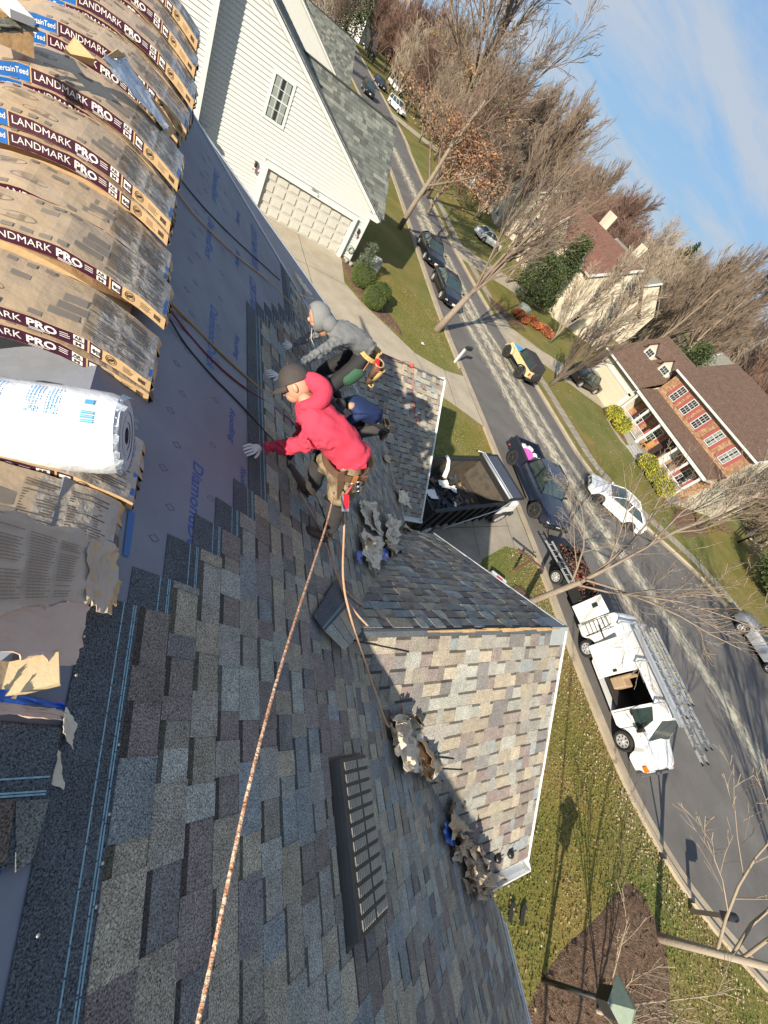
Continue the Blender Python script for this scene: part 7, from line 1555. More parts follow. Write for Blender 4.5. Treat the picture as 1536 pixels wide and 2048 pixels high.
# garage wing
GX, G0, G1, GZ = 38.5, 24.35, 30.2, 3.25
mb = MB(); mb.box(((GX + 46) / 2, (G0 + G1) / 2, GZ / 2), (46 - GX, G1 - G0, GZ)); mb.add([(GX, G0 + .005, GZ), (46, G0 + .005, GZ), (43.2, G0 + .005, 6.9)], [(0, 1, 2)]); mb.add([(GX, G1, GZ), (46, G1, GZ), (43.2, G1, 6.9)], [(0, 1, 2)]); bb('garage_wall', mb, cream_m)
gd = MB(); gd.box((GX - .03, 27.3, 1.12), (.06, 4.7, 2.2)); g_ = bb('garage_door', gd, M('garage_cream', (.56, .51, .38), .5, .03))
for k in range(4):
    for j in range(4): mb = MB(); mb.box((GX - .065, 25.4 + k * 1.27, .35 + j * .54), (.02, 1.05, .38)); q = bb('panel', mb, M('garage_cream', (.56, .51, .38)), g_); q.matrix_parent_inverse = Matrix.Identity(4)
mb = MB(); mb.box((GX - .06, 27.3, 2.36), (.12, 5.3, .26)); mb.box((GX - .06, 24.8, 1.2), (.12, .3, 2.4)); mb.box((GX - .06, 29.8, 1.2), (.12, .3, 2.4)); bb('garage_trim', mb, vtrim)
args = ((GX - .5, G0 + .1, GZ - .02), (GX - .5, G1 + .3, GZ - .02), (43.2, G1 + .3, 7.0), (43.2, G0 + .1, 7.0)); o = roof_slab('garage_roof', *args); roof_rows(*args, o, 30); roof_slab('garage_roof', (46.4, G0 + .1, GZ), (46.4, G1 + .3, GZ), (43.2, G1 + .3, 7.0), (43.2, G0 + .1, 7.0))
mb = MB(); mb.box((GX - .55, (G0 + G1) / 2 + .2, GZ - .05), (.16, G1 - G0 + .3, .16)); bb('gutter', mb, vtrim)
for y in (25.75, 28.35):
    dm = empty('dormer', (40.3 - 40, y - 20, 0)); dm.parent = bh; x = 0; w2 = .72; zb0, ze, zp = 4.35, 5.75, 6.45
    mb = MB(); mb.prism([(0, -w2, zb0), (0, w2, zb0), (0, w2, ze), (0, 0, zp), (0, -w2, ze)], (0, 0, 0), (2.9, 0, 0)); mb.build('dormer_wall', cream_m, dm)
    for s in (1, -1): mb = MB(); q = [(-.25, s * (w2 + .18), ze - .16), (-.25, 0, zp + .02), (3.1, 0, zp + .02), (3.1, s * (w2 + .18), ze - .16)]; q = [Vector(p) for p in q]; n = (q[1] - q[0]).cross(q[3] - q[0]).normalized(); n = n if n.z > 0 else -n; mb.prism(q, n * .1, (0, 0, 0)); mb.build('dormer_roof', broof, dm)
    simple_window(dm, (-.03, 0, 5.1), (-1, 0, 0), .85, 1.05, 3, 2, .09, False)
# ---------------- generic further houses
def far_house(label, x, y, rz, L_, Wd, H_, R_, wall, roof, wins=(4, 2), gables=0, chimney=False, trim=vtrim):
    h = empty('house', (x, y, 0), rz, label, 'house'); mb = MB(); mb.box((Wd / 2, 0, H_ / 2), (Wd, L_, H_)); [mb.add([(0, s * L_ / 2, H_), (Wd, s * L_ / 2, H_), (Wd / 2, s * L_ / 2, R_ - .1)], [(0, 1, 2)]) for s in (1, -1)]; mb.build('wall', wall, h)
    for sx, x0 in ((1, -.45), (-1, Wd + .45)):
        q = [Vector(p) for p in ((x0, -L_ / 2 - .35, H_ - .05), (x0, L_ / 2 + .35, H_ - .05), (Wd / 2, L_ / 2 + .35, R_), (Wd / 2, -L_ / 2 - .35, R_))]; n = (q[1] - q[0]).cross(q[3] - q[0]).normalized(); n = n if n.z > 0 else -n; mb = MB(); mb.prism(q, n * .14, (0, 0, 0)); mb.build('roof', roof, h)
    mb = MB(); mb.box((-.48, 0, H_ - .08), (.16, L_ + .7, .2)); [mb.beam((-.45, s * (L_ / 2 + .36), H_ - .0), (Wd / 2, s * (L_ / 2 + .36), R_ + .05), .08, .26) for s in (1, -1)]; mb.build('eave_trim', trim, h)
    nx, nz = wins
    for i in range(nx):
        for j in range(nz): simple_window(h, (-.02, -L_ / 2 + L_ * (i + .5) / nx, 1.5 + j * 2.8), (-1, 0, 0), .9, 1.35, 2, 2, .12, False)
    for i in range(2):
        for j in range(nz): simple_window(h, (Wd * (i + .6) / 2.2, -L_ / 2 - .02, 1.5 + j * 2.8), (0, -1, 0), .8, 1.3, 2, 2, .11, False)
    for k in range(gables):
        yk = -L_ / 2 + L_ * (k + .5) / max(1, gables) * 1.0; w2 = L_ / gables * .34; zp = H_ + w2 * .85; mb = MB(); mb.prism([(-.9, yk - w2, 0), (-.9, yk + w2, 0), (-.9, yk + w2, H_), (-.9, yk, zp), (-.9, yk - w2, H_)], (0, 0, 0), (Wd / 2, 0, 0)); mb.build('front_gable', wall, h)
        for s in (1, -1): q = [Vector(p) for p in ((-1.25, yk + s * (w2 + .3), H_ - .25), (-1.25, yk, zp + .02), (Wd / 2, yk, zp + .02), (Wd / 2, yk + s * (w2 + .3), H_ - .25))]; n = (q[1] - q[0]).cross(q[3] - q[0]).normalized(); n = n if n.z > 0 else -n; mb = MB(); mb.prism(q, n * .13, (0, 0, 0)); mb.build('gable_roof', roof, h); mb = MB(); mb.beam((-1.27, yk + s * (w2 + .3), H_ - .2), (-1.27, yk, zp + .07), .05, .26); mb.build('rake_board', trim, h)
        simple_window(h, (-.93, yk, 1.6), (-1, 0, 0), w2 * .9, 1.4, 2, 2, .12, False); simple_window(h, (-.93, yk, 4.4), (-1, 0, 0), w2 * .8, 1.3, 2, 2, .12, False)
    if chimney: mb = MB(); mb.box((Wd * .62, L_ * .18, R_ * .6), (.9, 1.2, R_ * 1.2)); mb.build('chimney', wall, h)
    return h
rroof = M('red_brown_roof', (.165, .080, .058), .92, .2, 1.5, speck=.25, sscale=6); groof2 = M('weathered_grey_roof', (.20, .195, .165), .92, .15, 2); creamw = M('pale_cream_wall', (.62, .56, .44), .6, .05); redb = M('red_brick_wall', (.36, .15, .09), .9, .15, 8); whitew = M('white_wall', (.72, .72, .70), .5, .04)
far_house('long cream house with red-brown roof and several front gables behind the evergreen', 42.5, 53.0, rad(-8), 21, 9.5, 5.6, 9.2, creamw, rroof, (5, 2), 3, True)
far_house('grey roofed house directly behind the red-brown roofed cream house', 60, 62, rad(-8), 16, 9, 5.8, 9.4, creamw, groof2, (4, 2), 0, True)
far_house('white gabled house glimpsed through trees between the brown and cream houses', 62, 33, rad(0), 11, 9, 5.2, 8.6, whitew, groof2, (3, 2), 1)
far_house('small pale house with red roof high up through the trees near the middle', 44, 92, rad(-15), 16, 9, 5.6, 9.0, whitew, rroof, (4, 2), 2)
far_house('second red-brown roofed pale house a little further up the street', 50, 120, rad(-15), 16, 10, 5.6, 9.2, creamw, rroof, (4, 2), 2)
far_house('long white house side with grey roof at the top of the street', 28, 172, rad(60), 15, 16, 6, 9.5, whitew, groof2, (4, 2))
far_house('red brick house with green-grey bay roof at the top edge', 52, 206, rad(40), 16, 12, 6.2, 10.5, redb, groof2, (4, 2), 1)
far_house('far pale house low among the trees beyond the white car', 78, 96, rad(-10), 15, 9, 5.4, 8.6, whitew, groof2, (4, 2))
far_house('distant white house seen through the trunks behind the brown roofed house', 92, 50, rad(0), 14, 9, 5.2, 8.4, whitew, groof2, (4, 2))
far_house('cream house with red roof beyond the dark evergreen tree', 46, 76, rad(-12), 13, 9, 5.6, 9.0, creamw, rroof, (3, 2), 2)
# ---------------- wooden fence at the right edge
fw = M('weathered_fence', (.34, .28, .21), .9, .2, 8)
fe = empty('fence', (0, 0, 0), 0, 'weathered split rail fence beside the brick-front house lot', 'fence'); pts = [G(1475, 1085), G(1500, 1110), G(1540, 1135), G(1590, 1150)]; pts2 = [G(1475, 1085), G(1500, 1060), G(1540, 1040), G(1600, 1015)]
for P_ in (pts, pts2):
    for i, p in enumerate(P_):
        mb = MB(); mb.box((p.x, p.y, .6), (.13, .13, 1.2)); mb.build('post', fw, fe)
        if i < len(P_) - 1:
            for z in (.35, .7, 1.05): mb = MB(); mb.beam((p.x, p.y, z), (P_[i + 1].x, P_[i + 1].y, z), .05, .12); mb.build('rail', fw, fe)
# ---------------- mailboxes and small street furniture
def mailbox(label, x, y, rz, col, post, flag=True, h=1.05):
    t = empty('mailbox', (x, y, 0), rz, label, 'mailbox'); mb = MB(); mb.box((0, 0, h / 2), (.12, .12, h)); mb.build('post', post, t); mb = MB(); mb.box((.22, 0, h - .05), (.5, .10, .06)); mb.build('arm', post, t)
    mb = MB(); n = 8; pr = [(-.11, 0), (.11, 0)] + [(.11 * math.cos(a), .12 + .11 * math.sin(a)) for a in [math.pi * i / n for i in range(n + 1)]]; mb.prism([(.02, a, h + b) for a, b in pr], (0, 0, 0), (.52, 0, 0)); mb.build('box', col, t)
    if flag: mb = MB(); mb.box((.40, -.125, h + .22), (.12, .012, .10)); mb.build('flag', MATS['red_paint'], t)
    return t
dkgreen = M('dark_green_box', (.02, .03, .022), .5); mailbox('white posted mailbox with a dark green box at the end of the neighbour lawn', 16.0, 20.3, rad(20), dkgreen, vtrim, False)
q = G(1380, 1822); mailbox('black mailbox with red flag on a dark post by the lower right kerb', q.x, q.y, rad(-20), plastic_m, M('dark_post', (.07, .055, .045), .8), True, .85)
q = G(1325, 905); mailbox('black mailbox standing on the far verge beyond the white sedan', 30.4, 12.6, rad(130), plastic_m, vtrim) if False else None
t = empty('sign_post', (13.95, 5.6, 0), 0, 'brown wooden crossbar on a short post on the small lawn by the drive', 'post'); mb = MB(); mb.box((0, 0, .5), (.09, .09, 1.0)); mb.build('post', M('brown_stain', (.12, .06, .045), .7), t); mb = MB(); mb.beam((-.62, .42, .98), (.55, -.38, .98), .10, .05); mb.build('crossbar', MATS['brown_stain'], t)
q = G(988, 1163); mb = MB(); mb.box((q.x, q.y, .16), (.75, .34, .30), 0, Matrix.Rotation(rad(-35), 3, 'Z')); o = mb.build('cool_box', vtrim, bevel=.04, label='white lidded cool box on the small lawn beside the gable', cat='cool box'); mb = MB(); mb.box((q.x, q.y, .315), (.3, .10, .006), 0, Matrix.Rotation(rad(-35), 3, 'Z')); mb.build('red_stripe', MATS['red_paint'], o)
for u, v, l_ in ((843, 689, 'white paper scrap on the neighbour front lawn'), (905, 1138, 'white scrap of paper near the drive edge')): q = G(u, v, .05); crumple('paper_scrap', [q, q + Vector((.22, .05, 0)), q + Vector((.2, .25, 0)), q + Vector((0, .2, 0))], wht_ink, l_, 'paper', .03, 5, None, int(u))
for u, v, w2, l_ in ((1020, 1845, .10, 'dark fallen shingle scrap on the lawn, left of the pair'), (1043, 1850, .12, 'dark fallen shingle scrap on the lawn, right of the pair')):
    q = G(u, v, .05); p2 = G(u + 4, v - 32, .06); mb = MB(); mb.beam(q, p2, .12, .012); mb.beam(p2, p2 + Vector((.12, .02, .01)), .10, .012); mb.build('shingle_scrap', M('old_felt', (.02, .02, .022)), label=l_, cat='scrap')
q = G(1240, 2010, 1.9)
t = empty('garden_lantern', (q.x, q.y, 0), rad(20), 'dark post lantern with a green-grey pyramid cap in the big mulch bed', 'lantern'); mb = MB(); mb.tube([(0, 0, 0), (0, 0, 1.5)], .05, 8); mb.build('post', plastic_m, t); mb = MB(); mb.box((0, 0, 1.72), (.30, .30, .42), taper=(1.15, 1.15)); mb.build('lamp_housing', plastic_m, t)
mb = MB(); mb.add([(-.3, -.3, 1.95), (.3, -.3, 1.95), (.3, .3, 1.95), (-.3, .3, 1.95), (0, 0, 2.2)], [(0, 1, 4), (1, 2, 4), (2, 3, 4), (3, 0, 4), (3, 2, 1, 0)]); mb.build('cap', M('verdigris', (.20, .25, .19), .5, .15, 8), t)
for i, (x, y, z, d, l_) in enumerate(((8.3, 11.6, .35, (.55, .4, .5), 'pale blue plastic tub beside the garage corner'), (9.0, 12.5, .3, (.5, .3, .3), 'crumpled grey bag by the far side of the dump truck'), (9.1, 14.2, .6, (.25, 1.6, .06), 'blue and silver folded ladder leaning near the garage corner'))):
    mb = MB(); mb.box((x, y, z), d, 0, Matrix.Rotation(rad(20), 3, 'Z')); mb.build(('plastic_tub', 'rubbish_bag', 'folded_ladder')[i], (M('pale_blue_tub', (.35, .48, .62), .5), M('grey_bag', (.38, .36, .34), .6, .2, 12, bump=.5), alu_m)[i], bevel=.04 if i < 2 else .01, label=l_, cat=('tub', 'bag', 'ladder')[i])
# ================================================================ TREES AND SHRUBS
bark_m = M('bark_grey', (.25, .20, .15), .9, .25, 9, bump=.5, bscale=24); bark_d = M('bark_dark', (.105, .085, .07), .9, .25, 9, bump=.5, bscale=24); bark_p = M('bark_pale', (.40, .34, .26), .9, .25, 6, bump=.4, bscale=18, col2=(.30, .25, .20))
twg_m = M('twig_grey', (.20, .15, .11), .9, .2, 3); twg_r = M('twig_reddish', (.175, .105, .080), .9, .2, 2); twg_p = M('twig_pale', (.31, .25, .185), .9, .2, 3); twg_d = M('twig_dark', (.12, .09, .07), .9, .2, 3)
def grow(seed, H, r0, split=.22, lv=4, kids=(9, 7, 5, 4), spread=.62, up=.35, wig=.09, lens=(.62, .55, .5, .5), minr=.006, lean=(0, 0), forks=None, taper=.55, tw=3):
    r = random.Random(seed); T = MB(); B = MB()
    def branch(p, d, L_, rad_, lvl, mb):
        n = 5 if lvl < 2 else (3 if lvl < 3 else 2); pts = [p.copy()]; rs = [rad_]; q = p.copy(); dd = d.copy()
        for i in range(n):
            dd = (dd + Vector((r.gauss(0, wig), r.gauss(0, wig), r.gauss(0, wig) + up * .10))).normalized(); q = q + dd * L_ / n; pts.append(q.copy()); rs.append(max(minr, rad_ * (1 - (1 - taper * .6) * (i + 1) / n)))
        mb.tube(pts, rs, 7 if lvl == 0 else (5 if lvl == 1 else (4 if lvl == 2 else 3)) if lvl < 3 else tw, cap=lvl == 0, smooth=lvl < 2)
        if lvl >= lv: return
        k = kids[lvl]
        for j in range(k):
            f = (split if lvl == 0 else .18) + (1 - (split if lvl == 0 else .18)) * (j + r.random() * .7) / k; f = min(f, .99); x = f * n; i = int(x); a = pts[i].lerp(pts[min(i + 1, n)], x - i); ax = (pts[min(i + 1, n)] - pts[i]).normalized(); an = spread * r.uniform(.65, 1.25); pe = ax.orthogonal().normalized(); pe.rotate(Matrix.Rotation(r.uniform(0, 6.283), 3, ax)); nd = (ax * math.cos(an) + pe * math.sin(an)); nd.z += up * .35; nd.normalize()
            branch(a, nd, L_ * lens[lvl] * (1.15 - .55 * f) * r.uniform(.8, 1.15), max(minr, rs[i] * .52), lvl + 1, B)
    if forks:
        for (dx, dy, L_, rr_, h0) in forks:
            base = Vector((0, 0, 0)); 
            branch(Vector((lean[0] * h0, lean[1] * h0, h0)), Vector((dx, dy, 1)).normalized(), L_, rr_, 0 if False else 1, B)
        T.tube([Vector((0, 0, -.1)), Vector((lean[0] * forks[0][4] * .5, lean[1] * forks[0][4] * .5, forks[0][4] * .5)), Vector((lean[0] * forks[0][4], lean[1] * forks[0][4], forks[0][4] * 1.05))], [r0 * 1.3, r0, r0 * .85], 9)
    else: branch(Vector((0, 0, -.1)), Vector((lean[0], lean[1], 1)).normalized(), H, r0, 0, T)
    return T, B
def tree(label, x, y, seed, H, r0, bark, twig, group=None, cat='tree', name='bare_tree', leaves=None, **k):
    t = empty(name, (x, y, 0), 0, label, cat, group); T, B = grow(seed, H, r0, **k); T.build('trunk', bark, t); c = B.build('crown', twig, t)
    if leaves:
        n, mats, z0, z1, sz = leaves; mb = MB(); r = random.Random(seed); vs = [v for v in B.v if z0 < v[2] < z1]
        for i in range(n):
            p = Vector(r.choice(vs)) + Vector((r.gauss(0, .16), r.gauss(0, .16), r.gauss(0, .16))); a = Vector((r.uniform(-1, 1), r.uniform(-1, 1), r.uniform(-1, 1))).normalized(); b = a.orthogonal().normalized(); s = sz * r.uniform(.6, 1.3); mb.add([p - a * s, p + b * s * .6, p + a * s, p - b * s * .6], [(0, 1, 2, 3)], r.randrange(len(mats)))
        mb.build('leaves', mats, t, kind='stuff')
    return t
lt = M('leaf_tan', (.33, .20, .10), .8, .25, 3); lo_ = M('leaf_orange', (.29, .135, .065), .8, .25, 3); lb = M('leaf_brown', (.24, .115, .06), .8, .25, 3); lg_ = M('leaf_olive', (.21, .19, .06), .8, .25, 3)
twg_m2 = M('twig_tan', (.25, .195, .145), .9, .2, 3)
# street trees and yard trees near us
tree('tall forked bare tree on the neighbour lawn beside the parked black sedan', 15.5, 23.4, 3, 11, .21, bark_m, twg_m, forks=[(.50, .30, 7.8, .16, 2.6), (.36, .62, 8.0, .13, 2.9), (.62, -.05, 6.2, .11, 2.8), (-.1, .30, 6.0, .08, 3.2)], lean=(.24, .12), lv=4, kids=(9, 9, 7, 5), spread=.5, up=.55, minr=.009)
tree('bare tree on our small lawn whose limbs hang over the road by the van', 13.55, 4.05, 8, 9, .115, bark_m, twg_m2, forks=[(.95, -.12, 6.8, .078, 2.3), (.75, .55, 6.0, .06, 2.4), (.35, -.75, 5.2, .045, 2.2), (.15, .95, 3.8, .04, 2.0), (1.25, -.65, 5.2, .045, 2.6)], lean=(.22, -.02), lv=4, kids=(9, 7, 6, 4), spread=.68, up=.28, minr=.0065, wig=.13)
tree('pale trunked tree leaning from the big mulch bed over the lower kerb', 14.05, -5.6, 12, 9, .095, bark_p, twg_p, forks=[(.42, -.1, 6.0, .085, 2.6), (.30, .50, 5.0, .06, 2.7), (.55, -.45, 5.5, .06, 2.5), (.12, .65, 4.4, .045, 1.9), (.25, .95, 4.6, .042, 1.4), (.65, .75, 4.8, .045, 1.7)], lean=(.12, -.12), lv=4, kids=(8, 7, 6, 4), spread=.6, up=.4, minr=.007)
tree('dark fan shaped bare tree on the far lawn in front of the black SUV', 28.6, 24.1, 17, 6.2, .19, bark_d, twg_d, forks=[(.30, .25, 4.6, .11, .8), (.55, -.10, 4.6, .09, .7), (-.10, .55, 4.2, .09, .8), (.10, -.50, 4.0, .08, .8), (.75, .4, 4.2, .07, .9), (-.4, .1, 3.6, .06, .9)], lean=(.1, .05), lv=4, kids=(8, 8, 6, 5), spread=.42, up=.6, minr=.011)
tree('low bare shrub-like tree at the bottom edge over the mulch bed', 10.6, -5.75, 23, 3.4, .05, bark_p, twg_p, forks=[(.6, .3, 2.6, .026, .3), (-.4, .7, 2.4, .024, .3), (.8, -.3, 2.4, .022, .3), (.0, -.6, 2.3, .022, .3), (-.6, .1, 2.2, .02, .3), (.3, .9, 2.3, .02, .3)], lv=3, kids=(6, 5, 4, 3), spread=.5, up=.25, minr=.0065, cat='bush', name='bare_shrub')
tree('leaf holding tree with orange-brown leaves by the street beyond the white house', 16.2, 38.6, 31, 11, .24, bark_m, twg_m, leaves=(3600, [lt, lo_, lb], 2.5, 8.2, .10), split=.25, lv=4, kids=(12, 8, 6, 4), spread=.75, up=.25, minr=.012)
tree('great spreading bare tree rising above the street against the sky', 24.5, 56.0, 37, 19, .42, bark_m, twg_m, leaves=(2600, [lt, lg_, lb], 3, 11, .12), split=.18, lv=4, kids=(14, 9, 7, 5), spread=.62, up=.45, minr=.020)
tree('russet leaved tree under the great spreading bare tree', 22.6, 49.0, 41, 8.5, .18, bark_m, twg_r, leaves=(3000, [lo_, lt, lb], 1.5, 8, .11), split=.2, lv=4, kids=(11, 8, 6, 4), spread=.8, up=.2, minr=.014)
tree('young twin stemmed tree on the lawn beyond the white house roof', 12.8, 77, 43, 8.5, .14, bark_d, twg_d, split=.25, lv=4, kids=(9, 7, 5, 4), spread=.55, up=.5, minr=.018)
tree('bushy bare tree left of the dark evergreen by the cream house', 33.0, 44.0, 47, 8.5, .18, bark_m, twg_m, split=.15, lv=4, kids=(12, 8, 6, 4), spread=.7, up=.3, minr=.016)
tree('light brown bare tree right of the fan shaped dark one', 34.5, 33.5, 53, 7.5, .14, bark_m, twg_p, split=.1, lv=4, kids=(12, 8, 6, 4), spread=.5, up=.6, minr=.014)
tree('pale twiggy tree between the cream house and the brown roofed garage', 43.0, 35.5, 59, 8.5, .17, bark_m, twg_p, split=.12, lv=4, kids=(12, 8, 6, 4), spread=.5, up=.6, minr=.017)
tree('bare tree with crossing twigs at the corner of the cream side wall', 41.2, 11.6, 61, 7.5, .15, bark_d, twg_m, split=.12, lv=4, kids=(12, 8, 6, 4), spread=.7, up=.3, minr=.014)
tree('bare tree behind the split rail fence at the right edge', 50.5, 7.5, 67, 8.5, .2, bark_m, twg_r, split=.15, lv=4, kids=(12, 8, 6, 4), spread=.7, up=.35, minr=.018)
# the twin stems that throw the long parallel shadows over our lawn
for i, (x, y) in enumerate(((5.2, -9.2), (5.6, -9.35))): tree(('left', 'right')[i] + ' of the two slim side yard trees whose parallel shadows cross our lawn', x, y, 71 + i, 12, .05, bark_m, twg_m, 'slim side yard trees', lv=3, kids=(4, 3, 2, 2), split=.78, spread=.4, up=.6, minr=.008)
tree('broad bare tree beside our lawn whose crown shades the wide lower road', 13.2, -16.5, 91, 14, .26, bark_m, twg_m, lv=3, kids=(14, 7, 5, 4), split=.3, spread=.6, up=.4, minr=.022)
# evergreens: clumps of small needle-sprays over a real trunk
def evergreen(label, x, y, H, R_, seed, mats, shape='cone', n=9000, s=.16, name='evergreen_tree', cat='tree', z0=.4, group=None, trunk=True):
    t = empty(name, (x, y, 0), 0, label, cat, group); r = random.Random(seed); mb = MB(); lob = [(r.uniform(0, 6.28), r.uniform(.1, .95), r.uniform(.22, .42)) for _ in range(26)]
    def rad_at(f): return R_ * ((1 - f) ** .8 * (.35 + .65 * min(1, f * 6)) if shape == 'cone' else math.sqrt(max(0, 1 - (2 * f - 1) ** 2)) * .98)
    for i in range(n):
        if r.random() < .72:
            a, f, q = r.choice(lob); rr_ = rad_at(f); c = Vector((math.cos(a) * rr_ * .82, math.sin(a) * rr_ * .82, z0 + (H - z0) * f)); p = c + Vector((r.gauss(0, q * R_ * .5), r.gauss(0, q * R_ * .5), r.gauss(0, q * R_ * .42)))
        else:
            f = r.random() ** 1.2; a = r.uniform(0, 6.283); q = rad_at(f) * (r.random() ** .35); p = Vector((math.cos(a) * q, math.sin(a) * q, z0 + (H - z0) * f))
        if p.z < .08: continue
        d = (Vector((p.x, p.y, 0)).normalized() * .7 + Vector((r.uniform(-1, 1), r.uniform(-1, 1), r.uniform(-.6, .9)))).normalized(); e = d.orthogonal().normalized(); e.rotate(Matrix.Rotation(r.uniform(0, 3.14), 3, d)); L_ = s * r.uniform(.6, 1.4)
        mb.add([p - e * L_ * .28, p + d * L_ * .5 + e * L_ * .1, p + d * L_, p + e * L_ * .28], [(0, 1, 2, 3)], r.randrange(len(mats)))
    mb.build('crown', mats, t, kind='stuff')
    if trunk: mb = MB(); mb.tube([(0, 0, 0), (0, 0, H * .5), (0, 0, H * .92)], [.05 * R_ + .06, .04 * R_ + .03, .02], 7); mb.build('trunk', bark_d, t)
    return t
eg = [M('needle_dark', (.030, .048, .018), .8, .3, 4), M('needle_mid', (.055, .085, .026), .8, .3, 4), M('needle_olive', (.09, .11, .035), .8, .3, 4)]
evergreen('large dark green evergreen in front of the red-brown roofed cream house', 36.8, 42.5, 8.0, 2.6, 1, eg, n=15000, s=.28)
evergreen('second shaggy evergreen lower left of the large dark one', 33.3, 40.0, 5.2, 2.1, 2, eg, 'round', n=9000, s=.24)
evergreen('dark green tree behind the dormers of the brown roofed house', 56, 34.5, 8.5, 3.2, 3, eg, n=9000, s=.35)
evergreen('dark conifer top standing above the wood near the skyline', 108, 92, 19.5, 4.5, 4, eg, n=6000, s=.8)
evergreen('dark evergreen behind the fence at the right edge', 47.5, 6.0, 3.6, 2.6, 5, eg, 'round', n=9000, s=.28)
evergreen('pine tree at the top edge left of the street', 27, 150, 14, 5.5, 6, eg, n=8000, s=.6)
evergreen('broad dark tree by the green-grey roof at the top edge', 66, 215, 16, 8, 7, eg, 'round', n=8000, s=.9)
sg3 = [M('box_green_dark', (.040, .060, .014), .85, .3, 6), M('box_green', (.080, .115, .022), .85, .3, 6), M('box_green_light', (.13, .155, .035), .85, .3, 6)]
def shrub(label, x, y, R_, H, seed, mats, group=None, n=5200, s=.05, name='round_shrub', cat='shrub'):
    t = empty(name, (x, y, 0), 0, label, cat, group); r = random.Random(seed); core = MB()
    def fn(u, v):
        a = 6.283 * u; b = math.pi * (v - .5); q = 1 + .07 * noise.noise(Vector((math.cos(a) * 2 + seed, math.sin(a) * 2, b * 2))); return Vector((math.cos(a) * math.cos(b) * R_ * .95 * q, math.sin(a) * math.cos(b) * R_ * .95 * q, H / 2 + math.sin(b) * H / 2 * .95 * q))
    core.grid(fn, 20, 12); core.build('inner_growth', mats[0], t); mb = MB()
    for i in range(n):
        u, v = r.random(), math.acos(1 - 2 * r.random()) / math.pi; p = fn(u, v); nn = Vector((p.x / R_, p.y / R_, (p.z - H / 2) / (H / 2))).normalized(); p = p + nn * r.uniform(-.02, .05); d = (nn + Vector((r.uniform(-1, 1), r.uniform(-1, 1), r.uniform(-1, 1))) * .8).normalized(); e = d.orthogonal().normalized(); L_ = s * r.uniform(.6, 1.3)
        if p.z < .02: continue
        mb.add([p - e * L_ * .4, p + d * L_, p + e * L_ * .4], [(0, 1, 2)], r.choice((0, 1, 1, 2) if len(mats) > 2 else (0, 1)))
    mb.build('leaves', mats, t, kind='stuff'); return t
shrub('round green shrub nearest the white house corner', 9.55, 23.9, .72, 1.25, 1, sg3, n=7000)
shrub('round green shrub on the street side of the trio', 10.75, 23.3, .62, 1.05, 2, sg3, n=7000)
shrub('round green shrub closest to us in the trio', 9.95, 22.0, .66, 1.15, 3, sg3, n=7000)
bl_ = [M('juniper_dark', (.05, .07, .045), .85, .2), M('juniper', (.12, .15, .10), .85, .2), M('juniper_light', (.19, .22, .155), .85, .2)]
evergreen('upright blue-green conifer shrub against the white house corner', 10.15, 26.0, 1.75, .75, 9, bl_, n=6000, s=.09, name='conifer_shrub', cat='shrub', z0=.05, trunk=False)
yg = [M('yellow_green_dark', (.10, .12, .018), .8, .3, 5), M('yellow_green', (.34, .33, .03), .8, .3, 5), M('yellow_bright', (.55, .48, .05), .8, .3, 5)]
for i, (y, R_, l_) in enumerate(((23.4, .85, 'yellow-green shrub at the garage end of the porch'), (22.0, .85, 'yellow-green shrub left of the porch steps'), (17.3, .85, 'yellow-green shrub right of the porch steps'), (16.0, .8, 'middle yellow-green shrub of the right hand three by the porch'), (14.7, .85, 'yellow-green shrub at the cream wall end of the porch'))): shrub(l_, 37.35, y, R_, 1.35, 20 + i, yg, n=2600, s=.13)
orl = [M('rust_leaf_dark', (.17, .05, .02), .85, .3), M('rust_leaf', (.38, .11, .035), .85, .3), M('rust_leaf_light', (.50, .18, .07), .85, .3)]
for i, (u, v, R_, l_) in enumerate(((1042, 632, .95, 'rust orange low shrub furthest left in the verge bed'), (1068, 645, .85, 'rust orange low shrub in the middle of the verge bed'), (1092, 662, .95, 'rust orange low shrub at the right end of the verge bed'))): q = G(u, v, .3); shrub(l_, q.x, q.y, R_, .7, 30 + i, orl, n=1800, s=.14)
q = G(1055, 628, .4); mb = MB(); mb.box((q.x, q.y + .9, .4), (1.1, .9, .8)); mb.build('utility_box', M('green_cabinet', (.27, .31, .27), .6), bevel=.04, label='grey-green utility cabinet behind the rust orange shrubs', cat='utility box')
for i, (x, y, l_) in enumerate(((38.0, 12.4, 'bare dark bush at the corner bed of the cream side wall'), (44.5, 11.6, 'second bare bush further along the cream side wall'))): tree(l_, x, y, 80 + i, 2.0, .04, bark_d, twg_r, forks=[(.5, .3, 1.5, .02, .1), (-.5, .5, 1.4, .02, .1), (.2, -.6, 1.4, .02, .1), (-.5, -.3, 1.3, .02, .1)], lv=3, kids=(7, 7, 5, 3), spread=.6, up=.2, minr=.012, name='bare_bush', cat='bush')
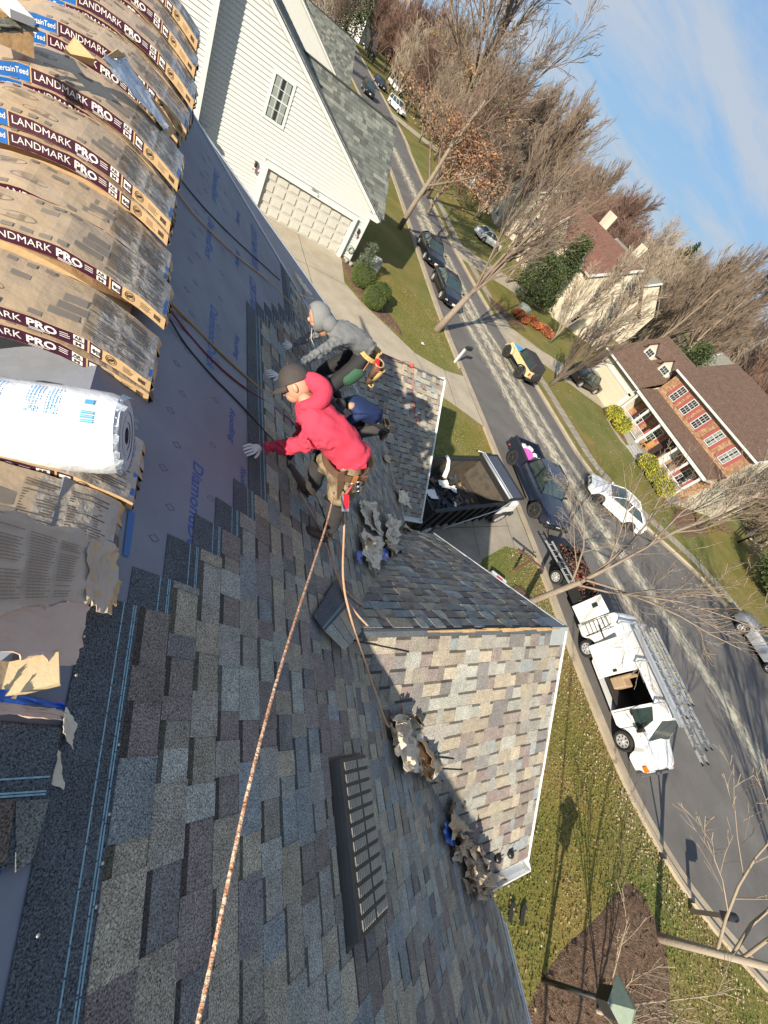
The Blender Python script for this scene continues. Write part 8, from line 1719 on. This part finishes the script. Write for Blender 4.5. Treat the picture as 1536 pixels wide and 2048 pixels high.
# the wood behind the houses: a few grown prototypes, then every tree a copy of its own
protos = []
for i, (H, k, mt) in enumerate(((15, dict(split=.22, lv=3, kids=(20, 10, 7), spread=.55, up=.5, minr=.035), twg_r), (17, dict(split=.3, lv=3, kids=(20, 10, 7), spread=.5, up=.6, minr=.035), twg_m), (13, dict(split=.15, lv=3, kids=(22, 10, 7), spread=.65, up=.4, minr=.035), twg_r), (16, dict(split=.25, lv=3, kids=(20, 11, 7), spread=.45, up=.7, minr=.035), twg_m), (14, dict(split=.1, lv=3, kids=(22, 10, 7), spread=.6, up=.5, minr=.03), twg_p))):
    t = empty('bare_tree', (0, 0, 0), 0, 'bare tree of the wood beyond the houses', 'tree', 'bare trees of the wood behind the houses'); T, B = grow(200 + i, H, .26, **k); T.build('trunk', bark_m if i % 2 else bark_d, t); B.build('crown', mt, t); protos.append(t)
r = random.Random(77); spots = []
def on_road(x, y):
    return any((p.x - 3 < x < q2.x + 3) and abs(p.y - y) < 4 for p, q2 in zip(resamp(Lk, 120), resamp(Rk, 120)))
houses = [(47, 53, 13), (47, 20, 12), (65, 62, 11), (66, 33, 8), (48, 92, 10), (55, 120, 11), (35, 175, 13), (58, 210, 12), (82, 96, 9), (96, 50, 8), (50, 76, 9), (8, 33, 12), (10, 62, 12)]
tries = 0
while len(spots) < 275 and tries < 9000:
    tries += 1; a = r.random()
    if a < .62: x = r.uniform(56, 150); y = r.uniform(-25, 190)
    elif a < .82: x = r.uniform(34, 62); y = r.uniform(60, 230)
    elif a < .92: x = r.uniform(27, 50); y = r.uniform(62, 160)
    else: x = r.uniform(0, 32); y = r.uniform(100, 240)
    if any(math.hypot(x - hx, y - hy) < hr for hx, hy, hr in houses): continue
    if on_road(x, y) or any(math.hypot(x - sx2, y - sy2) < 3.6 for sx2, sy2 in spots): continue
    if x < 62 and y < 40 and x > 20: continue
    # keep the back yard behind the red shuttered house open
    spots.append((x, y))
LM = ((50, 20, 'behind the brown roofed house with red shutters'), (66, 33, 'around the white gabled house in the wood'), (64, 62, 'around the grey roofed house in the wood'), (52, 53, 'beside the long cream house with red-brown roof'), (47, 78, 'near the cream house with red roof beyond the evergreen'), (44, 92, 'near the small pale house with red roof'), (50, 120, 'near the farther red-brown roofed pale house'), (78, 96, 'by the far pale house low among the trees'), (92, 50, 'by the distant white house'), (30, 170, 'by the long white house at the top of the street'), (52, 206, 'by the red brick house at the top edge'), (12, 130, 'on the left side of the far street'), (130, 20, 'deep in the wood at the right edge'), (130, 90, 'deep in the wood below the middle skyline'), (110, 150, 'deep in the wood below the upper skyline'), (60, -5, 'beyond the split rail fence'), (35, 65, 'on the far side of the street above the white car'))
def wood_label(x, y):
    q = min(LM, key=lambda l: (l[0] - x) ** 2 + (l[1] - y) ** 2); return 'bare winter tree ' + q[2]
for i, (x, y) in enumerate(spots):
    t = protos[i] if i < 5 else copy_tree(protos[r.randrange(5)]); s = r.uniform(.62, 1.0) * (1.0 if x > 60 else .78); t.location = (x, y, -.1); t.rotation_euler = (0, 0, r.uniform(0, 6.28)); t.scale = (s * r.uniform(.9, 1.15), s * r.uniform(.9, 1.15), s); t['label'] = wood_label(x, y); t['group'] = 'bare trees of the wood, ' + t['label'].split(' tree ')[1][:60]
# undergrowth that closes the wood floor
mb = MB(); r = random.Random(5)
for i in range(26000):
    x = r.uniform(55, 190); y = r.uniform(-60, 260)
    if any(math.hypot(x - hx, y - hy) < hr for hx, hy, hr in houses): continue
    h = r.uniform(.6, 2.6); a = r.uniform(0, 6.28); mb.add([(x, y, 0), (x + math.cos(a) * .5, y + math.sin(a) * .5, 0), (x + math.cos(a) * .2 + r.uniform(-.5, .5), y + r.uniform(-.5, .5), h)], [(0, 1, 2)], r.randrange(2))
mb.build('undergrowth', [M('undergrowth_brown', (.13, .10, .07), .95, .3, 1), M('undergrowth_grey', (.20, .16, .12), .95, .3, 1)], kind='stuff', label='brown winter undergrowth on the floor of the wood')
mb = MB()
for i in range(900):
    a = r.uniform(rad(-18), rad(100)); d = r.uniform(170, 420); x, y = d * math.cos(a), d * math.sin(a)
    if a > rad(78) and d < 230: continue
    H = r.uniform(9, 15); R_ = r.uniform(3.5, 6)
    for k in range(26):
        q = r.uniform(0, 6.283); z = H * r.uniform(.15, 1); w_ = R_ * math.sin(math.pi * min(1, z / H * .85 + .12)); c = Vector((x + math.cos(q) * w_ * r.random(), y + math.sin(q) * w_ * r.random(), z)); dx = r.uniform(-1, 1) * .9; mb.add([c, c + Vector((dx, .5, r.uniform(1.2, 2.6))), c + Vector((dx * .3 + .55, r.uniform(-.5, .5), r.uniform(.8, 2.2)))], [(0, 1, 2)], r.randrange(2))
    mb.add([(x - .2, y, 0), (x + .2, y, 0), (x, y, H)], [(0, 1, 2)], 0)
mb.build('far_wood', [M('far_wood_brown', (.17, .125, .10), .95, .2, .05), M('far_wood_grey', (.22, .17, .14), .95, .2, .05)], kind='stuff', label='far brown wood closing the horizon')
